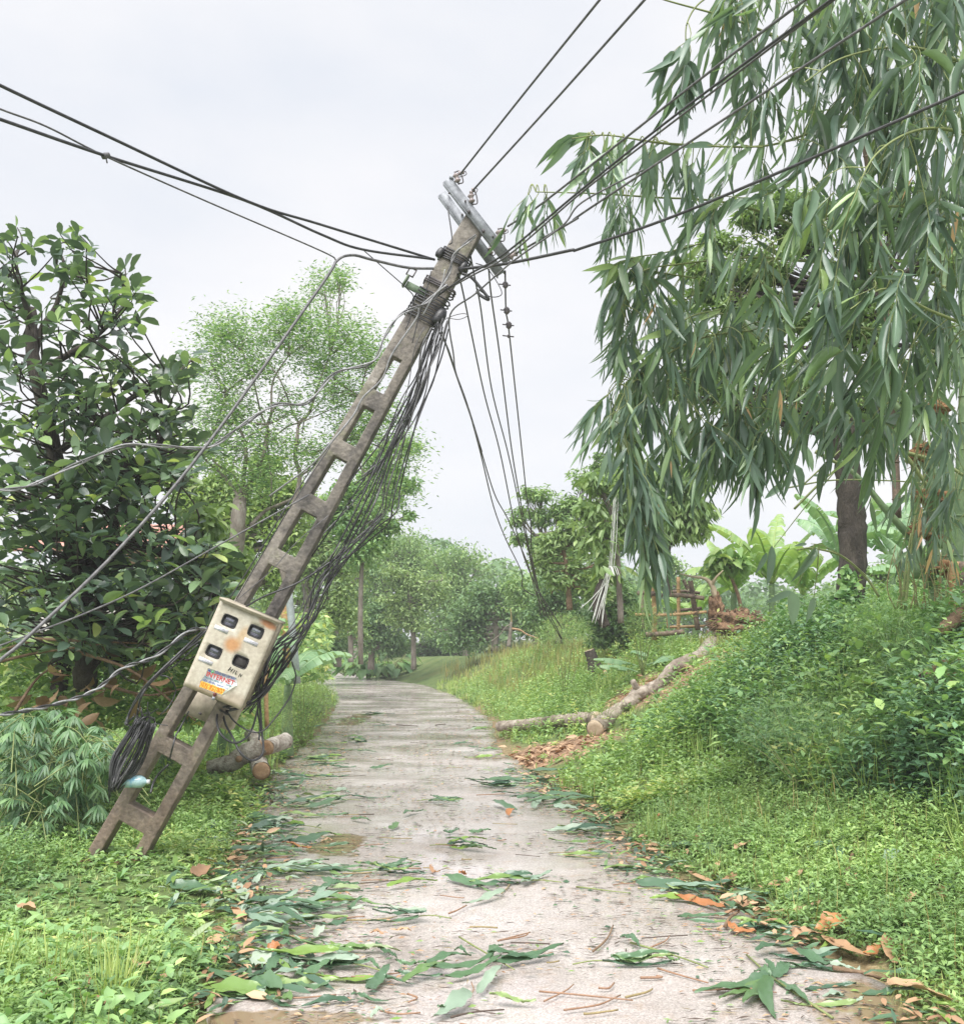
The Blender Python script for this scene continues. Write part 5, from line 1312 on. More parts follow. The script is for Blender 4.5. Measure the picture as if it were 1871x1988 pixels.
# straight pale trunk with small crown at the lane end
simple_tree('young_tree', 'young tree with a straight pale trunk forking under a light crown at the lane end', 33, [c5b(930, 1260), c5b(928, 1080), c5b(915, 960)], [.09, .07], [(*c5b(860, 870), 26, 20, 500), (*c5b(960, 870), 26, 18, 500), (*c5b(900, 800), 32, 20, 600), (*c5b(1000, 960), 22, 14, 260), (*c5b(1060, 1010), 18, 8, 120)], 'far2', 'bark', .13, .07, per=20, twig_r=.01)

# feathery acacia behind the pole
AC = [(470, 655, 55, 45, 3000), (430, 640, 40, 26, 1300), (540, 640, 55, 36, 2600), (600, 660, 60, 40, 3600), (680, 650, 60, 34, 3600), (720, 700, 36, 22, 1200), (630, 560, 34, 34, 1100, .4), (660, 545, 22, 22, 500),
      (570, 610, 45, 22, 1400), (490, 720, 50, 30, 1600), (620, 710, 46, 24, 1400), (430, 760, 40, 50, 1300), (680, 770, 60, 40, 1500), (760, 880, 50, 40, 1500), (790, 870, 30, 20, 500), (740, 960, 50, 45, 1700), (560, 760, 30, 12, 200), (450, 870, 45, 45, 1200), (400, 820, 40, 36, 900), (670, 850, 45, 36, 1000)]
ac = empty('acacia_tree', P(455, 1300, 15), 'tall thin feathery tree with dark bare forks rising behind the leaning pole', 'tree')
acc = Acc()
def br(pts, r0, r1, d=15.0, sides=7):
    acc.add(*tube(spline(np.array([P(x, y, d + .15 * math.sin(i * 2.1)) for i, (x, y) in enumerate(pts)]), 6), [r0, r1], sides, True, .05))
br([(448, 1300), (455, 1160), c7q(450, 1050), c7q(465, 830)], .13, .1)
acc.put('trunk', M['bark'], ac)
acc = Acc()
br([c7q(465, 840), c7q(500, 600), c7q(520, 420), c7q(500, 250), c7q(410, 50), (440, 760)], 0.0420, 0.0110)
br([c7q(470, 850), c7q(560, 650), c7q(680, 420), c7q(720, 250), c7q(725, 120), c7q(760, 0), (530, 740), (560, 690)], 0.0360, 0.0110)
br([c7q(720, 140), c7q(660, 10), (490, 730), (470, 680)], 0.0180, 0.0066)
br([c7q(460, 820), c7q(320, 620), c7q(110, 430), c7q(0, 330)], 0.0270, 0.0110)
br([c7q(460, 700), c7q(400, 600), c7q(250, 500), c7q(140, 380)], 0.0180, 0.0066)
br([(565, 1180), c7q(820, 1200), c7q(960, 900), c7q(1030, 610), c7q(985, 450), c7q(1000, 280), c7q(1025, 110), c7q(1120, 0), (622, 735), (640, 690)], 0.0450, 0.0110)
br([c7q(1020, 110), c7q(960, 0), (545, 740), (510, 690)], 0.0180, 0.0066)
br([c7q(1030, 610), c7q(1180, 500), c7q(1300, 330), (680, 850)], 0.0180, 0.0066)
br([c7q(560, 1080), c7q(700, 940), c7q(850, 870), c7q(960, 820)], 0.0300, 0.0165)
br([c7q(740, 280), c7q(900, 150), c7q(1060, 90), c7q(1250, 10), (700, 770)], 0.0150, 0.0055)
br([c7q(740, 300), c7q(900, 290), c7q(1080, 250)], 0.0096, 0.0044)
br([c7q(725, 280), c7q(735, 450), c7q(760, 640), c7q(755, 880)], 0.0108, 0.0077)
br([c7q(560, 80), c7q(640, 170), c7q(710, 230)], 0.0096, 0.0055)
br([c7q(1050, 200), c7q(1090, 60), (640, 760), (690, 700)], 0.0096, 0.0044)
AC = [(b[0], b[1], b[2] * 1.12, b[3] * 1.5, int(b[4] * (.5 if b[4] > 2400 else .75))) + tuple(b[5:]) for b in AC]
AC += [(410, 700, 50, 50, 1000), (450, 800, 60, 50, 1500), (520, 860, 55, 46, 1200), (600, 880, 50, 46, 1300), (395, 880, 50, 50, 1200), (560, 800, 40, 36, 500), (640, 760, 50, 46, 900), (690, 830, 40, 46, 900), (740, 800, 46, 40, 900), (500, 930, 50, 46, 1300)]
pos, cen, bl = crown_points(AC, 15, 1.3, 20, .46, .55, .5)
limbs(acc, [P(*c7q(725, 120), 15), P(560, 690, 15), P(470, 680, 15), P(640, 690, 15), P(440, 760, 15), P(700, 770, 15), P(680, 850, 15)], bl, cen, .018, 8, .007, bow=.05)
acc.put('branches', M['bark'], ac)
n = len(pos); dv = unit(rdir(n, -.5, .3)); nr = unit(rdir(n, .3, 1))
V, F, T = leaves(pos, dv, nr, rng.uniform(.04, .1, n), rng.uniform(.014, .028, n), T_DIAMOND, .2)
put('crown', V, F, M['feather'], ac, T)
# fuller olive crowns behind it
simple_tree('olive_tree', 'bushy olive green tree filling the gap between the dark tree and the pole', 19, [(380, 1300), (385, 1150), (390, 1040)], [.14, .09],
            [(380, 960, 60, 50, 3000), (430, 930, 50, 46, 2400), (500, 985, 56, 40, 2600), (540, 930, 50, 40, 2000), (350, 880, 40, 40, 1500), (440, 1020, 60, 50, 2400), (540, 1050, 50, 50, 2000), (400, 1100, 70, 50, 2200), (500, 1120, 50, 50, 1600), (580, 960, 36, 36, 1000)], 'olive', 'bark', .12, .055, per=26, sig=.36, twig_r=.012)
simple_tree('olive_tree', 'light leaved tree standing just right of the pole behind the cable bundle', 22, [(700, 1290), (700, 1160), (705, 1040)], [.06, .04],
            [(700, 960, 50, 45, 2200), (740, 900, 46, 40, 1600), (770, 940, 36, 36, 1100), (690, 1040, 50, 40, 2000), (650, 1000, 50, 45, 1900), (740, 1010, 36, 30, 1000), (790, 860, 26, 16, 300), (790, 1000, 16, 12, 120)], 'feather', 'bark', .13, .06, per=26, sig=.36, twig_r=.012)

# trees over the bank, mid distance
simple_tree('spreading_tree', 'open spreading light green tree with an arching limb, behind the slack lines', 24, [(1190, 1230), (1175, 1100), (1150, 1060), (1100, 1035), (1040, 1040)], [.12, .05],
            [(1070, 970, 50, 30, 1100), (1130, 1000, 55, 36, 1500), (1040, 1010, 40, 26, 700), (1160, 930, 45, 36, 1200), (1190, 960, 50, 40, 1500), (1170, 885, 20, 30, 400), (1100, 1060, 60, 36, 1500), (1020, 1060, 40, 30, 800), (1180, 1060, 50, 40, 1400), (1230, 1020, 50, 40, 1400), (1010, 990, 20, 14, 160)], 'far2', 'bark', .15, .05, per=22, sig=.34, twig_r=.012, limb_r=.03)
simple_tree('orange_trunk_tree', 'small tree with an orange brown trunk and low spreading boughs on the bank', 20, [c1b(588, 410), c1b(578, 250), c1b(570, 150), c1b(545, 30)], [.06, .035],
            [(1100, 1060, 60, 30, 900), (1060, 1090, 36, 30, 500), (1140, 1100, 46, 30, 800), (1085, 1130, 30, 20, 300), (1160, 1150, 36, 24, 500), (1130, 1030, 50, 26, 700)], 'far3', 'bark_brown', .13, .06, per=18, sig=.34, twig_r=.012, limb_r=.03)
acc = Acc()
acc.add(*tube(spline(np.array([P(*c1b(x, y), 20) for x, y in [(575, 260), (530, 240), (500, 255), (480, 310)]]), 5), [.04, .015], 6)); acc.add(*tube(spline(np.array([P(*c1b(x, y), 20) for x, y in [(590, 255), (630, 222), (690, 210)]]), 5), [.04, .015], 6))
b_ = [o for o in bpy.data.objects if o.name.startswith('orange_trunk_tree')][0]
acc.put('bough', M['bark_brown'], b_)
c4 = Cc(1160, 600, 2.462)
simple_tree('drooping_leaf_tree', 'slim dark stemmed tree with bright drooping leaves rising behind the bamboo frame', 17.5, [c4(418, 1440), c4(420, 1300), c4(425, 1200), c4(455, 1160)], [.045, .035],
            [(*c4(470, 1100), 52, 26, 330), (*c4(540, 1020), 44, 26, 330), (*c4(400, 1050), 50, 30, 330), (*c4(560, 1120), 34, 20, 180), (*c4(450, 900), 56, 36, 420), (*c4(520, 860), 36, 36, 300), (*c4(360, 880), 50, 40, 380), (*c4(440, 980), 60, 30, 380), (*c4(600, 1010), 26, 16, 110), (*c4(350, 1140), 40, 30, 220)], 'lightleaf', 'bark_dark', .2, .065, tmpl=T_OVATE, droop=.9, per=9, sig=.26, twigs=12, twig_r=.01, limb_r=.02, leafparts=220, key='light', crown='foliage')
simple_tree('young_tree', 'leafy light green branch mass behind the hanging bamboo curtain', 15.5, [(1205, 1210), (1200, 1100), (1195, 1020)], [.05, .03],
            [(1150, 960, 50, 36, 420), (1190, 1000, 50, 40, 420), (1160, 1040, 36, 36, 300), (1215, 940, 40, 50, 360)], 'lightleaf', 'bark', .18, .06, tmpl=T_OVATE, droop=.6, per=10, sig=.26, twigs=8, leafparts=0)

# stub wrapped with white strings and a leafy top
st = empty('leaning_stub', P(*c1b(795, 500), 15.5), 'dark leaning stub with white strings trailing and a tuft of pale leaves on top', 'stub')
acc = Acc(); acc.add(*tube(spline(np.array([P(*c1b(x, y), 15.5) for x, y in [(805, 510), (775, 440), (755, 370), (775, 280), (810, 195)]]), 6), [.07, .09, .075, .09, .06], 9, True, .07)); acc.put('stub_stem', M['bark_dark'], st)
for k in range(11):
    x0 = 835 + ri.normal(0, 14); top_y = -300 if k < 5 else 200
    x1 = 780 - ri.uniform(0, 110) * (k % 3) / 1.4
    w_ = spline(np.array([P(*c1b(x0 + 30, top_y), 15.2), P(*c1b(x0, 150), 15.3), P(*c1b((x0 + x1) / 2 - 5, 310), 15.3), P(*c1b(x1, 430 + ri.uniform(-40, 90)), 15.25)]), 6)
    V, F = tube(w_, .0055, 4); put('string', V, F, M['string'], st)
n = 60; c0 = P(*c1b(820, 150), 15.5); dv = unit(rdir(n, -.9, .3) + [0, -.2, -.4])
V, F, T = leaves(c0 + rng.normal(0, 1, (n, 3)) * [.12, .1, .13], dv, unit(rdir(n, .1, 1)), rng.uniform(.18, .3, n), rng.uniform(.06, .09, n), T_OVATE, .4)
put('leaf_tuft', V, F, M['lightleaf'], st, T)

# sapling rising from the root plate
sp = simple_tree('papaya_sapling', 'leafy sapling with a bent brown stem growing over the upturned root plate', d2_ + .3, [c1b(1622, 430), c1b(1600, 320), c1b(1560, 220), c1b(1520, 160)], [.035, .025],
            [(*c1b(1500, 110), 34, 18, 60), (*c1b(1540, 70), 30, 20, 60), (*c1b(1450, 150), 26, 14, 40), (*c1b(1590, 130), 26, 16, 40)], 'banana', 'bark_brown', .3, .12, tmpl=T_OVATE, droop=.1, per=5, sig=.3, twigs=6, twig_r=.008, leafparts=120, key='pap', crown='foliage')

# ------------------------------------------------------------------ banana plants
def banana_leaf(parent, base, az, el, L, W, mat, droop=1.0, tear=.35, seed=0):
    rs = np.random.default_rng(seed)
    h = np.array([math.cos(az), math.sin(az), 0]); n = 26
    t = np.linspace(0, 1, n)
    ang = el - droop * t ** 1.6
    d = np.cos(ang)[:, None] * h + np.sin(ang)[:, None] * np.array([0, 0, 1.])
    mid = base + np.vstack([np.zeros(3), np.cumsum(d[:-1] * L / (n - 1), axis=0)])
    side = np.array([-math.sin(az), math.cos(az), 0])
    acc = Acc(); acc.add(*tube(mid, [.022 * L, .004], 5), T=.95)
    V = []; F = []; T = []
    for sgn in (-1, 1):
        i0 = 3; sag = 0
        for i in range(3, n - 1):
            w0 = W / 2 * math.sin(math.pi * min(1, (t[i] - .08) / .95)) ** .55; w1 = W / 2 * math.sin(math.pi * min(1, max(.02, (t[i + 1] - .08) / .95))) ** .55
            if rs.random() < tear: sag = rs.uniform(0, .8)
            up = np.cross(d[i], side) * -1
            up = up if up[2] > 0 else -up
            gap = .12 if rs.random() < tear else 0
            for a, b, w_, q in ((i, 0, w0, 0), (i + 1, 0, w1, 1)): pass
            k = len(V)
            m0 = mid[i]; m1 = mid[i] * gap + mid[i + 1] * (1 - gap)
            for m_, w_ in ((m0, w0), (m1, w1)):
                V += [m_, m_ + side * sgn * w_ * .55 + up * .12 * w_ - np.array([0, 0, sag * .15 * w_]) + d[i] * w_ * .12, m_ + side * sgn * w_ * (1 - .25 * sag) - np.array([0, 0, (.25 + sag) * .8 * w_]) + d[i] * w_ * .4]
            F += [[k, k + 1, k + 4], [k, k + 4, k + 3], [k + 1, k + 2, k + 5], [k + 1, k + 5, k + 4]]
            tv = np.clip(.3 + .5 * rs.random() * .6 + .3 * t[i], 0, 1); T += [tv] * 6
    acc.add(V, F, np.array(T))
    return acc.put('leaf', M[mat], parent)
def banana(px, py, d, H, n, L, W, mat, label, seed, lean=(0, 0)):
    rs = np.random.default_rng(seed)
    b = P(px, py, d); b[2] = float(terrain(b[0], b[1]))
    o = empty('banana_plant', b, label, 'banana plant', 'banana plants')
    top = b + [lean[0], lean[1], H]
    acc = Acc(); acc.add(*tube(spline([b, (b + top) / 2 + [lean[0] * .2, 0, 0], top], 4), [.1, .07, .05], 9)); acc.put('stem', M['culm'], o)
    for k in range(n):
        az = k * 2.4 + rs.uniform(-.4, .4)
        banana_leaf(o, top, az, rs.uniform(.75, 1.4), L * rs.uniform(.75, 1.1), W * rs.uniform(.8, 1.1), mat, rs.uniform(.5, 1.7), .4, seed * 50 + k)
banana(1425, 1200, 20, 1.15, 8, 1.35, .42, 'banana', 'yellow green banana plant behind the root plate and sapling', 1)
banana(1500, 1200, 19, 1.25, 8, 1.55, .44, 'banana', 'bright banana plant with upright torn leaves between the sapling and the dark trunk', 2)
banana(1560, 1205, 21, 1.2, 8, 1.6, .44, 'banana', 'banana plant with a long leaf reaching up beside the dark trunk', 3)
banana(1640, 1200, 18, 1.4, 8, 1.7, .42, 'banana_cool', 'cool green banana plant partly behind the dark trunk', 4)
banana(1735, 1190, 20, 1.8, 9, 1.9, .46, 'banana_cool', 'taller banana plant with finely torn leaves between trunk and bamboo culms', 5)
banana(1800, 1200, 17, 1.0, 7, 1.5, .4, 'banana_cool', 'low banana plant among the foot of the bamboo culms', 6)
banana(1350, 1230, 21, .7, 7, 1.1, .36, 'banana', 'small banana plant hidden behind the bamboo frame', 7)
banana(440, 1290, 12.5, .9, 5, 1.35, .42, 'banana_cool', 'banana plant whose pale torn leaf stands up beside the pole', 8)
banana(560, 1290, 13.5, .95, 5, 1.0, .36, 'banana_cool', 'banana plant drooping a broad leaf just behind the pole opening', 9)
banana(330, 1310, 11.5, .7, 6, 1.2, .4, 'banana', 'banana clump half hidden behind the dark glossy tree', 10)
banana(90, 1330, 11.5, .5, 6, 1.3, .42, 'banana_cool', 'banana clump under the dark tree near the frame edge', 12)

# fallen banana / torn pale leaves on the bank
for k, (q, az, L_) in enumerate([((1000, 795), 3.3, .75), ((1000, 835), 3.5, .65), ((1050, 790), .2, .7), ((1025, 760), 1.4, .7), ((1090, 790), .9, .7), ((1060, 740), 1.9, .6)]):
    p = on(*c1b(*q)) + [0, 0, .12]
    tag(banana_leaf(empty('dummy', p), p, az, .35, L_, .2, 'banana_cool', .5, .2, 200 + k), None)
for o in [o for o in bpy.data.objects if o.name.startswith('dummy')]:
    ch = o.children[0]; ch.parent = None; ch.location = o.location; ch.name = 'fallen_leaf'
    tag(ch, 'broad blue green leaf fallen on the earth beside the leaning trunk', 'leaf', 'broad leaves fallen on the bank'); bpy.data.objects.remove(o)

# taro plants at the lane end
for k, (x, y) in enumerate([(880, 1230), (1010, 1215), (1085, 1200), (1170, 1180), (1230, 1150), (1310, 1130), (1380, 1190), (960, 1160), (1280, 1240), (1150, 1250)]):
    px, py = c5b(x, y); b = P(px, py, 40); b[2] = .1
    o = empty('taro_plant', b, 'broad leaved green plant at the far end of the lane', 'plant', 'broad leaved plants at the lane end')
    n = 9; a = rng.uniform(0, 6.28, n); e = rng.uniform(.3, 1.0, n); hv = np.stack([np.cos(a) * np.cos(e), np.sin(a) * np.cos(e), np.sin(e)], -1)
    p = b + hv * rng.uniform(.5, 1.0, (n, 1)) * (1.3 if k in (3, 4, 5) else .9)
    acc = Acc()
    for i in range(n): acc.add(*tube(np.array([b, p[i]]), .018, 4))
    acc.put('stems', M['twig_green'], o)
    V, F, T = leaves(p, unit(hv * [1, 1, .1] + [0, 0, -.3]), np.tile([0, 0, 1.], (n, 1)) + hv * .3, rng.uniform(.5, .8, n), rng.uniform(.3, .45, n), T_OVATE, .3)
    put('leaves', V, F, M['taro'], o, T)

# ------------------------------------------------------------------ dark glossy tree at the near verge
DT = [(30, 470, 70, 40, 60), (110, 490, 70, 45, 70), (55, 560, 80, 60, 90), (150, 540, 50, 50, 45), (240, 555, 46, 60, 60), (245, 620, 40, 60, 50), (40, 660, 70, 70, 110), (120, 640, 60, 60, 55), (200, 680, 70, 60, 90), (340, 715, 50, 45, 55), (370, 700, 30, 30, 26), (280, 750, 70, 50, 90),
      (60, 770, 90, 70, 150), (180, 780, 90, 60, 150), (320, 790, 60, 60, 100), (100, 870, 120, 80, 230), (250, 870, 100, 80, 220), (340, 870, 50, 60, 80), (60, 980, 120, 80, 260), (200, 980, 110, 80, 260), (320, 970, 70, 60, 120), (100, 1080, 130, 80, 280), (250, 1080, 110, 80, 260), (360, 1080, 70, 60, 120),
      (60, 1180, 110, 70, 220), (200, 1180, 120, 70, 250), (320, 1170, 80, 60, 150), (400, 1150, 50, 50, 70), (120, 1250, 100, 36, 110), (260, 1250, 100, 40, 130), (370, 1230, 60, 40, 70)]
dk = empty('broadleaf_tree', P(240, 1400, 9.2), 'dark glossy broadleaf tree with thick oval leaves filling the side of the view', 'tree')
DD = 9.0
acc = Acc()
def br2(pts, r0, r1, dd=0.0, sides=8):
    w_ = spline(np.array([P(x, y, DD + dd + .12 * math.sin(i * 2.3 + x)) for i, (x, y) in enumerate(pts)]), 6); acc.add(*tube(w_, [r0, r1], sides, True, .05)); return w_
t1 = br2([c5c(670, 860), c5c(680, 680), c5c(690, 540), (160, 1150), (130, 1000), (100, 850), (65, 700), (60, 600)], .1, .05)
t2 = br2([c5c(450, 960), c5c(480, 800), c5c(520, 680), c5c(540, 600), (140, 1180), (230, 1000), (250, 850)], .075, .04, .3)
acc.put('trunk', M['bark_dark'], dk)
acc = Acc()
b1 = br2([(65, 700), (80, 640), (110, 590), (125, 520), (110, 480)], .035, .01)
b2 = br2([(75, 720), (130, 690), (190, 650), (240, 590), (235, 530)], .035, .01)
b3 = br2([(110, 880), (190, 820), (260, 770), (330, 735), (370, 700)], .035, .01)
b4 = br2([(230, 1000), (290, 900), (320, 820), (300, 760)], .035, .012)
b5 = br2([(150, 1100), (250, 1060), (340, 1080), (420, 1130)], .03, .01)
b6 = br2([(60, 620), (40, 560), (30, 500)], .03, .01)
cents = []
for (px, py, rx, ry, m) in DT:
    m = m * (.72 if py < 800 else .95); k = max(4, int(m / 5.2)); a = rng.uniform(0, 6.28, k); r_ = np.sqrt(rng.random(k))
    for i in range(k):
        cents.append(P(px + math.cos(a[i]) * r_[i] * rx, py + math.sin(a[i]) * r_[i] * ry, DD + rng.uniform(-1.1, 1.0)))
cents = np.array(cents)
spine = np.vstack([t1[12:], t2[12:], b1, b2, b3, b4, b5, b6])
for c in cents:
    dist = np.linalg.norm(spine - c, axis=1) + np.where(spine[:, 2] > c[2] - .05, .6, 0); s = spine[np.argmin(dist)]
    L_ = np.linalg.norm(c - s)
    if L_ > 1.2: s = s + (c - s) * (1 - .9 / L_)
    acc.add(*tube(spline([s, (s + c) / 2 + rng.normal(0, .07 * L_, 3) - [0, 0, .05 * L_], c], 3), [.011, .005], 4, False))
acc.put('branches', M['bark_dark'], dk)
pos, dv, nr = [], [], []
for c in cents:
    ax = unit(np.array([rng.normal(0, .5), rng.normal(0, .5), 1.0]))
    m = rng.integers(5, 9)
    for k in range(m):
        a = k * 2.4 + rng.uniform(-.3, .3); el = rng.uniform(-.25, 1.1)
        h = np.array([math.cos(a), math.sin(a), 0]); h = unit(h - ax * np.dot(h, ax))
        v = unit(h * math.cos(el) + ax * math.sin(el))
        pos.append(c - ax * .015 * k + v * .015); dv.append(v); nr.append(unit(ax * math.cos(el) - h * math.sin(el) + rng.normal(0, .15, 3)))
pos, dv, nr = map(np.array, (pos, dv, nr)); n = len(pos)
ln = rng.uniform(.1, .2, n); wd = ln * rng.uniform(.38, .52, n); tn = rng.random(n) * .992
rest = leaf_objects(dk, pos, dv, nr, ln, wd, T_OBOV, 'dark', M['dark'], rng.uniform(.1, .5, n), tn, 300)
V, F, T = leaves(pos[rest], dv[rest], nr[rest], ln[rest], wd[rest], T_OBOV, .3, tn[rest]); put('foliage', V, F, M['dark'], dk, T)['kind'] = 'stuff'
# lighter green custard-like shrub leaves at its lane side
simple_tree('leafy_shrub', 'lighter green leafy shrub growing out beneath the dark tree towards the pole', 9.8, [(410, 1370), (405, 1280), (400, 1180)], [.04, .025],
            [(400, 1080, 60, 50, 300), (440, 1130, 46, 60, 280), (380, 1180, 60, 50, 300), (430, 1210, 40, 40, 200), (330, 1220, 60, 40, 220), (400, 1010, 40, 40, 180), (470, 1080, 26, 30, 80)], 'lightleaf', 'bark', .14, .06, tmpl=T_OVATE, droop=.4, per=8, sig=.3, twigs=14, twig_r=.006, cat='shrub')
# withered brown leaves hanging below the canopy
wb = empty('withered_branch', P(150, 1330, 8.6), 'fallen brushwood with large withered brown leaves under the dark tree', 'branch')
acc = Acc()
for pts in [[(-20, 1290), (60, 1270), (130, 1260), (200, 1250)], [(30, 1380), (70, 1320), (110, 1290)], [(150, 1265), (250, 1300), (330, 1360), (380, 1400)], [(60, 1240), (180, 1245), (290, 1250)], [(200, 1330), (290, 1350), (380, 1330)], [(0, 1265), (60, 1245), (120, 1235)]]:
    V, F = tube(spline(np.array([P(x, y, 8.5 + .2 * math.sin(x)) for x, y in pts]), 5), [.016, .006], 6, True, .08); put('branch', V, F, M['bark_brown'], wb)
n = 34; q = np.stack([rng.uniform(-20, 400, n), rng.uniform(1270, 1400, n)], -1)
pos = np.array([P(x, y, rng.uniform(8.1, 9.2)) for x, y in q]); dv = unit(rdir(n, -1, .1)); nr = unit(rdir(n)); ln = rng.uniform(.12, .22, n); wd = ln * .5
leaf_objects(wb, pos, dv, nr, ln, wd, T_OBOV, 'dead', M['deadleaf'], rng.uniform(.3, .9, n), rng.random(n), 34)
# thick undergrowth behind, under the canopy
def scrub(name, label, pxr, pyr, dr, n, mat, L, ar, dens=None, tmpl=T_OVATE, droop=.1, group=None, tlo=0, thi=1, clump=None):
    x = rng.uniform(*pxr, n); y = rng.uniform(*pyr, n); d = rng.uniform(*dr, n)
    r0 = np.stack([(x - 935.5) / FPX, CT + (y - 994) / FPX * ST, ST - (y - 994) / FPX * CT], -1)
    pos = r0 / r0[:, 1:2] * d[:, None] + [0, 0, CAM_H]
    dv = unit(rdir(n, -.5, .6) + [0, 0, -droop]); nr = unit(rdir(n, .2, 1) + [0, -.3, .3])
    ln = L * rng.uniform(.6, 1.25, n)
    V, F, T = leaves(pos, dv, nr, ln, ln * ar, T_KITE if tmpl is T_OVATE else tmpl, .3, tlo + (thi - tlo) * rng.random(n))
    return tag(put(name, V, F, M[mat], tint=T), label, None, group, 'stuff')
scrub('undergrowth', 'tangled undergrowth under the dark tree behind the brushwood', (-60, 480), (1230, 1410), (8.9, 11.5), 6500, 'weed', .12, .45)
scrub('undergrowth', 'low green scrub beyond the pole between lane and trees', (470, 640), (1190, 1320), (14, 24), 7000, 'weed', .13, .42)

# fine bamboo shrub in the near corner
fs = empty('fine_bamboo_shrub', P(110, 1640, 7.6), 'dense shrub of fine bamboo leaf sprays in the near corner beside the pole foot', 'shrub')
pos, dv, nr, ln = [], [], [], []
acc = Acc()
for k in range(420):
    a = rng.uniform(0, 6.28); r_ = rng.random() ** .5
    px = 95 + 150 * r_ * math.cos(a); py = 1500 + 125 * r_ * math.sin(a)
    if px > 175 + (1620 - py) * .38: continue
    c = P(px, py, rng.uniform(7.3, 8.6)); o2 = rdir(1, -.2, .6)[0]; o2[1] -= .4; o2 = unit(o2)
    if k % 2 == 0: acc.add(*tube(spline([c - o2 * .35 + [0, 0, -.15], c - o2 * .12, c], 3), [.005, .002], 4, False))
    m = rng.integers(7, 12)
    for i in range(m):
        f = (i / (m - 1) - .5) * 2
        s_ = unit(np.cross(o2, [0, 0, 1.]))
        v = unit(o2 * (1.1 - abs(f) * .7) + s_ * f * 1.0 + np.array([0, 0, -.45 - .3 * rng.random()]))
        pos.append(c + o2 * .02 * (1 - abs(f))); dv.append(v); nr.append(unit(np.array([0, -.3, 1]) + rng.normal(0, .25, 3))); ln.append(rng.uniform(.08, .15))
acc.put('stems', M['twig_green'], fs)
pos, dv, nr, ln = map(np.array, (pos, dv, nr, ln)); n = len(pos)
V, F, T = leaves(pos, dv, nr, ln, ln * .16, T_BLADE, .35, np.repeat(rng.random(n // 9 + 1), 9)[:n] * .6 + .4 * rng.random(n)); put('foliage', V, F, M['bamboo_fine'], fs, T)['kind'] = 'stuff'

# ------------------------------------------------------------------ dark trunk tree and the big bamboo clump
c9b = Cc(1600, 700, 3.3125)
simple_tree('dark_trunk_tree', 'tree with a thick straight dark trunk and fine bright crown behind the bamboo', 11.0,
            [c9b(300, 1650), c9b(320, 1500), c9b(325, 1200), c9b(310, 1000), c9b(290, 750), c9b(290, 550), (1700, 760), (1710, 560)], [.15, .14, .12],
            [(1500, 430, 100, 60, 3200), (1420, 520, 90, 70, 3200), (1600, 500, 90, 80, 3000), (1350, 560, 60, 60, 1800), (1740, 430, 90, 70, 2600), (1830, 480, 60, 80, 2200), (1560, 620, 120, 60, 3000), (1450, 640, 100, 60, 2600), (1700, 620, 100, 80, 2600), (1820, 650, 70, 90, 2200), (1400, 740, 110, 70, 2600), (1560, 780, 120, 70, 2800), (1700, 800, 80, 50, 1500), (1310, 700, 60, 70, 1400)], 'lightleaf', 'bark_dark', .085, .035, per=30, sig=.22, twigs=8, twig_r=.006, limb_r=.035, thi=.85)
tr_o = [o for o in bpy.data.objects if o.name.startswith('dark_trunk_tree')][0]
# creeper leaves climbing the dark trunk foot
n = 130; q = [c9b(295 + rng.normal(0, 32), rng.uniform(1430, 1680)) for _ in range(n)]
pos = np.array([P(x, y, 10.8 - .06 * rng.random()) for x, y in q])
V, F, T = leaves(pos, unit(rdir(n, -1, .2)), unit(rdir(n, -.1, .4) + [0, -1, 0]), rng.uniform(.07, .11, n), rng.uniform(.06, .09, n), T_OVATE, .1, .3 + .6 * rng.random(n))
put('creeper', V, F, M['weed2'], tr_o, T)

bb = empty('bamboo_clump', np.array([4.6, 10.2, float(terrain(4.6, 10.2))]), 'huge bamboo clump with long drooping dark green leaves hanging over the bank', 'bamboo')
def culm(pts, r, name='culm', mat='culm', step=.32, parent=bb):
    w_ = spline(np.array([P(x, y, d) for x, y, d in pts]), 8)
    acc = Acc(); acc.add(*tube(w_, r, 10, True, .01))
    s = np.concatenate([[0], np.cumsum(np.linalg.norm(np.diff(w_, axis=0), axis=1))])
    for q in np.arange(.15, s[-1], step):
        i = min(len(w_) - 2, int(np.searchsorted(s, q))); ax = unit(w_[i + 1] - w_[i]); rr = np.interp(q / s[-1], np.linspace(0, 1, len(np.atleast_1d(r))), np.atleast_1d(r))
        acc.add(*lathe(w_[i] - ax * .008, ax, [(0, rr), (.005, rr * 1.16), (.011, rr * 1.16), (.016, rr)], 10))
    return acc.put(name, M[mat], parent)
dC = 9.6
cq = lambda x, y, d=dC: (*c9b(x, y), d)
culm([cq(830, 1560), cq(790, 1400), cq(720, 1250), cq(540, 1040), cq(400, 870), cq(230, 710)], [.045, .035, .018])
culm([cq(870, 1720), cq(862, 1400), cq(845, 1150), cq(835, 950), cq(800, 700), cq(700, 480), cq(560, 300)], [.06, .05, .03])
culm([cq(935, 1720, 9.8), cq(940, 1400, 9.8), cq(960, 1000, 9.8), cq(910, 500, 9.8), cq(915, 0, 9.8), cq(930, -500, 9.8), cq(900, -1400, 9.8)], [.05, .045, .03])
culm([cq(900, 1300, 9.5), cq(905, 900, 9.5), cq(940, 600, 9.5), cq(955, 350, 9.5), cq(1040, 200, 9.5)], [.028, .02, .012])
culm([cq(870, 1500, 9.5), cq(850, 900, 9.5), cq(880, 400, 9.5), cq(700, 100, 9.5), cq(500, -60, 9.2)], [.04, .03, .018])
culm([cq(1010, 1700, 10), cq(1030, 1000, 10), cq(1060, 300, 10), cq(1050, -400, 10), cq(1000, -1300, 9.8)], [.055, .05, .03])
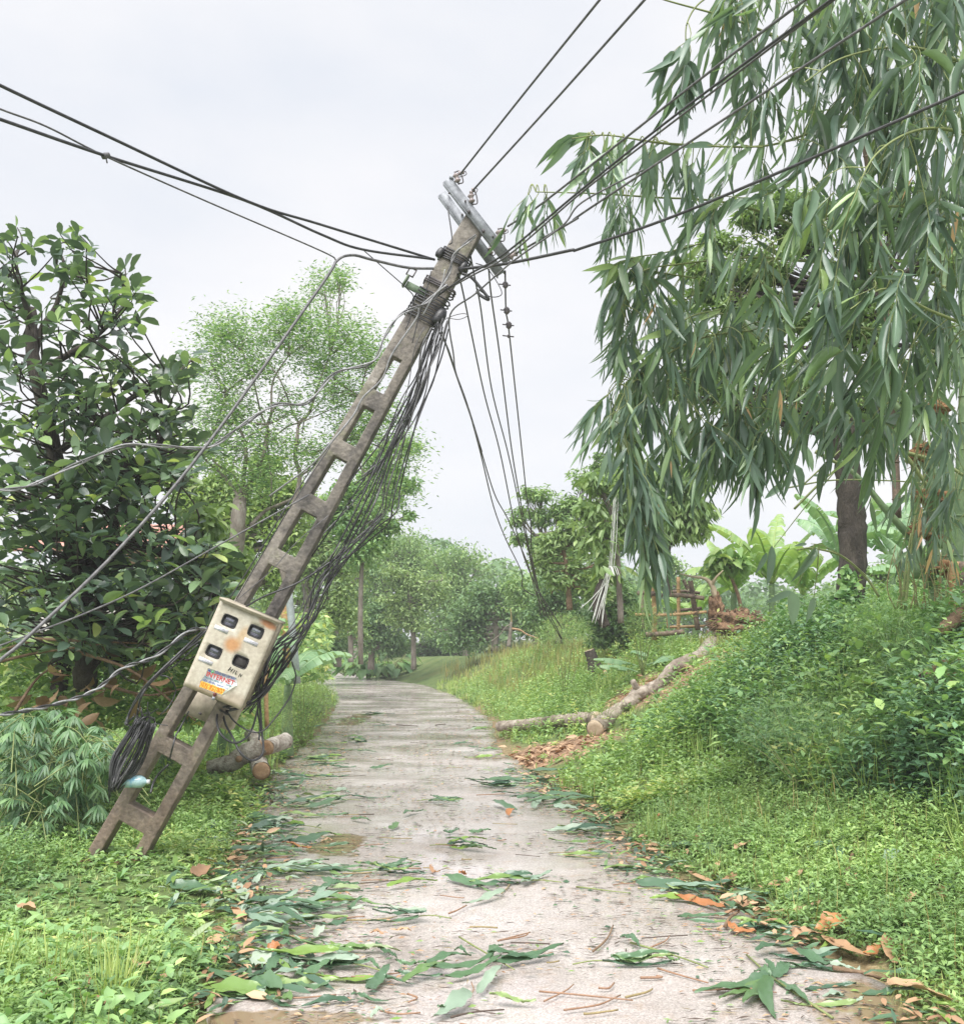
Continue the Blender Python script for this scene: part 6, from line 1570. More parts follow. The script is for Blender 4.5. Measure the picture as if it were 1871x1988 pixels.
culm([cq(760, 1500, 10.2), cq(740, 900, 10.2), cq(770, 300, 10), cq(800, -300, 9.6), cq(760, -1200, 9.2)], [.05, .045, .03])
culm([cq(620, 1100, 10.0), cq(600, 600, 10), cq(560, 0, 9.6), cq(500, -700, 9.2), cq(380, -1500, 8.7)], [.04, .035, .02], mat='pole_dark')
for pts, r_ in [([(670, 1710), (700, 1400), (730, 1150), (790, 850), (860, 620)], .014), ([(655, 1640), (680, 1400), (710, 1200)], .01), ([(500, 1620), (410, 1490), (250, 1350), (60, 1300), (-40, 1310)], .012), ([(-60, 1040), (120, 860), (250, 750)], .012), ([(-100, 900), (200, 850), (600, 855), (860, 880)], .008), ([(80, 660), (150, 700), (240, 745)], .02), ([(620, 640), (700, 720), (790, 850), (830, 900)], .022), ([(640, 660), (900, 730), (1060, 820)], .02), ([(0, 880), (300, 600), (500, 420)], .008)]:
    w_ = spline(np.array([P(*c9b(*p), 9.1) for p in pts]), 6); V, F = tube(w_, [r_, r_ * .7], 6); put('cane', V, F, M['twig_green'], bb)
for k, (x, y, s) in enumerate([(870, 380, .11), (845, 960, .13), (810, 1190, .13), (905, 1440, .1), (740, 690, .09), (790, 640, .07)]):
    blob('node_growth', P(*c9b(x, y), dC - .1), s, s * .7, s * .55, 'node', bb, 60 + k, .9, 3)
    acc = Acc()
    for i in range(30):
        p = P(*c9b(x, y), dC - .12); e = p + rdir(1)[0] * [1, .5, 1] * s * rng.uniform(1, 2.2); acc.add(*tube(spline([p, (p + e) / 2 + rng.normal(0, .02, 3), e], 3), [.006, .002], 3))
    acc.put('root_fibres', M['node'], bb)
for (x, w_, m_) in [(990, .07, 'pole_tan'), (1040, .09, 'pole_dark')]:
    acc = Acc(); acc.add(*tube(spline(np.array([P(*c9b(x, 1740), 9.3), P(*c9b(x + 4, 1560), 9.3), P(*c9b(x + 8, 1390), 9.3)]), 5), w_ * .7, 9, True, .07)); acc.put('rotten_culm', M[m_], bb)
for k in range(26):   # thin dead shoots at the clump foot
    x = rng.uniform(600, 1000); w_ = spline(np.array([P(*c9b(x, 1700), 9.3), P(*c9b(x + rng.normal(0, 20), 1550), 9.3), P(*c9b(x + rng.normal(0, 45), rng.uniform(1250, 1450)), 9.3)]), 4)
    V, F = tube(w_, [.008, .003], 4); put('shoot', V, F, M['twig' if k % 2 else 'twig_green'], bb)

# arching branches that carry the sprays (px, py, d)
BR = [
 [(1900, 200, 8.2), (1700, 235, 7.6), (1590, 253, 7.2), (1480, 283, 6.9), (1300, 278, 6.6), (1180, 262, 6.5), (1110, 268, 6.4)],
 [(1700, 560, 7.8), (1560, 450, 7.4), (1420, 395, 7.1), (1260, 382, 6.9), (1150, 375, 6.8), (1040, 372, 6.8)],
 [(1600, 120, 7.6), (1480, 60, 7.2), (1400, 30, 6.9), (1300, 2, 6.7), (1230, -20, 6.6)],
 [(1900, 60, 7.6), (1800, -20, 7.4), (1650, -60, 7.0), (1500, -50, 6.7), (1380, -10, 6.5), (1335, 40, 6.5), (1332, 110, 6.5)],
 [(1850, 700, 8.6), (1700, 640, 8.0), (1500, 640, 7.6), (1350, 660, 7.3), (1230, 740, 7.1), (1185, 830, 7.0)],
 [(1850, 560, 8.4), (1660, 520, 7.8), (1480, 500, 7.4), (1340, 510, 7.1), (1240, 530, 7.0), (1205, 600, 7.0)],
 [(1800, 800, 8.6), (1650, 720, 8.2), (1480, 700, 7.9), (1330, 720, 7.5), (1240, 800, 7.3), (1215, 930, 7.2), (1250, 1080, 7.1)],
 [(1871, 430, 7.4), (1750, 400, 7.0), (1620, 420, 6.8), (1500, 470, 6.6)],
 [(1871, 120, 6.8), (1760, 90, 6.6), (1640, 110, 6.4), (1560, 160, 6.3)],
 [(1900, 260, 6.6), (1790, 250, 6.4), (1700, 300, 6.2), (1650, 400, 6.1)],
 [(1900, 640, 7.0), (1800, 600, 6.7), (1720, 560, 6.4), (1650, 600, 6.2)],
 [(1640, 820, 8.2), (1560, 760, 8.0), (1450, 780, 7.8), (1380, 840, 7.6)],
]
acc = Acc()
for b in BR:
    w_ = spline(np.array([P(*p) for p in b]), 7); acc.add(*tube(w_, [.014, .008, .004], 5, False, .02))
acc.put('branches', M['twig_green'], bb)
# spray anchors: blob lists (px, py, rx, ry, count, dmin, dmax, size)
SP = [
 (1340, 110, 5, 40, 4, 6.4, 6.5, 1.15), (1130, 285, 18, 10, 4, 6.4, 6.6, .75), (1190, 285, 30, 12, 5, 6.4, 6.7, .8), (1260, 295, 40, 14, 6, 6.5, 6.8, .85), (1350, 300, 50, 20, 7, 6.6, 6.9, .85), (1450, 300, 40, 20, 5, 6.8, 7.1, .85),
 (1045, 375, 30, 6, 5, 6.8, 6.8, .75), (1200, 385, 40, 8, 6, 6.8, 6.9, .75), (1390, 395, 30, 12, 3, 6.9, 7, .75),
 (1430, 20, 50, 50, 12, 6.5, 7.2, 1.05), (1440, -60, 50, 40, 10, 6.5, 7.2, 1.0), (1540, -60, 60, 40, 16, 6.5, 7.2, 1.05), (1650, -60, 60, 40, 18, 6.4, 7.4, 1.05), (1760, -60, 60, 40, 18, 6.4, 7.4, 1.05), (1860, -50, 50, 40, 18, 6.4, 7.4, 1.05), (1880, 250, 30, 80, 8, 6.6, 7.6, 1.0), (1890, 450, 30, 80, 8, 6.8, 7.8, 1.0), (1880, 620, 30, 80, 8, 7, 8, 1.0), (1480, 110, 60, 60, 16, 6.5, 7.2, 1.05), (1560, 60, 60, 60, 16, 6.5, 7.5, 1.05), (1650, 60, 60, 70, 18, 6.4, 7.5, 1.1), (1760, 60, 70, 80, 22, 6.4, 7.6, 1.1), (1850, 90, 60, 80, 18, 6.5, 7.6, 1.1),
 (1440, 200, 50, 40, 7, 6.6, 7.2, .95), (1570, 190, 50, 60, 11, 6.5, 7.4, 1.0), (1690, 200, 60, 80, 18, 6.3, 7.4, 1.15), (1800, 220, 70, 80, 22, 6.4, 7.6, 1.1), (1600, 340, 40, 50, 8, 6.4, 7.3, 1.0), (1700, 350, 50, 70, 14, 6.3, 7.4, 1.1), (1800, 380, 70, 80, 20, 6.4, 7.8, 1.1),
 (1380, 430, 36, 30, 5, 6.8, 7.3, .9), (1460, 480, 40, 20, 6, 6.6, 7.2, 1.0), (1500, 560, 50, 40, 10, 6.6, 7.6, 1.05), (1640, 480, 50, 60, 12, 6.2, 7.4, 1.2), (1720, 520, 40, 60, 11, 6.2, 7.2, 1.3), (1830, 520, 50, 70, 14, 6.6, 7.8, 1.1),
 (1215, 520, 12, 30, 5, 6.9, 7.1, 1.0), (1250, 560, 40, 40, 8, 6.9, 7.3, .95), (1320, 570, 40, 40, 8, 7, 7.6, .95), (1400, 580, 50, 40, 9, 7, 7.8, 1.0),
 (1230, 660, 30, 50, 8, 7, 7.4, .9), (1300, 680, 50, 50, 11, 7, 7.8, .95), (1400, 680, 60, 50, 14, 7, 8, 1.0), (1520, 680, 60, 50, 14, 6.8, 8, 1.05), (1640, 640, 50, 60, 10, 6.4, 7.8, 1.2), (1740, 660, 40, 50, 9, 6.4, 7.8, 1.2), (1830, 690, 50, 60, 10, 7, 8.4, 1.0),
 (1200, 770, 22, 40, 9, 7, 7.3, .9), (1250, 790, 40, 50, 13, 7, 7.8, .95), (1350, 790, 60, 50, 17, 7.1, 8, 1.0), (1460, 790, 60, 40, 16, 7.1, 8.2, 1.0), (1560, 780, 50, 40, 10, 7, 8.2, 1.0), (1640, 790, 30, 30, 4, 7, 8, 1.0), (1730, 780, 40, 30, 7, 6.6, 8, 1.15), (1820, 800, 40, 40, 7, 7, 8.4, 1.0),
 (1215, 870, 16, 40, 11, 7, 7.3, .8), (1250, 900, 26, 40, 9, 7, 7.4, .95), (1300, 860, 36, 30, 7, 7.1, 7.7, .9), (1480, 840, 70, 26, 12, 7.2, 8, .95), (1240, 980, 16, 36, 9, 7, 7.3, 1.0), (1260, 1030, 12, 26, 5, 7, 7.2, .9), (1400, 850, 40, 20, 6, 7.2, 7.8, .9),
 (1850, 920, 30, 60, 9, 8.2, 9, .9), (1790, 930, 40, 60, 7, 8.2, 9, .85), (1845, 1030, 30, 50, 6, 8.4, 9.2, .7), (1760, 1040, 50, 50, 4, 8.8, 9.4, .6), (1700, 860, 26, 20, 4, 7.6, 8.4, .9),
]
acc = Acc()
pos, dv, nr, ln, wd, tn = [], [], [], [], [], []
brpts = np.vstack([spline(np.array([P(*p) for p in b]), 7) for b in BR])
for (px, py, rx, ry, m, d0, d1, sz) in SP:
    up_r = px > 1400 and py < 760
    if up_r: m = max(2, int(m * (.6 if px < 1600 else .75)))
    m = int(round(m * (.92 if py < 760 else 1.0))) if m > 3 else m
    for _ in range(m):
        a = rng.uniform(0, 6.28); q = rng.random() ** .5
        c = P(px + rx * q * math.cos(a), py + ry * q * math.sin(a), rng.uniform(d0, d1))
        # twig: starts up and inward, hangs through the anchor
        h = np.array([rng.normal(.22 if (px < 1300 and py > 800) else -.35, .3 if (px < 1300 and py > 800) else .5), rng.normal(-.1, .3), 0])
        i = np.argmin(np.linalg.norm(brpts - c - [0, 0, .15], axis=1)); s = brpts[i]
        Ls = np.linalg.norm(s - c)
        st_ = s if Ls < .9 else c + unit(np.array([.6, .2, .8]) + rng.normal(0, .3, 3)) * .45
        lt = sz * rng.uniform(.2, .5)
        tipdir = unit(h * .5 + [0, 0, -1.0])
        w_ = spline([st_, (st_ + c) / 2 + [0, 0, .06], c, c + unit(h * .9 + [0, 0, -.8]) * lt * .5, c + unit(h * .9 + [0, 0, -.8]) * lt * .5 + tipdir * lt * .5], 4)
        acc.add(*tube(w_, [.005, .0035, .002], 3, False))
        nl = rng.integers(6, 11); tw_t = rng.uniform(.15, .9)
        sdir = unit(np.array([math.cos(a * 3), math.sin(a * 3), 0]))
        k0_ = len(w_) // 2
        for k in range(nl):
            f = k / (nl - 1); j = k0_ + (len(w_) - 1 - k0_) * f; j0 = int(j); p = w_[j0] if j0 >= len(w_) - 1 else w_[j0] * (1 - (j - j0)) + w_[j0 + 1] * (j - j0)
            sg = 1 if k % 2 else -1
            out = unit(sdir * sg + rng.normal(0, .45, 3))
            sp_ = rng.uniform(.12, 1.1 if up_r else .7) * (1 - .45 * f)
            v = unit(tipdir + out * sp_ + rng.normal(0, .07, 3))
            L_ = sz * rng.uniform(.17, .42) * (1 - .2 * f)
            pos.append(p); dv.append(v); nr.append(unit(np.array([0, -.5, .4]) + rng.normal(0, .7, 3))); ln.append(L_); wd.append(L_ * rng.uniform(.085, .15)); tn.append(np.clip(.55 * tw_t + .5 * rng.random() - .02, 0, .97) if rng.random() > .006 else 1.0)
# the sprays against open sky hold their leaves outwards
for (pts, d, L0) in [([(1110, 268), (1180, 262), (1300, 280), (1480, 285)], 6.5, .34), ([(1180, 520), (1230, 500), (1290, 490), (1370, 470)], 6.9, .3), ([(1260, 690), (1330, 620), (1400, 600)], 7, .3), ([(1395, 380), (1480, 380), (1560, 330)], 6.8, .32), ([(1200, 515), (1260, 525), (1350, 540)], 7.0, .3)]:
    w_ = spline(np.array([P(x, y, d + .1 * i) for i, (x, y) in enumerate(pts)]), 8); acc.add(*tube(w_, [.003, .006], 4, False))
    for i in range(0, len(w_), 1):
        v = unit(np.array([rng.uniform(-.9, .1), rng.normal(0, .3), rng.uniform(-1.1, -.1)])); L_ = L0 * rng.uniform(.6, 1.1)
        pos.append(w_[i]); dv.append(v); nr.append(unit(np.array([.3, -.9, .3]) + rng.normal(0, .4, 3))); ln.append(L_); wd.append(L_ * rng.uniform(.13, .19)); tn.append(rng.uniform(.4, .93))
for (a_, b_, w_) in [((930, 1200), (915, 1395), .085), ((905, 1235), (860, 1330), .05), ((1145, 1210), (1040, 1370), .075), ((1030, 1425), (1035, 1590), .12), ((1025, 1425), (915, 1470), .06), ((1135, 1455), (1110, 1565), .06), ((985, 900), (900, 960), .07), ((1200, 860), (1135, 850), .05), ((1050, 700), (1130, 840), .12), ((1030, 800), (1090, 950), .1), ((1020, 640), (1050, 560), .08), ((1100, 1190), (1040, 1200), .03)]:
    p0_, p1_ = P(*c4(*a_), 8.8), P(*c4(*b_), 8.7)
    pos.append(p0_); dv.append(unit(p1_ - p0_)); nr.append(unit(np.array([.25, -.9, .35]) + rng.normal(0, .15, 3))); ln.append(np.linalg.norm(p1_ - p0_)); wd.append(w_ * .95); tn.append(rng.uniform(.3, .75))
for pts_ in [[(1250, 820), (1100, 1000), (940, 1205)], [(1390, 1345), (1290, 1260), (1180, 1200), (1120, 1190)], [(1140, 1190), (1090, 1320), (1035, 1425)], [(1160, 1200), (1150, 1330), (1135, 1455)]]:
    acc.add(*tube(spline(np.array([P(*c4(x, y), 8.8) for x, y in pts_]), 5), [.006, .003], 4, False))
acc.put('twigs', M['twig_green'], bb)['kind'] = 'stuff'
pos, dv, nr, ln, wd, tn = map(np.array, (pos, dv, nr, ln, wd, tn)); n = len(pos)
rest = leaf_objects(bb, pos, dv, nr, ln, wd, T_LONG, 'bamboo', M['bamboo'], rng.uniform(.05, .35, n), tn, 300)
V, F, T = leaves(pos[rest], dv[rest], nr[rest], ln[rest], wd[rest], T_LONG, rng.uniform(.05, .3, rest.sum()), tn[rest]); put('foliage', V, F, M['bamboo'], bb, T)['kind'] = 'stuff'
print('bamboo leaves', n)

# ------------------------------------------------------------------ ground cover
def vis(x, y, z, m=60):
    px, py, dep = proj(np.stack([x, y, z], -1))
    return (dep > .3) & (px > -m) & (px < 1871 + m) & (py < 1988 + 120)

LOWV = []
for (px, py, rx, ry, f_) in [(1040, 1460, .7, 1.2, .2), (1150, 1470, .8, 1.3, .2), (1220, 1400, .5, 1.2, .25), (1290, 1370, .45, .9, .25), (1340, 1330, .4, .9, .3), (215, 1745, .75, 1.1, .1), (1320, 1290, 1.5, 1.6, .22), (1460, 1280, .9, .8, .45), (500, 1540, .7, .8, .45), (1165, 1320, .35, .8, .35)]:
    q = on(px, py); LOWV.append((q[0], q[1], rx, ry, f_))
def lowmask(x, y):
    m = np.ones(np.shape(x))
    for (cx, cy, rx, ry, f_) in LOWV:
        m = np.minimum(m, f_ + (1 - f_) * sstep(((x - cx) / rx) ** 2 + ((y - cy) / ry) ** 2, .6, 1.6))
    return m

def patchnoise(x, y, s=1.0, o=0.0):
    return .5 + .25 * (np.sin(x * 1.9 * s + o + 1.4 * np.sin(y * 1.3 * s + o)) + np.sin(y * 2.1 * s + o * 2 + 1.1 * np.sin(x * 1.7 * s)))

def weeds(name, label, n, xr, yr, cond, hfun, L, ar, nl, mat, tmpl, tint_o=0.0, ypow=1.0, flat_=.5, tlo=0, thi=1, stems=True):
    y = yr[0] + (yr[1] - yr[0]) * rng.random(n) ** ypow
    half = (y * CT) * (935.5 + 90) / FPX + .3
    x = np.clip(rng.uniform(-1, 1, n) * half, *xr) if xr is not None else rng.uniform(-1, 1, n) * half
    if xr is not None:
        x = rng.uniform(np.maximum(-half, xr[0]), np.minimum(half, xr[1]))
    z = terrain(x, y)
    keep = cond(x, y) & vis(x, y, z + .1) & (rng.random(n) > soil(x, y) * .8)
    x, y, z = x[keep], y[keep], z[keep]; n = len(x)
    lm = lowmask(x, y); kk = rng.random(n) < .25 + .75 * lm; x, y, z, lm = x[kk], y[kk], z[kk], lm[kk]; n = len(x)
    h = hfun(x, y) * rng.uniform(.5, 1.25, n) * lm
    ti = np.repeat(np.clip(patchnoise(x, y, 1.3, tint_o) * .6 + .4 * rng.random(n), 0, 1), nl)
    lean = rng.normal(0, .18, (n, 2))
    f = np.tile(np.linspace(.15, 1, nl), n) * rng.uniform(.8, 1.1, n * nl)
    hx = np.repeat(h, nl); lx = np.repeat(lean, nl, 0)
    base = np.stack([np.repeat(x, nl), np.repeat(y, nl), np.repeat(z, nl)], -1)
    p = base + np.stack([lx[:, 0] * hx * f * f, lx[:, 1] * hx * f * f, hx * f], -1)
    a = np.repeat(rng.uniform(0, 6.28, n), nl) + np.tile(np.arange(nl) * 2.4, n)
    el = rng.uniform(-.25, .65, n * nl) + np.tile(np.linspace(-.1, .4, nl), n)
    dv = np.stack([np.cos(a) * np.cos(el), np.sin(a) * np.cos(el), np.sin(el)], -1)
    nr = np.array([0, 0, 1.]) + rng.normal(0, .25, (n * nl, 3))
    ln = L * rng.uniform(.55, 1.3, n * nl) * (1.15 - .4 * np.clip(f, 0, 1))
    V, F, T = leaves(p, dv, nr, ln, ln * ar, tmpl, .3, tlo + (thi - tlo) * np.clip(ti + .15 * rng.normal(size=n * nl), 0, .97))
    return tag(put(name, V, F, M[mat], tint=T), label, kind='stuff')

def blades(name, label, n, xr, yr, cond, h, w, mat, ypow=1.0, lean=.5, tlo=0, thi=1, clump=6):
    m = n // clump
    y = yr[0] + (yr[1] - yr[0]) * rng.random(m) ** ypow; half = (y * CT) * (935.5 + 60) / FPX + .2
    x = rng.uniform(np.maximum(-half, xr[0]), np.minimum(half, xr[1]))
    keep = cond(x, y) & (rng.random(m) > soil(x, y) * .9); x, y = x[keep], y[keep]
    x = np.repeat(x, clump) + rng.normal(0, .03, len(x) * clump); y = np.repeat(y, clump) + rng.normal(0, .03, len(y) * clump)
    z = terrain(x, y); k = vis(x, y, z); x, y, z = x[k], y[k], z[k]; n = len(x)
    a = rng.uniform(0, 6.28, n); l_ = rng.uniform(.1, lean + .3, n)
    dv = unit(np.stack([np.cos(a) * l_, np.sin(a) * l_, np.ones(n)], -1)); nr = -np.stack([np.cos(a), np.sin(a), -l_], -1) * 1.0
    ln = h * rng.uniform(.5, 1.3, n) * np.maximum(.35, lowmask(x, y))
    V, F, T = leaves(np.stack([x, y, z - .01], -1), dv, -nr, ln, w * rng.uniform(.7, 1.3, n), T_BLADE, rng.uniform(.2, .75, n), tlo + (thi - tlo) * np.clip(patchnoise(x, y, 1.1, 2) * .5 + .5 * rng.random(n), 0, 1))
    return tag(put(name, V, F, M[mat], tint=T), label, kind='stuff')

edge = lambda x, y: .07 * np.sin(y * 2.3) + .06 * np.sin(y * 5.1 + 1) + .05 * np.sin(x * 9 + y * 7)
left_c = lambda x, y: x < le(y) - .03 + edge(x, y)
right_c = lambda x, y: x > re(y) + .12 + edge(x, y)
hl = lambda x, y: .07 + .12 * patchnoise(x, y, .9, 1) ** 1.5 + .07 * sstep(le(y) - x, .3, 1.4)
def hr(x, y):
    u = x - re(y)
    return .07 + .08 * patchnoise(x, y, .8, 3) + .16 * sstep(u, .8, 2.0)
weeds('weeds', 'bright low leafy weeds covering the near verge round the pole foot', 16000, (-9, 0), (2.6, 9.5), left_c, hl, .046, .46, 10, 'weed', T_KITE, 0, 1.0)
blades('grass', 'tufts of long arching grass in the near corner', 3600, (-9, 0), (2.6, 6), lambda x, y: left_c(x, y) & (patchnoise(x, y, 1.5, 3) > .55), .26, .007, 'grass', tlo=.2, lean=2.2, clump=22)
blades('dry_grass', 'dead straw stems through the verge weeds', 500, (-9, 0), (2.6, 9), left_c, .18, .006, 'straw', lean=1.5, clump=3)
blades('dry_grass', 'dead straw stems through the bank weeds', 1800, (0, 9), (2.6, 11), right_c, .22, .006, 'straw', lean=1.5, clump=3)
blades('grass', 'tufts of arching grass low on the bank', 8000, (0, 9), (2.6, 10), lambda x, y: right_c(x, y) & (patchnoise(x, y, 1.2, 6) > .6), .24, .008, 'grass', tlo=.2, lean=2.0, clump=22)
weeds('weeds', 'broader leaved weeds standing in the near corner', 420, (-9, 0), (2.6, 6.5), left_c, lambda x, y: .16 + .1 * patchnoise(x, y, .9, 1), .085, .5, 8, 'weed2', T_OVATE, 5, 1.0, tlo=.2)
weeds('weeds', 'low leafy weeds on the foot of the near bank', 15000, (0, 9), (2.6, 9.5), right_c, hr, .044, .44, 10, 'weed', T_KITE, 2, 1.0, tlo=0.1, thi=.86)
weeds('weeds', 'weeds on the verge farther along the lane', 9000, (-14, 0), (9, 30), left_c, lambda x, y: .16 + .2 * patchnoise(x, y, .5), .075, .5, 9, 'weed', T_DIAMOND, 1, 1.5)
weeds('weeds', 'green weeds over the bank beyond the cut logs', 22000, (-9, 12), (9, 30), right_c, lambda x, y: .16 + .22 * patchnoise(x, y, .6, 2), .07, .5, 10, 'weed', T_DIAMOND, 4, 1.4, tlo=.1)
def fernspot(x, y):
    return (patchnoise(x, y, .7, 5) > .52)
weeds('ferny_weeds', 'taller ferny weeds in clumps on the middle of the bank', 6500, (0, 12), (10.5, 20), lambda x, y: right_c(x, y) & fernspot(x, y) & (x - re(y) > .5), lambda x, y: .45 + .2 * patchnoise(x, y, .8), .08, .4, 16, 'weed', T_DIAMOND, 6, 1.1)
# dark leafy undergrowth of the steep bank
def bushy(x, y):
    u = x - re(y)
    return (u > 1.15 + .45 * patchnoise(x, y, .9, 7)) & (u < 5.5)
weeds('undergrowth', 'dense dark leafy undergrowth on the steep bank beneath the bamboo', 10500, (1.5, 9), (4.2, 13), bushy, lambda x, y: .22 + .42 * patchnoise(x, y, .8, 8), .082, .5, 14, 'bush', T_KITE, 9, 1.1)
weeds('undergrowth', 'lighter sprigs standing out of the dark bank undergrowth', 1500, (1.5, 9), (4.2, 13), bushy, lambda x, y: .6 + .3 * patchnoise(x, y, .8, 8), .09, .42, 12, 'weed', T_KITE, 3, 1.1)
weeds('undergrowth', 'green growth round the foot of the bamboo and dark trunk', 5200, (2.2, 9), (8.0, 13.5), lambda x, y: x - re(y) > 2.6, lambda x, y: .45 + .3 * patchnoise(x, y, .7, 8), .085, .45, 15, 'weed2', T_KITE, 9, 1.0, tlo=.2)
blades('grass', 'long grass blades through the near verge weeds', 8000, (-9, 0), (2.6, 10), left_c, .13, .006, 'grass', tlo=.0, lean=2.2)
blades('grass', 'grass blades on the foot of the near bank', 11000, (0, 9), (2.6, 11), lambda x, y: right_c(x, y) & (x - re(y) < 2.4), .12, .008, 'grass', lean=1.6)
blades('grass', 'grass beyond the logs along the bank', 24000, (-9, 12), (10, 31), right_c, .24, .018, 'grass', 1.3, tlo=.1, lean=.9)
blades('dry_grass', 'pale dry grass heads along the crest above the lane bend', 15000, (-6, 14), (21, 36), lambda x, y: right_c(x, y) & (x - re(y) > .8) & (x < 3.5), .38, .016, 'straw', 1.0, .7)
blades('grass', 'bright short grass strip beside the far bend of the lane', 26000, (-6, 6), (13, 34), lambda x, y: right_c(x, y) & (x - re(y) < 2.6), .16, .02, 'grass', 1.0, tlo=.55, lean=.9)
blades('grass', 'grass along the far verge of the lane', 9000, (-16, 0), (10, 45), left_c, .24, .016, 'grass', 1.3, lean=.9)
blades('dry_grass', 'yellow grass behind the root plate', 5000, (3.5, 9), (14, 20), lambda x, y: right_c(x, y) & (x - re(y) > 2.5), .3, .014, 'straw', 1.0, .4, thi=.6)
# bright bush at the near verge by the lane bend
def scatter_bush(name, label, px, py, d, rx, rz, n, L, ar, mat, seed=0, tmpl=T_OVATE, tlo=0, thi=1):
    c = P(px, py, d); s = d / FPX
    dr = rdir(n, -.3, 1); q = rng.random(n) ** .35
    pos = c + dr * q[:, None] * [rx * s, rx * s * .8, rz * s]; pos += .05 * rng.normal(size=pos.shape)
    b = c.copy(); b[2] = float(terrain(b[0], b[1]))
    o = empty(name, b, label, 'shrub')
    acc = Acc()
    for k in range(10): acc.add(*tube(spline([b, b * .4 + pos[k] * .6 + [0, 0, .05], pos[k]], 4), [.006, .002], 4))
    acc.put('stems', M['twig_green'], o)
    V, F, T = leaves(pos, unit(dr + rng.normal(0, .6, dr.shape)), unit(dr * .5 + [0, 0, .8] + rng.normal(0, .3, dr.shape)), L * rng.uniform(.6, 1.2, n), L * ar, tmpl, .2, tlo + (thi - tlo) * rng.random(n))
    put('foliage', V, F, M[mat], o, T)['kind'] = 'stuff'
    return o
scatter_bush('verge_bush', 'bright yellow green bush at the lane edge beside the cable loops', 590, 1350, 15, 60, 50, 3600, .07, .028, 'weed', tlo=.45)
scatter_bush('verge_bush', 'lower green bush in the gap between the meter box and the lane', 520, 1400, 12.5, 46, 46, 2400, .07, .03, 'weed', tlo=.3)
scatter_bush('verge_bush', 'long green bush along the far verge before the olive trees', 500, 1310, 19, 70, 46, 3000, .1, .045, 'weed', tlo=.2)
scatter_bush('bank_bush', 'green bush at the crest where the slack lines touch down', 1095, 1235, 18, 55, 40, 3600, .09, .04, 'weed', tlo=.1)
scatter_bush('bank_bush', 'bush with pale leaves beside the bamboo frame', 1245, 1215, 16, 30, 40, 700, .14, .06, 'lightleaf')
scatter_bush('bank_bush', 'green bush between root plate and dark trunk', 1570, 1215, 15, 60, 30, 2200, .1, .045, 'weed2', tlo=.3)
scatter_bush('bank_bush', 'dark bush low behind the banana plants', 1440, 1190, 24, 80, 30, 2600, .12, .05, 'far')
scatter_bush('bank_bush', 'broad dark bush under the banana leaves right of the sapling', 1600, 1185, 23, 90, 36, 3000, .12, .05, 'weed2')
weeds('undergrowth', 'big leaved shoots among the bank undergrowth', 420, (1.5, 9), (4.2, 13), bushy, lambda x, y: .5 + .3 * patchnoise(x, y, .8, 2), .15, .5, 8, 'weed2', T_OVATE, 1, 1.1)
blades('grass', 'long loose grass hanging through the bank undergrowth', 7000, (1.5, 9), (4.2, 12), bushy, .4, .007, 'grass', 1.0, 2.4, clump=18)
scatter_bush('bank_bush', 'weeds grown over the middle of the fallen trunk', 1172, 1375, 13.6, 34, 22, 500, .08, .035, 'weed')
scatter_bush('bank_bush', 'weeds covering the root end of the fallen trunk', 1385, 1290, 14.0, 50, 26, 900, .08, .035, 'weed', tlo=.2)
scatter_bush('bank_bush', 'glossy bush bulging over the bank near the frame edge', 1800, 1300, 8.4, 110, 80, 3200, .085, .04, 'bush', tlo=.2)
scatter_bush('bank_bush', 'pale green bush rising highest on the bank below the culms', 1720, 1220, 9.2, 80, 60, 2600, .08, .036, 'weed2', tlo=.4)
scatter_bush('bank_bush', 'dark thick bush in the middle of the near bank', 1560, 1420, 8.0, 130, 60, 3600, .07, .034, 'bush', tlo=.1)

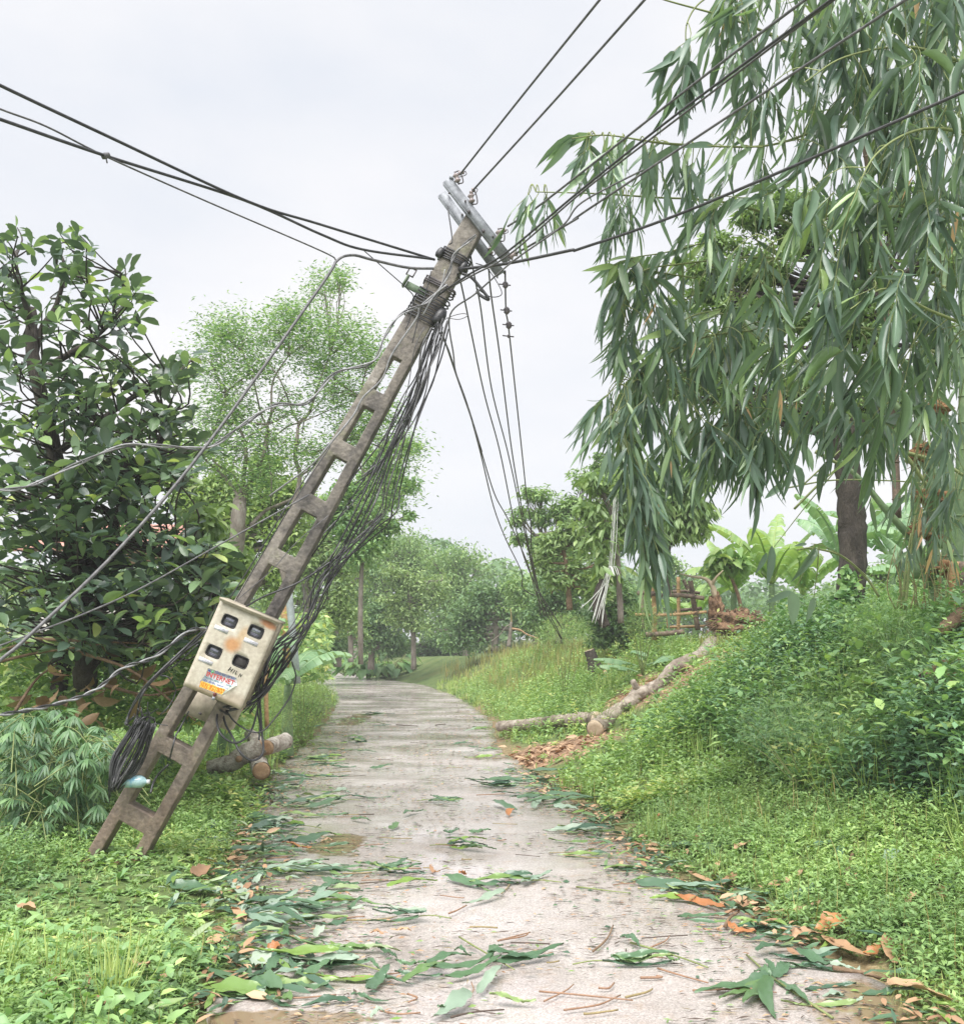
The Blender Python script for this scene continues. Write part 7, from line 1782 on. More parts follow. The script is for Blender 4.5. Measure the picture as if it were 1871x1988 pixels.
# ------------------------------------------------------------------ storm litter on the lane
L3 = Cc(400, 1400, 2.673); L4 = Cc(1000, 1500, 2.0337); L2 = Cc(0, 1500, 2.923)
def surf(px, py):
    q = G(px, py)
    if not (le(q[1]) < q[0] < re(q[1])): q = on(px, py)
    return q
def flat_leaf(p0, p1, wd, mat, tint, curl=.0, lift=.012, name='fallen_leaf', tw=0.0, pieces=5, tear=False):
    """a fallen leaf resting on the ground from p0 (stalk) to p1 (tip): wavy thin blade"""
    d = p1 - p0; L = np.linalg.norm(d); Y = unit(d); Z = np.array([0, 0, 1.]); X = unit(np.cross(Y, Z)); Z = np.cross(X, Y)
    n = 12; t = np.linspace(0, 1, n); prof = np.sin(np.pi * np.clip(t * .96 + .03, 0, 1) ** .8) ** .8
    ph = rng.uniform(0, 6); bendx = rng.normal(0, .06) * L; wd = wd * .82; r0_ = rng.uniform(.15, .5) * (1 if X[1] > 0 else -1); lift = lift + wd * .16
    V = []; F = []
    for i in range(n):
        roll = r0_ * math.sin(math.pi * min(1, t[i] + .25)) + .6 * tw * math.sin(t[i] * 3 + ph)
        w_ = wd / 2 * prof[i] * (1 - .12 * math.sin(t[i] * 9 + ph))
        c = p0 + Y * L * t[i] + X * bendx * math.sin(t[i] * 3.14) + Z * (lift + .012 * math.sin(t[i] * 5 + ph) + curl * .06 * (t[i] - .4) ** 2 * L * 10)
        xx = X * math.cos(roll) + Z * math.sin(roll)
        for s_ in (-1, -.5, 0, .5, 1):
            V.append(c + xx * w_ * s_ * (1 + .035 * math.sin(i * 2.3 + s_ * 4)) + Z * (abs(s_) * w_ * .28 + .006 * math.sin(i * 1.7 + s_ * 5 + ph)))
    V = np.array(V)
    a = np.array([[i * 5 + j, i * 5 + j + 1, (i + 1) * 5 + j + 1, (i + 1) * 5 + j] for i in range(n - 1) for j in range(4) if not (tear and j in (0, 3) and (i * 7 + j) % 3 == 0)])
    gz = terrain(V[:, 0], V[:, 1]); inside = (V[:, 0] > le(V[:, 1])) & (V[:, 0] < re(V[:, 1])); gz = np.where(inside, .014, np.maximum(gz, .014) + .02)
    V[:, 2] = np.maximum(V[:, 2], gz)
    return V, tri(a), tint
def leaf_thing(c, a, b, wpx, mat='torn', label=None, group=None, tint=None, lift=.012, tw=.35, curl=0, tear=False):
    p0, p1 = surf(*c(*a)), surf(*c(*b)); d = (p0[1] + p1[1]) / 2
    L = np.linalg.norm(p1 - p0)
    V, F, T = flat_leaf(p0, p1, wpx, mat, rng.random() if tint is None else tint, curl, lift, tw=tw, tear=tear)
    o = put('fallen_leaf', V, F, M[mat], tint=np.full(len(V), T), origin=p0)
    return tag(o, label, 'leaf', group)
def stick_thing(c, a, b, r=.006, mat='stick_red', label=None, group=None, name='fallen_stick'):
    p0, p1 = surf(*c(*a)), surf(*c(*b)); m_ = (p0 + p1) / 2 + [rng.normal(0, .02), rng.normal(0, .02), 0]
    up = np.array([0, 0, .014 + r * .6])
    V, F = tube(spline([p0 + up, m_ + up, p1 + up], 4), [r * .75, r * .5], 6, True, .08)
    return tag(put(name, V, F, M[mat], origin=p0), label, 'stick', group)

G1 = 'torn bamboo leaves lying on the wet lane'
one = 'torn green bamboo leaf lying among others on the wet concrete'
# (crop, stalk, tip, width m, material, label, tint)
LV = [
 (L3, (780, 1170), (450, 1222), .075, 'torn', 'bright yellow green broad leaf lying flat near the left litter heap', .86),
 (L3, (775, 1190), (590, 1232), .05, 'torn', 'dark leaf tucked under the bright yellow green one', .2),
 (L3, (990, 1003), (1258, 972), .06, 'torn', 'yellowish green leaf in the middle of the lane joined to a dark one', .78),
 (L3, (1300, 955), (1585, 1022), .075, 'torn', 'broad dark green leaf with a reddish tip beside it, mid lane', .4),
 (L3, (230, 1115), (500, 1040), .07, 'torn', 'dark pointed leaf with a pale underside leaf beside it', .15),
 (L3, (340, 1115), (520, 1040), .06, 'torn_pale', 'pale grey green leaf underside beside a dark pointed leaf', .5),
 (L3, (215, 650), (465, 628), .14, 'torn', 'large dark folded leaf at the verge with a white turned edge', .3),
 (L3, (270, 715), (450, 640), .11, 'torn', 'dark wet leaf trailing from the large folded leaf', .1),
 (L3, (460, 625), (400, 690), .05, 'torn_pale', 'pale curled strip hanging off the large folded leaf', .6),
 (L3, (480, 565), (700, 500), .08, 'torn', 'long dark leaf standing slightly up, farther up the lane', .3),
 (L3, (560, 580), (795, 520), .07, 'torn', 'long leaf beneath the slightly raised one up the lane', .45),
 (L3, (110, 835), (425, 790), .11, 'torn', 'very long dark leaf half on the verge weeds', .2),
 (L3, (500, 765), (695, 730), .09, 'torn', 'crumpled dark leaf before the muddy puddle', .25),
 (L3, (1190, 1432), (1440, 1378), .05, 'torn', 'dark green leaf crossing the near leafy twig, upper one', .35),
 (L3, (1075, 1522), (1310, 1400), .055, 'torn', 'green leaf pointing to the camera from the near leafy twig', .6),
 (L3, (1190, 1470), (1560, 1385), .055, 'torn', 'longest leaf of the near leafy twig', .4),
 (L3, (1300, 1500), (1600, 1400), .04, 'torn', one, .5),
 (L3, (1470, 1580), (1605, 1440), .055, 'torn_pale', 'pale leaf of the near twig lying underside up', .5),
 (L3, (1600, 1412), (1880, 1378), .045, 'torn', 'dark narrow leaf reaching right from the near leafy twig', .2),
 (L3, (1540, 1400), (1610, 1320), .05, 'torn', 'small upright leaf on the near leafy twig', .45),
 (L3, (1350, 1350), (1420, 1370), .04, 'torn', one, .3),
 (L3, (880, 1570), (1005, 1455), .06, 'torn', 'crumpled blue green leaf alone near the picture bottom', .3),
 (L3, (870, 1415), (960, 1450), .03, 'torn', one, .4), (L3, (930, 1310), (1045, 1415), .03, 'torn', one, .25), (L3, (1035, 1410), (1200, 1440), .025, 'torn', one, .5),
 (L3, (1705, 1000), (1870, 930), .055, 'torn_pale', 'pale leaf raised at one end near the middle of the lane', .4),
 (L3, (1620, 1042), (1390, 1100), .045, 'torn_pale', 'thin pale leaf lying towards the lane middle', .6),
 (L3, (1620, 1042), (1480, 1020), .03, 'torn', one, .6),
 (L3, (940, 925), (1102, 868), .06, 'torn', 'dark leaf folded to a point in the upper litter band', .3), (L3, (850, 893), (1010, 885), .04, 'torn', one, .45),
 (L3, (1290, 714), (1375, 706), .05, 'torn', 'rounded dark leaf alone far up the lane', .3), (L3, (1425, 706), (1545, 712), .055, 'torn', 'rounded green leaf beside the far rounded dark one', .5),
 (L3, (800, 632), (905, 655), .05, 'torn', one, .5), (L3, (900, 362), (1022, 350), .05, 'torn', 'single curled green leaf far up the lane', .4),
 (L3, (600, 415), (790, 405), .06, 'torn', one, .2), (L3, (680, 268), (835, 262), .04, 'torn', one, .3), (L3, (560, 140), (700, 135), .05, 'torn', one, .4),
 (L3, (530, 905), (630, 868), .05, 'torn_pale', 'pale leaf on its own between the litter heaps', .5),
 (L3, (640, 965), (795, 1005), .05, 'torn', one, .3), (L3, (580, 1030), (725, 985), .05, 'torn', one, .25), (L3, (600, 1080), (680, 1000), .045, 'torn_pale', one.replace('green', 'pale'), .3),
 (L3, (410, 1105), (640, 1120), .06, 'torn', one, .15), (L3, (520, 1150), (700, 1110), .05, 'torn', one, .3), (L3, (780, 1130), (860, 1075), .03, 'torn', one, .4),
 (L3, (150, 1010), (240, 1110), .1, 'torn_pale', 'crumpled whitish leaf at the edge of the verge weeds', .9), (L3, (180, 980), (230, 1080), .06, 'torn_pale', 'second crumpled whitish leaf behind the first', .8),
 (L3, (280, 990), (330, 950), .05, 'torn_pale', one.replace('green', 'pale'), .7), (L3, (230, 1245), (370, 1215), .06, 'torn', one, .1), (L3, (190, 1040), (380, 1035), .03, 'torn_pale', one.replace('green', 'pale'), .4),
 (L3, (455, 1225), (480, 1330), .035, 'torn', one, .4), (L3, (370, 1420), (520, 1380), .06, 'torn', one, .3), (L3, (430, 1440), (500, 1360), .05, 'torn_pale', one.replace('green', 'pale'), .5),
 (L3, (500, 1500), (690, 1430), .06, 'torn', 'broad green leaf on top of the nearest litter heap', .5), (L3, (380, 1510), (640, 1450), .06, 'torn_pale', 'pale green leaf in the nearest litter heap', .3), (L3, (480, 1560), (690, 1535), .05, 'torn', one, .5), (L3, (480, 1590), (380, 1645), .05, 'torn', one, .6),
 (L3, (540, 1480), (470, 1420), .05, 'torn', one, .2), (L3, (420, 1420), (340, 1470), .05, 'torn', one, .35), (L3, (560, 1390), (620, 1440), .04, 'torn', one, .25),
 (L3, (350, 1585), (0, 1470), .1, 'torn', 'big dark leaf of the nearest sprig pointing to the verge', .35), (L3, (350, 1588), (-10, 1598), .12, 'torn', 'broad light green leaf of the nearest sprig', .7), (L3, (352, 1590), (60, 1645), .09, 'torn_pale', 'pale lower leaf of the nearest sprig', .6), (L3, (430, 1580), (230, 1500), .09, 'torn', 'upper green leaf of the nearest sprig', .5),
 (L3, (-30, 1690), (40, 1640), .1, 'torn', 'dark leaf at the very bottom under the nearest sprig', .1),
 (L3, (1440, 1600), (1240, 1710), .08, 'torn_pale', 'pale ragged leaf at the bottom edge of the picture', .4), (L3, (1330, 1650), (1260, 1690), .05, 'torn', one, .5), (L3, (1535, 1612), (1785, 1628), .04, 'torn', 'yellow green narrow leaf near the bottom centre', .88),
 (L3, (900, 1700), (980, 1696), .04, 'torn_pale', one.replace('green', 'pale'), .8),
 (L3, (1420, 250), (1480, 246), .05, 'torn', one, .3), (L3, (1080, 620), (1185, 590), .06, 'torn', one, .4), (L3, (1000, 690), (1050, 670), .06, 'torn', one, .55),
 (L4, (545, 545), (810, 610), .1, 'torn', 'big dark leaf with a comb-like shredded edge by the bank debris', .2), (L4, (800, 610), (890, 640), .05, 'torn', one, .3),
 (L4, (1030, 900 - 60), (1180, 805), .07, 'torn', 'dark leaf lying at the puddle below the bank', .2), (L4, (1190, 842), (1330, 892), .08, 'torn', 'blue green leaf against the brown sheaths', .3), (L4, (1250, 845), (1390, 850), .06, 'torn_pale', 'pale green leaf above the blue green one at the bank foot', .3),
 (L4, (640, 405), (800, 420), .12, 'torn', 'broad dark leaf at the bank edge higher up the lane', .35), (L4, (800, 395), (940, 410), .06, 'torn', one, .3), (L4, (680, 492), (775, 466), .06, 'torn_pale', one.replace('green', 'pale'), .4), (L4, (820, 400), (890, 455), .05, 'torn', one, .5),
 (L4, (960, 622), (1065, 650), .1, 'torn', 'folded blue green leaf on the brown bank debris', .3), (L4, (900, 640), (985, 620), .06, 'torn', one, .4), (L4, (940, 590), (1090, 600), .05, 'torn', one, .2), (L4, (960, 715), (1045, 725), .05, 'torn', one, .7),
 (L4, (1150, 640), (1290, 560), .08, 'torn', 'green leaf leaning up on the bank weeds', .5), (L4, (1250, 425), (1400, 370), .07, 'torn', 'blue green leaf lying in the bank grass', .2), (L4, (1370, 470), (1390, 400), .06, 'torn', 'short dark leaf standing in the bank grass', .15), (L4, (1620, 560), (1810, 540), .06, 'torn', 'long dark leaf high in the bank grass', .2), (L4, (1560, 480), (1620, 430), .09, 'torn_pale', 'pale leaf high in the bank grass', .2), (L4, (1700, 320), (1871, 330), .09, 'torn', one, .2), (L4, (1740, 380), (1840, 250), .1, 'torn', 'large upright green leaf at the frame edge of the bank', .6), (L4, (1770, 570), (1840, 585), .07, 'torn', one, .2),
 (L4, (60, 200), (240, 190), .1, 'torn', one, .3), (L4, (180, 175), (400, 215), .1, 'torn', 'long dark leaf in the heap where the bank debris starts', .3), (L4, (250, 215), (420, 190), .08, 'torn', one, .5), (L4, (120, 235), (170, 195), .08, 'torn_pale', one.replace('green', 'pale'), .4), (L4, (210, 225), (310, 255), .08, 'torn_pale', 'pale leaf in the heap where the bank debris starts', .5), (L4, (340, 300), (460, 290), .1, 'torn', 'dark leaf at the water edge below the bank', .3), (L4, (110, 95), (270, 80), .12, 'torn', one, .25), (L4, (-20, 120), (120, 130), .1, 'torn', one, .25),
 (L4, (60, 245), (-40, 210), .08, 'torn', one, .3), (L4, (150, 190), (30, 200), .06, 'torn', one, .2), (L4, (300, 240), (380, 235), .08, 'torn', one, .25),
 (L4, (-40, 880), (250, 815), .05, 'torn', one, .3), (L4, (-60, 850), (120, 840), .05, 'torn', one, .3),
 (L4, (480, 770), (560, 810), .04, 'torn', one, .3), (L4, (640, 850), (720, 865), .03, 'torn', one, .6), (L4, (1750, 1090), (1880, 1080), .06, 'torn', 'bright green leaf edge in the bottom corner puddle', .75),
 (L2, (980, 800), (1240, 880), .12, 'torn', 'long dull green leaf sunk into the near verge weeds', .3), (L2, (1530, 262), (1440, 240), .09, 'sheath', 'brown curled leaf at the weed edge up the lane', .1),
]
LATE = []
for (c, a, b, w_, m_, lab, tn_) in LV:
    grp = G1 if (lab == one or lab == one.replace('green', 'pale')) else None
    if grp and 'pale' in lab: grp = 'pale torn leaves lying on the wet lane'
    o_ = leaf_thing(c, a, b, w_, m_, lab, grp, tn_, lift=.03)
    if grp: LATE.append((o_, lab))
for k_, (px_, py_, n_, L_) in enumerate([(520, 1800, 6, .42), (560, 1700, 6, .4), (600, 1775, 5, .4), (560, 1610, 5, .4), (640, 1560, 4, .4), (620, 1480, 5, .45), (700, 1445, 4, .4), (860, 1560, 4, .35), (980, 1530, 6, .45), (1080, 1560, 5, .45), (760, 1700, 5, .36), (900, 1650, 5, .36), (1010, 1720, 4, .36), (1330, 1740, 5, .4), (640, 1880, 6, .42), (1160, 1620, 4, .4), (720, 1390, 4, .5), (940, 1420, 3, .4), (800, 1790, 4, .3), (1200, 1880, 4, .3)]):
    c_ = surf(px_, py_); sp_ = empty('bamboo_sprig', c_, 'torn sprig of bamboo leaves on the concrete ' + ['by the verge', 'left of the middle', 'right of the middle', 'by the bank'][int(np.clip(((c_[0] - le(c_[1])) / (re(c_[1]) - le(c_[1]))) * 4, 0, 3))] + ', ' + ('nearest the viewer' if c_[1] < 5.2 else 'farther up the lane' if c_[1] < 8 else 'halfway up the lane' if c_[1] < 12 else 'far up the lane'), 'sprig', 'torn bamboo sprigs on the lane')
    a0_ = rng.uniform(-.45, .45) + (math.pi if rng.random() < .5 else 0)
    tw_ = c_ - np.array([math.cos(a0_), math.sin(a0_), 0]) * L_ * .7
    V, F = tube(spline([tw_ + [0, 0, .02], (tw_ + c_) / 2 + [0, .015, .03], c_ + [0, 0, .025]], 4), .0035, 5); put('twig', V, F, M['twig_green'], sp_)
    for j_ in range(n_):
        aj = a0_ + rng.normal(0, .38); Lj = L_ * rng.uniform(.6, 1.1); b_ = c_ - np.array([math.cos(a0_), math.sin(a0_), 0]) * L_ * .4 * rng.random()
        V, F, T = flat_leaf(b_, b_ + np.array([math.cos(aj), math.sin(aj), 0]) * Lj, Lj * rng.uniform(.1, .16), 'torn', rng.random() ** 1.3 * .92, lift=.02 + .012 * j_, tw=.6)
        m_ = 'torn_pale' if rng.random() < .2 else 'torn'
        put('leaf', V, F, M[m_], sp_, np.full(len(V), T))
# brown sheaths and orange pieces
SH = [
 (L4, (700, 605), (905, 665), .06, 'orange', 'long orange brown sheath beside the shredded dark leaf', .2), (L4, (915, 718), (1030, 762), .05, 'orange', 'short orange sheath tip lying towards the lane', .3),
 (L4, (1420, 714), (1278, 762), .13, 'orange', 'bright orange dead leaf on the bank weeds', .9), (L4, (1300, 795), (1495, 885), .1, 'sheath', 'grey brown rolled sheath above the puddle corner', .4),
 (L4, (1570, 795), (1600, 905), .13, 'sheath', 'upright broken brown sheath at the bank foot', .5), (L4, (1555, 975), (1870, 1062), .14, 'sheath', 'long pale brown sheath in the bottom corner', .8), (L4, (1480, 870), (1550, 830), .08, 'orange', 'orange chip by the upright broken sheath', .3),
 (L4, (900, 575), (945, 510), .09, 'sheath', 'rust brown leaf standing against the bank foot', .3), (L4, (950, 425), (1010, 385), .1, 'sheath', 'pale brown leaf in the bank weeds, upper one', .8), (L4, (780, 390), (800, 345), .07, 'sheath', 'small brown leaf near the broad dark leaf', .3), (L4, (1080, 575), (1230, 510), .06, 'sheath', 'brown curled leaf in the bank weeds, middle one', .5),
 (L4, (1100, 700), (1310, 640), .06, 'sheath', 'straw coloured sheath along the bank foot', .9), (L4, (1170, 760), (1300, 790), .08, 'sheath', 'brown debris sheath before the orange leaf', .6), (L4, (750, 530), (900, 600), .06, 'sheath', 'brown sheath strip above the shredded leaf', .5), (L4, (860, 510), (890, 465), .05, 'sheath', 'thin brown strip leaning at the bank foot', .7),
 (L4, (1400, 580), (1440, 525), .05, 'sheath', 'small brown leaf high in the bank weeds', .5), (L4, (1640, 640), (1700, 620), .08, 'sheath', 'pale brown leaf far along the bank weeds', .7), (L4, (1750, 500), (1790, 460), .08, 'sheath', 'brown leaf at the upper bank edge', .6), (L4, (1780, 615), (1830, 600), .09, 'sheath', 'brown leaf beside the frame edge of the bank', .5),
 (L4, (620, 290), (660, 280), .07, 'orange', 'small orange leaf on the bank edge far up', .3), (L4, (20, 265), (50, 250), .07, 'orange', 'orange scrap on the lane beside the debris heap', .5), (L4, (870, 110), (930, 40), .1, 'sheath', 'brown leaf heap piece on the bank soil', .4),
 (L3, (430, 780), (590, 795), .06, 'orange', 'bright orange strip beside the crumpled dark leaf', .4), (L3, (210, 748), (335, 728), .05, 'sheath', 'brown stick-like sheath at the verge edge', .6), (L3, (170, 1165), (240, 1205), .08, 'sheath', 'brown scraps at the verge by the whitish leaf', .7), (L3, (350, 1360), (430, 1350), .08, 'orange', 'orange folded leaf in the near litter heap', .3), (L3, (170, 1480), (230, 1430), .08, 'sheath', 'orange brown strip in the near verge litter', .3), (L3, (270, 500), (350, 490), .08, 'sheath', 'brown curled leaf at the verge up the lane', .1),
 (L3, (1375, 945), (1415, 935), .05, 'orange', 'small orange tip standing on the lane by the broad leaf', .4), (L3, (1220, 905), (1275, 930), .03, 'sheath', 'reddish strip in the middle litter band', .2), (L3, (290, 1440), (330, 1380), .12, 'torn_pale', 'round pale yellow leaf in the near litter heap', 1.0), (L3, (600, 1270), (640, 1235), .06, 'torn_pale', 'tiny cream scrap on the bare concrete', 1.0), (L3, (205, 915), (285, 912), .05, 'torn_pale', 'thin pale yellow leaf by the verge weeds', .9),
 (L2, (170, 1330), (320, 1310), .12, 'sheath', 'tan dead leaf lying in the near corner weeds', .9), (L2, (270, 1490), (400, 1310), .12, 'sheath', 'brown curled sheath standing in the near corner weeds', .5), (L2, (460, 1370), (480, 1490), .1, 'sheath', 'rust coloured strip in the near corner weeds', .3), (L2, (530, 1510), (600, 1570), .12, 'sheath', 'orange brown sheath at the bottom edge of the weeds', .4), (L2, (1110, 745), (1210, 710), .1, 'sheath', 'rust brown leaf in the weeds beside the big sunken leaf', .2), (L2, (120, 975), (190, 945), .12, 'sheath', 'tan leaf in the weeds near the frame edge', .8), (L2, (1220, 1200), (1270, 1140), .1, 'sheath', 'pinkish brown leaf at the weed margin', .8), (L2, (780, 1320), (850, 1300), .1, 'sheath', 'brown leaf deep in the corner weeds', .6),
]
for (c, a, b, w_, m_, lab, tn_) in SH:
    leaf_thing(c, a, b, w_, m_, lab, None, tn_, tw=.7, lift=.03)
one_s = 'thin reddish brown twig lying on the wet concrete'
STK = [
 (L3, (1320, 1142), (1415, 1098), .007, 'stick_red', 'short red stick on the bare middle of the lane'), (L3, (1580, 1290), (1755, 1243), .006, 'stick_red', 'reddish stick above the near leafy twig'), (L3, (955, 1665), (1170, 1677), .006, 'stick_red', 'orange brown straight stick near the bottom edge'),
 (L3, (1375, 1268), (1670, 1445), .006, 'twig_green', 'yellow green twig crossing the near leaves'), (L3, (800, 1482), (1090, 1456), .005, 'stick_red', 'long thin reddish twig left of the near leaves'), (L3, (1250, 770), (1365, 778), .009, 'stick_red', 'brown stick far up the lane'), (L3, (985, 833), (1165, 862), .006, 'twig_green', 'yellow twig above the litter band'),
 (L3, (340, 1583), (722, 1580), .006, 'stick_red', 'straight stem of the nearest sprig'), (L3, (770, 1178), (1045, 1158), .006, 'twig', 'stem of the bright yellow green leaf'), (L3, (1040, 125), (1155, 132), .014, 'twig_dark', 'dark branch piece far up the lane'), (L3, (1250, 128), (1305, 122), .013, 'twig_dark', 'short dark branch piece far up the lane'),
 (L3, (1100, 1575), (1105, 1620), .006, 'stick_red', 'tiny red twig pointing at the camera'), (L3, (1440, 1510), (1340, 1650), .004, 'stick_red', 'thin twig joining the bottom pale leaf'), (L3, (1330, 1702), (1615, 1660), .006, 'twig_dark', 'grey twig at the bottom edge'), (L3, (300, 945), (500, 960), .005, 'twig', 'straw stem beside the whitish leaves'), (L3, (250, 862), (500, 830), .007, 'stick_red', 'upper reddish twig of the verge heap'), (L3, (300, 850), (480, 842), .006, 'stick_red', 'lower reddish twig of the verge heap'), (L3, (1600, 1035), (1630, 920), .005, 'twig', 'upright twig end by the broad dark leaf'),
 (L4, (905, 722), (960, 660), .013, 'bark_brown' , 'thick brown stick across the orange sheath'), (L4, (1340, 895), (1560, 962), .016, 'bark_brown', 'thick reddish stick along the puddle corner'), (L4, (150, 985), (530, 1022), .006, 'stick_red', 'long orange brown twig near the bottom centre'), (L4, (250, 1062), (480, 1000), .006, 'stick_red', 'reddish twig crossing the long one'), (L4, (630, 890), (835, 950), .006, 'stick_red', 'pale red twig on bare concrete'), (L4, (520, 785), (835, 888), .007, 'twig_green', 'yellow green stem lying towards the sprig'), (L4, (368, 822), (450, 715), .008, 'bark_brown', 'dark brown curled bark strip'), (L4, (-10, 775), (110, 742), .006, 'stick_red', 'reddish stick left of the bark strip'), (L4, (560, 930), (625, 922), .008, 'stick_red', 'short red chip on the concrete'), (L4, (390, 972), (455, 950), .007, 'stick_red', 'short reddish chip near the crossing twigs'), (L4, (500, 1010), (610, 975), .007, 'twig', 'yellow stick in the bottom centre litter'), (L4, (170, 1025), (290, 955), .005, 'stick_red', 'thin twig under the long one'), (L4, (330, 1078), (470, 1062), .007, 'twig', 'straw piece at the bottom edge'), (L4, (300, 555), (520, 582), .006, 'twig_green', 'green twig on the shiny part of the lane'), (L4, (450, 548), (540, 540), .005, 'stick_red', 'thin twig beside the green one'), (L4, (1395, 515), (1430, 360), .02, 'bark_brown', 'brown stick standing up in the bank grass'), (L4, (1640, 215), (1871, 270), .008, 'twig_green', 'yellow cane across the upper bank grass'), (L4, (1420, 712), (1530, 695), .006, 'twig_green', 'yellow stalk of the bright orange leaf'), (L4, (600, 805), (680, 755), .006, 'stick_red', 'curved red twig near the yellow stem'),
]
for (c, a, b, r_, m_, lab) in STK: stick_thing(c, a, b, r_, m_, lab)
# star-shaped bamboo sprig by the puddle
ctr = surf(*L4(1095, 930))
sg = empty('bamboo_sprig', ctr, 'star-shaped sprig of green bamboo leaves lying before the corner puddle', 'sprig')
for a, b, r_ in [((990, 835), (1095, 930), .005), ((1095, 930), (1340, 1095), .006)]:
    p0, p1 = surf(*L4(*a)), surf(*L4(*b)); V, F = tube(np.array([p0 + [0, 0, .018], p1 + [0, 0, .018]]), r_, 5); put('twig', V, F, M['twig_green'], sg)
for (x, y, w_, tn_) in [(780, 1005, .07, .5), (925, 955, .06, .3), (880, 1035, .06, .6), (975, 1055, .09, .55), (1110, 1095, .08, .5), (1155, 880, .07, .3), (1060, 868, .05, .3), (1250, 1050, .04, .4), (1020, 900, .06, .5)]:
    p1 = surf(*L4(x, y)); V, F, T = flat_leaf(ctr + (p1 - ctr) * .08, p1, w_, 'torn', tn_, lift=.02, tw=.3); put('leaf', V, F, M['torn'], sg, np.full(len(V), T))
# scattered small pieces
def zone(p):
    u_ = (p[0] - le(p[1])) / (re(p[1]) - le(p[1]))
    a = 'by the verge' if u_ < .22 else ('by the bank' if u_ > .8 else ('left of the middle' if u_ < .5 else 'right of the middle'))
    b = 'nearest the viewer' if p[1] < 5.2 else ('farther up the lane' if p[1] < 8 else ('halfway up the lane' if p[1] < 12 else 'far up the lane'))
    return a + ', ' + b
def rezone(o, label):
    lab = label.replace(' lying among others on the wet concrete', '').replace(' lying on the wet concrete', '') + ' on the concrete ' + zone(np.array(o.location))
    o['label'] = lab; o['group'] = lab.split(' on the concrete')[0].replace('leaf', 'leaves').replace('twig', 'twigs').replace('scrap', 'scraps') + ' ' + zone(np.array(o.location))
def rnd_litter(n, mats, label, group, cat, lr, wr, yr, side=None, name='fallen_leaf'):
    for k in range(n):
        for _ in range(40):
            py = rng.uniform(*yr); 
            l_ = np.interp(py, [1300, 1350, 1400, 1450, 1500, 1600, 1700, 1800, 1900, 1988], [430, 652, 638, 592, 535, 490, 468, 470, 455, 405]); r_ = np.interp(py, [1300, 1350, 1400, 1450, 1500, 1600, 1700, 1800, 1900, 1988], [640, 880, 952, 962, 1030, 1180, 1300, 1490, 1690, 1800])
            f = rng.random()
            if side == 'edges': f = .3 * rng.random() ** 1.6 if rng.random() < .6 else 1 - .16 * rng.random() ** 1.6
            px = l_ + (r_ - l_) * f
            p0 = G(px, py)
            if p0[1] < 20: break
        a = rng.uniform(-.5, .5) + (math.pi if rng.random() < .5 else 0); L_ = rng.uniform(*lr)
        p1 = p0 + [math.cos(a) * L_, math.sin(a) * L_, 0]
        m_ = mats[k % len(mats)]
        if name == 'fallen_leaf':
            V, F, T = flat_leaf(p0, p1, L_ * rng.uniform(*wr), m_, rng.random(), lift=.012, tw=.5); o = put(name, V, F, M[m_], tint=np.full(len(V), T), origin=p0)
        else:
            V, F = tube(spline([p0 + [0, 0, .018], (p0 + p1) / 2 + [rng.normal(0, .01), rng.normal(0, .01), .018], p1 + [0, 0, .018]], 3), rng.uniform(.0025, .005), 5); o = put(name, V, F, M[m_], origin=p0)
        tag(o, label, cat, group); rezone(o, label)
for o_, lab in LATE: rezone(o_, lab)
rnd_litter(110, ['torn'], one, G1, 'leaf', (.14, .38), (.12, .24), (1380, 1960), 'edges')
rnd_litter(50, ['torn'], one, G1, 'leaf', (.2, .45), (.1, .16), (1380, 1700), 'edges')
rnd_litter(28, ['torn_pale'], one.replace('green', 'pale'), 'pale torn leaves lying on the wet lane', 'leaf', (.08, .2), (.15, .3), (1420, 1960), 'edges')
rnd_litter(34, ['sheath'], 'small brown leaf scrap lying on the wet concrete', 'brown leaf scraps on the lane', 'leaf', (.05, .14), (.15, .4), (1400, 1970), 'edges')
rnd_litter(50, ['stick_red', 'twig', 'twig_dark'], one_s, 'thin twigs scattered on the lane', 'stick', (.06, .3), (1, 1), (1360, 1975), None, 'fallen_stick')
# crumbs: leaf bits, chips and bark too small to count
def crumbs(label, n, mat, size, yr, tint=None, side=.0, ar=.35):
    y = yr[0] + (yr[1] - yr[0]) * rng.random(n) ** 1.2
    f = rng.random(n)
    e = rng.random(n) < side; f = np.where(e, np.where(rng.random(n) < .5, .22 * rng.random(n) ** 1.5, 1 - .16 * rng.random(n) ** 1.5), f)
    x = le(y) + (re(y) - le(y)) * f
    keep = (patchnoise(x, y, 2.2, 4) + .35 * rng.random(n)) > .6; x, y = x[keep], y[keep]; n = len(x)
    a = rng.normal(0, .6, n) + rng.integers(0, 2, n) * math.pi
    dv = np.stack([np.cos(a), np.sin(a), rng.uniform(-.05, .15, n)], -1)
    ln = size * rng.uniform(.3, 1.6, n)
    V, F, T = leaves(np.stack([x, y, np.full(n, .016)], -1), dv, np.tile([0, 0, 1.], (n, 1)) + rng.normal(0, .2, (n, 3)), ln, ln * ar * rng.uniform(.4, 1.4, n), T_DIAMOND, .1)
    V[:, 2] = np.maximum(V[:, 2], .0135)
    tag(put('litter', V, F, M[mat], tint=T), label, kind='stuff')
crumbs('tiny green leaf bits strewn over the lane', 9500, 'torn', .035, (2.8, 20), side=.45)
crumbs('tiny brown bark and leaf chips strewn over the lane', 9500, 'sheath', .03, (2.8, 22), side=.5)
crumbs('thin dark needle bits strewn over the lane', 15000, 'twig_dark', .055, (4, 34), side=.1, ar=.12)
crumbs('short straw pieces strewn over the lane', 1500, 'twig', .06, (2.8, 16), side=.3, ar=.08)
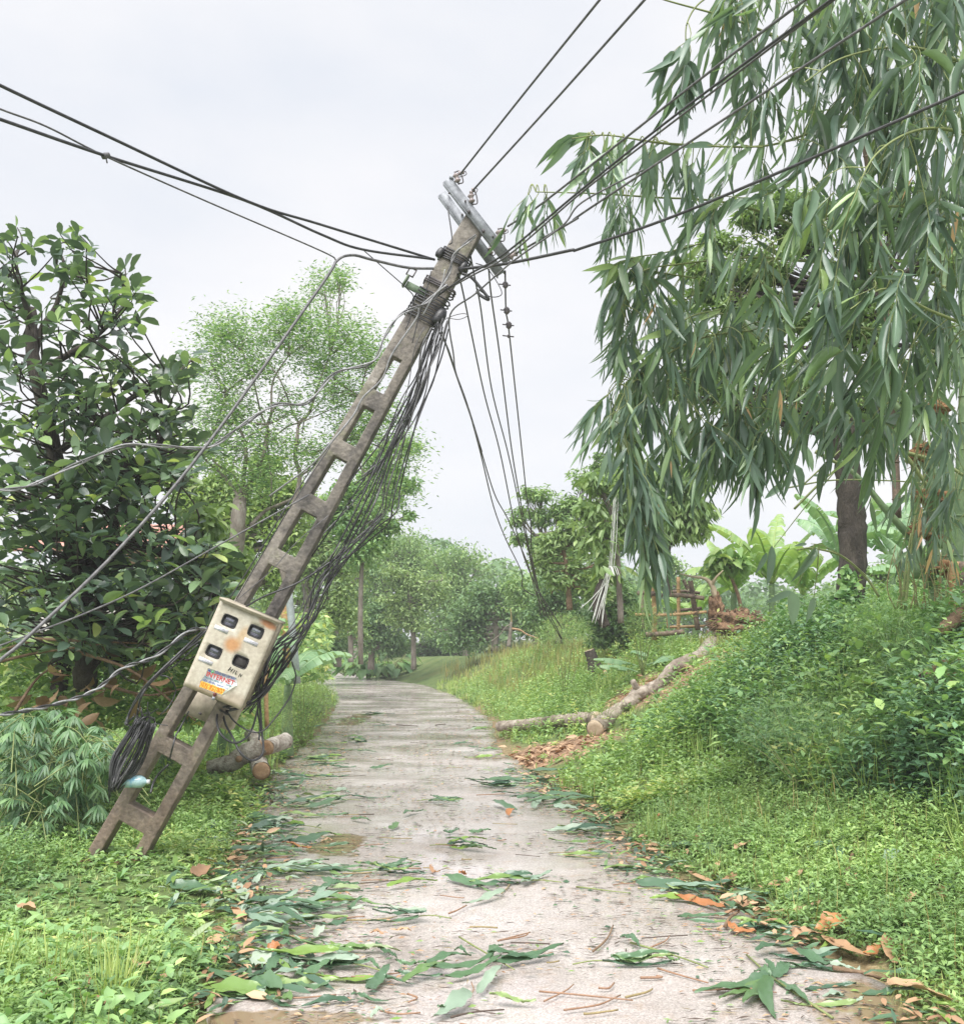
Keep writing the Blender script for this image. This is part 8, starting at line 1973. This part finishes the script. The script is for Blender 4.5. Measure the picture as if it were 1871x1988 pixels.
# margins: brown debris along both edges
def margin(label, n, mat, size, side, yr, spread, ar=.35):
    y = rng.uniform(*yr, n); o = rng.normal(0, spread, n)
    x = (le(y) if side < 0 else re(y)) + o + (.02 if side > 0 else -.02)
    keep = patchnoise(x, y, 1.6, side) + .4 * rng.random(n) > .55; x, y = x[keep], y[keep]; n = len(x)
    z = np.maximum(terrain(x, y) + .02, .016) + rng.uniform(0, .03, n)
    a = rng.uniform(0, 6.28, n)
    ln = size * rng.uniform(.4, 1.6, n)
    V, F, T = leaves(np.stack([x, y, z], -1), np.stack([np.cos(a), np.sin(a), rng.normal(0, .25, n)], -1), np.tile([0, 0, 1.], (n, 1)) + rng.normal(0, .4, (n, 3)), ln, ln * ar, T_OVATE, .2)
    V[:, 2] = np.maximum(V[:, 2], .0135)
    tag(put('litter', V, F, M[mat], tint=T), label, kind='stuff')
margin('brown leaf litter along the bank side margin of the lane', 1300, 'sheath', .065, 1, (3.4, 12), .13)
margin('green torn leaf litter along the bank side margin', 1100, 'torn', .12, 1, (3.4, 12), .16, .2)
margin('brown leaf litter along the near verge margin', 380, 'sheath', .08, -1, (3.4, 12), .1)
margin('green torn leaf litter along the near verge margin', 1300, 'torn', .13, -1, (3.4, 12), .22, .2)
margin('pale torn leaf litter along the near verge margin', 300, 'torn_pale', .1, -1, (3.4, 12), .22, .25)

# leaf scraps over the bare earth patches
for (cx, cy, rx, ry) in SOIL:
    n = int(260 * rx * ry) + 60
    x = cx + rng.normal(0, .5, n) * rx; y = cy + rng.normal(0, .5, n) * ry; k = x > re(y); x, y = x[k], y[k]; n = len(x); a = rng.uniform(0, 6.28, n)
    ln = rng.uniform(.04, .16, n)
    V, F, T = leaves(np.stack([x, y, terrain(x, y) + rng.uniform(.01, .05, n)], -1), np.stack([np.cos(a), np.sin(a), rng.normal(0, .3, n)], -1), np.tile([0, 0, 1.], (n, 1)) + rng.normal(0, .5, (n, 3)), ln, ln * .35, T_OVATE, .3)
    tag(put('litter', V, F, M['sheath'], tint=T), 'brown leaf scraps over the bare earth of the bank', kind='stuff')

tri_n = sum(len(o.data.polygons) for o in bpy.data.objects if o.type == 'MESH')
print('objects', len(bpy.data.objects), 'polys', tri_n)

# ------------------------------------------------------------------ haze: one closed box of even, thin moist air
Vh, Fh = box(np.array([0, 195.0, 5.5]), ex, ey, ez, 350, 440, 15)
hm, hn, hl_ = newmat('moist_air')
ho = hn.new('ShaderNodeOutputMaterial'); hv = hn.new('ShaderNodeVolumePrincipled')
hv.inputs['Color'].default_value = (.93, .95, 1, 1); hv.inputs['Density'].default_value = .0022; hv.inputs['Anisotropy'].default_value = 0
hl_.new(hv.outputs[0], ho.inputs['Volume'])
hz = put('haze', Vh, Fh, hm, smooth=False, origin=np.zeros(3)); tag(hz, 'thin moist haze hanging in the air over the lane', kind='stuff')
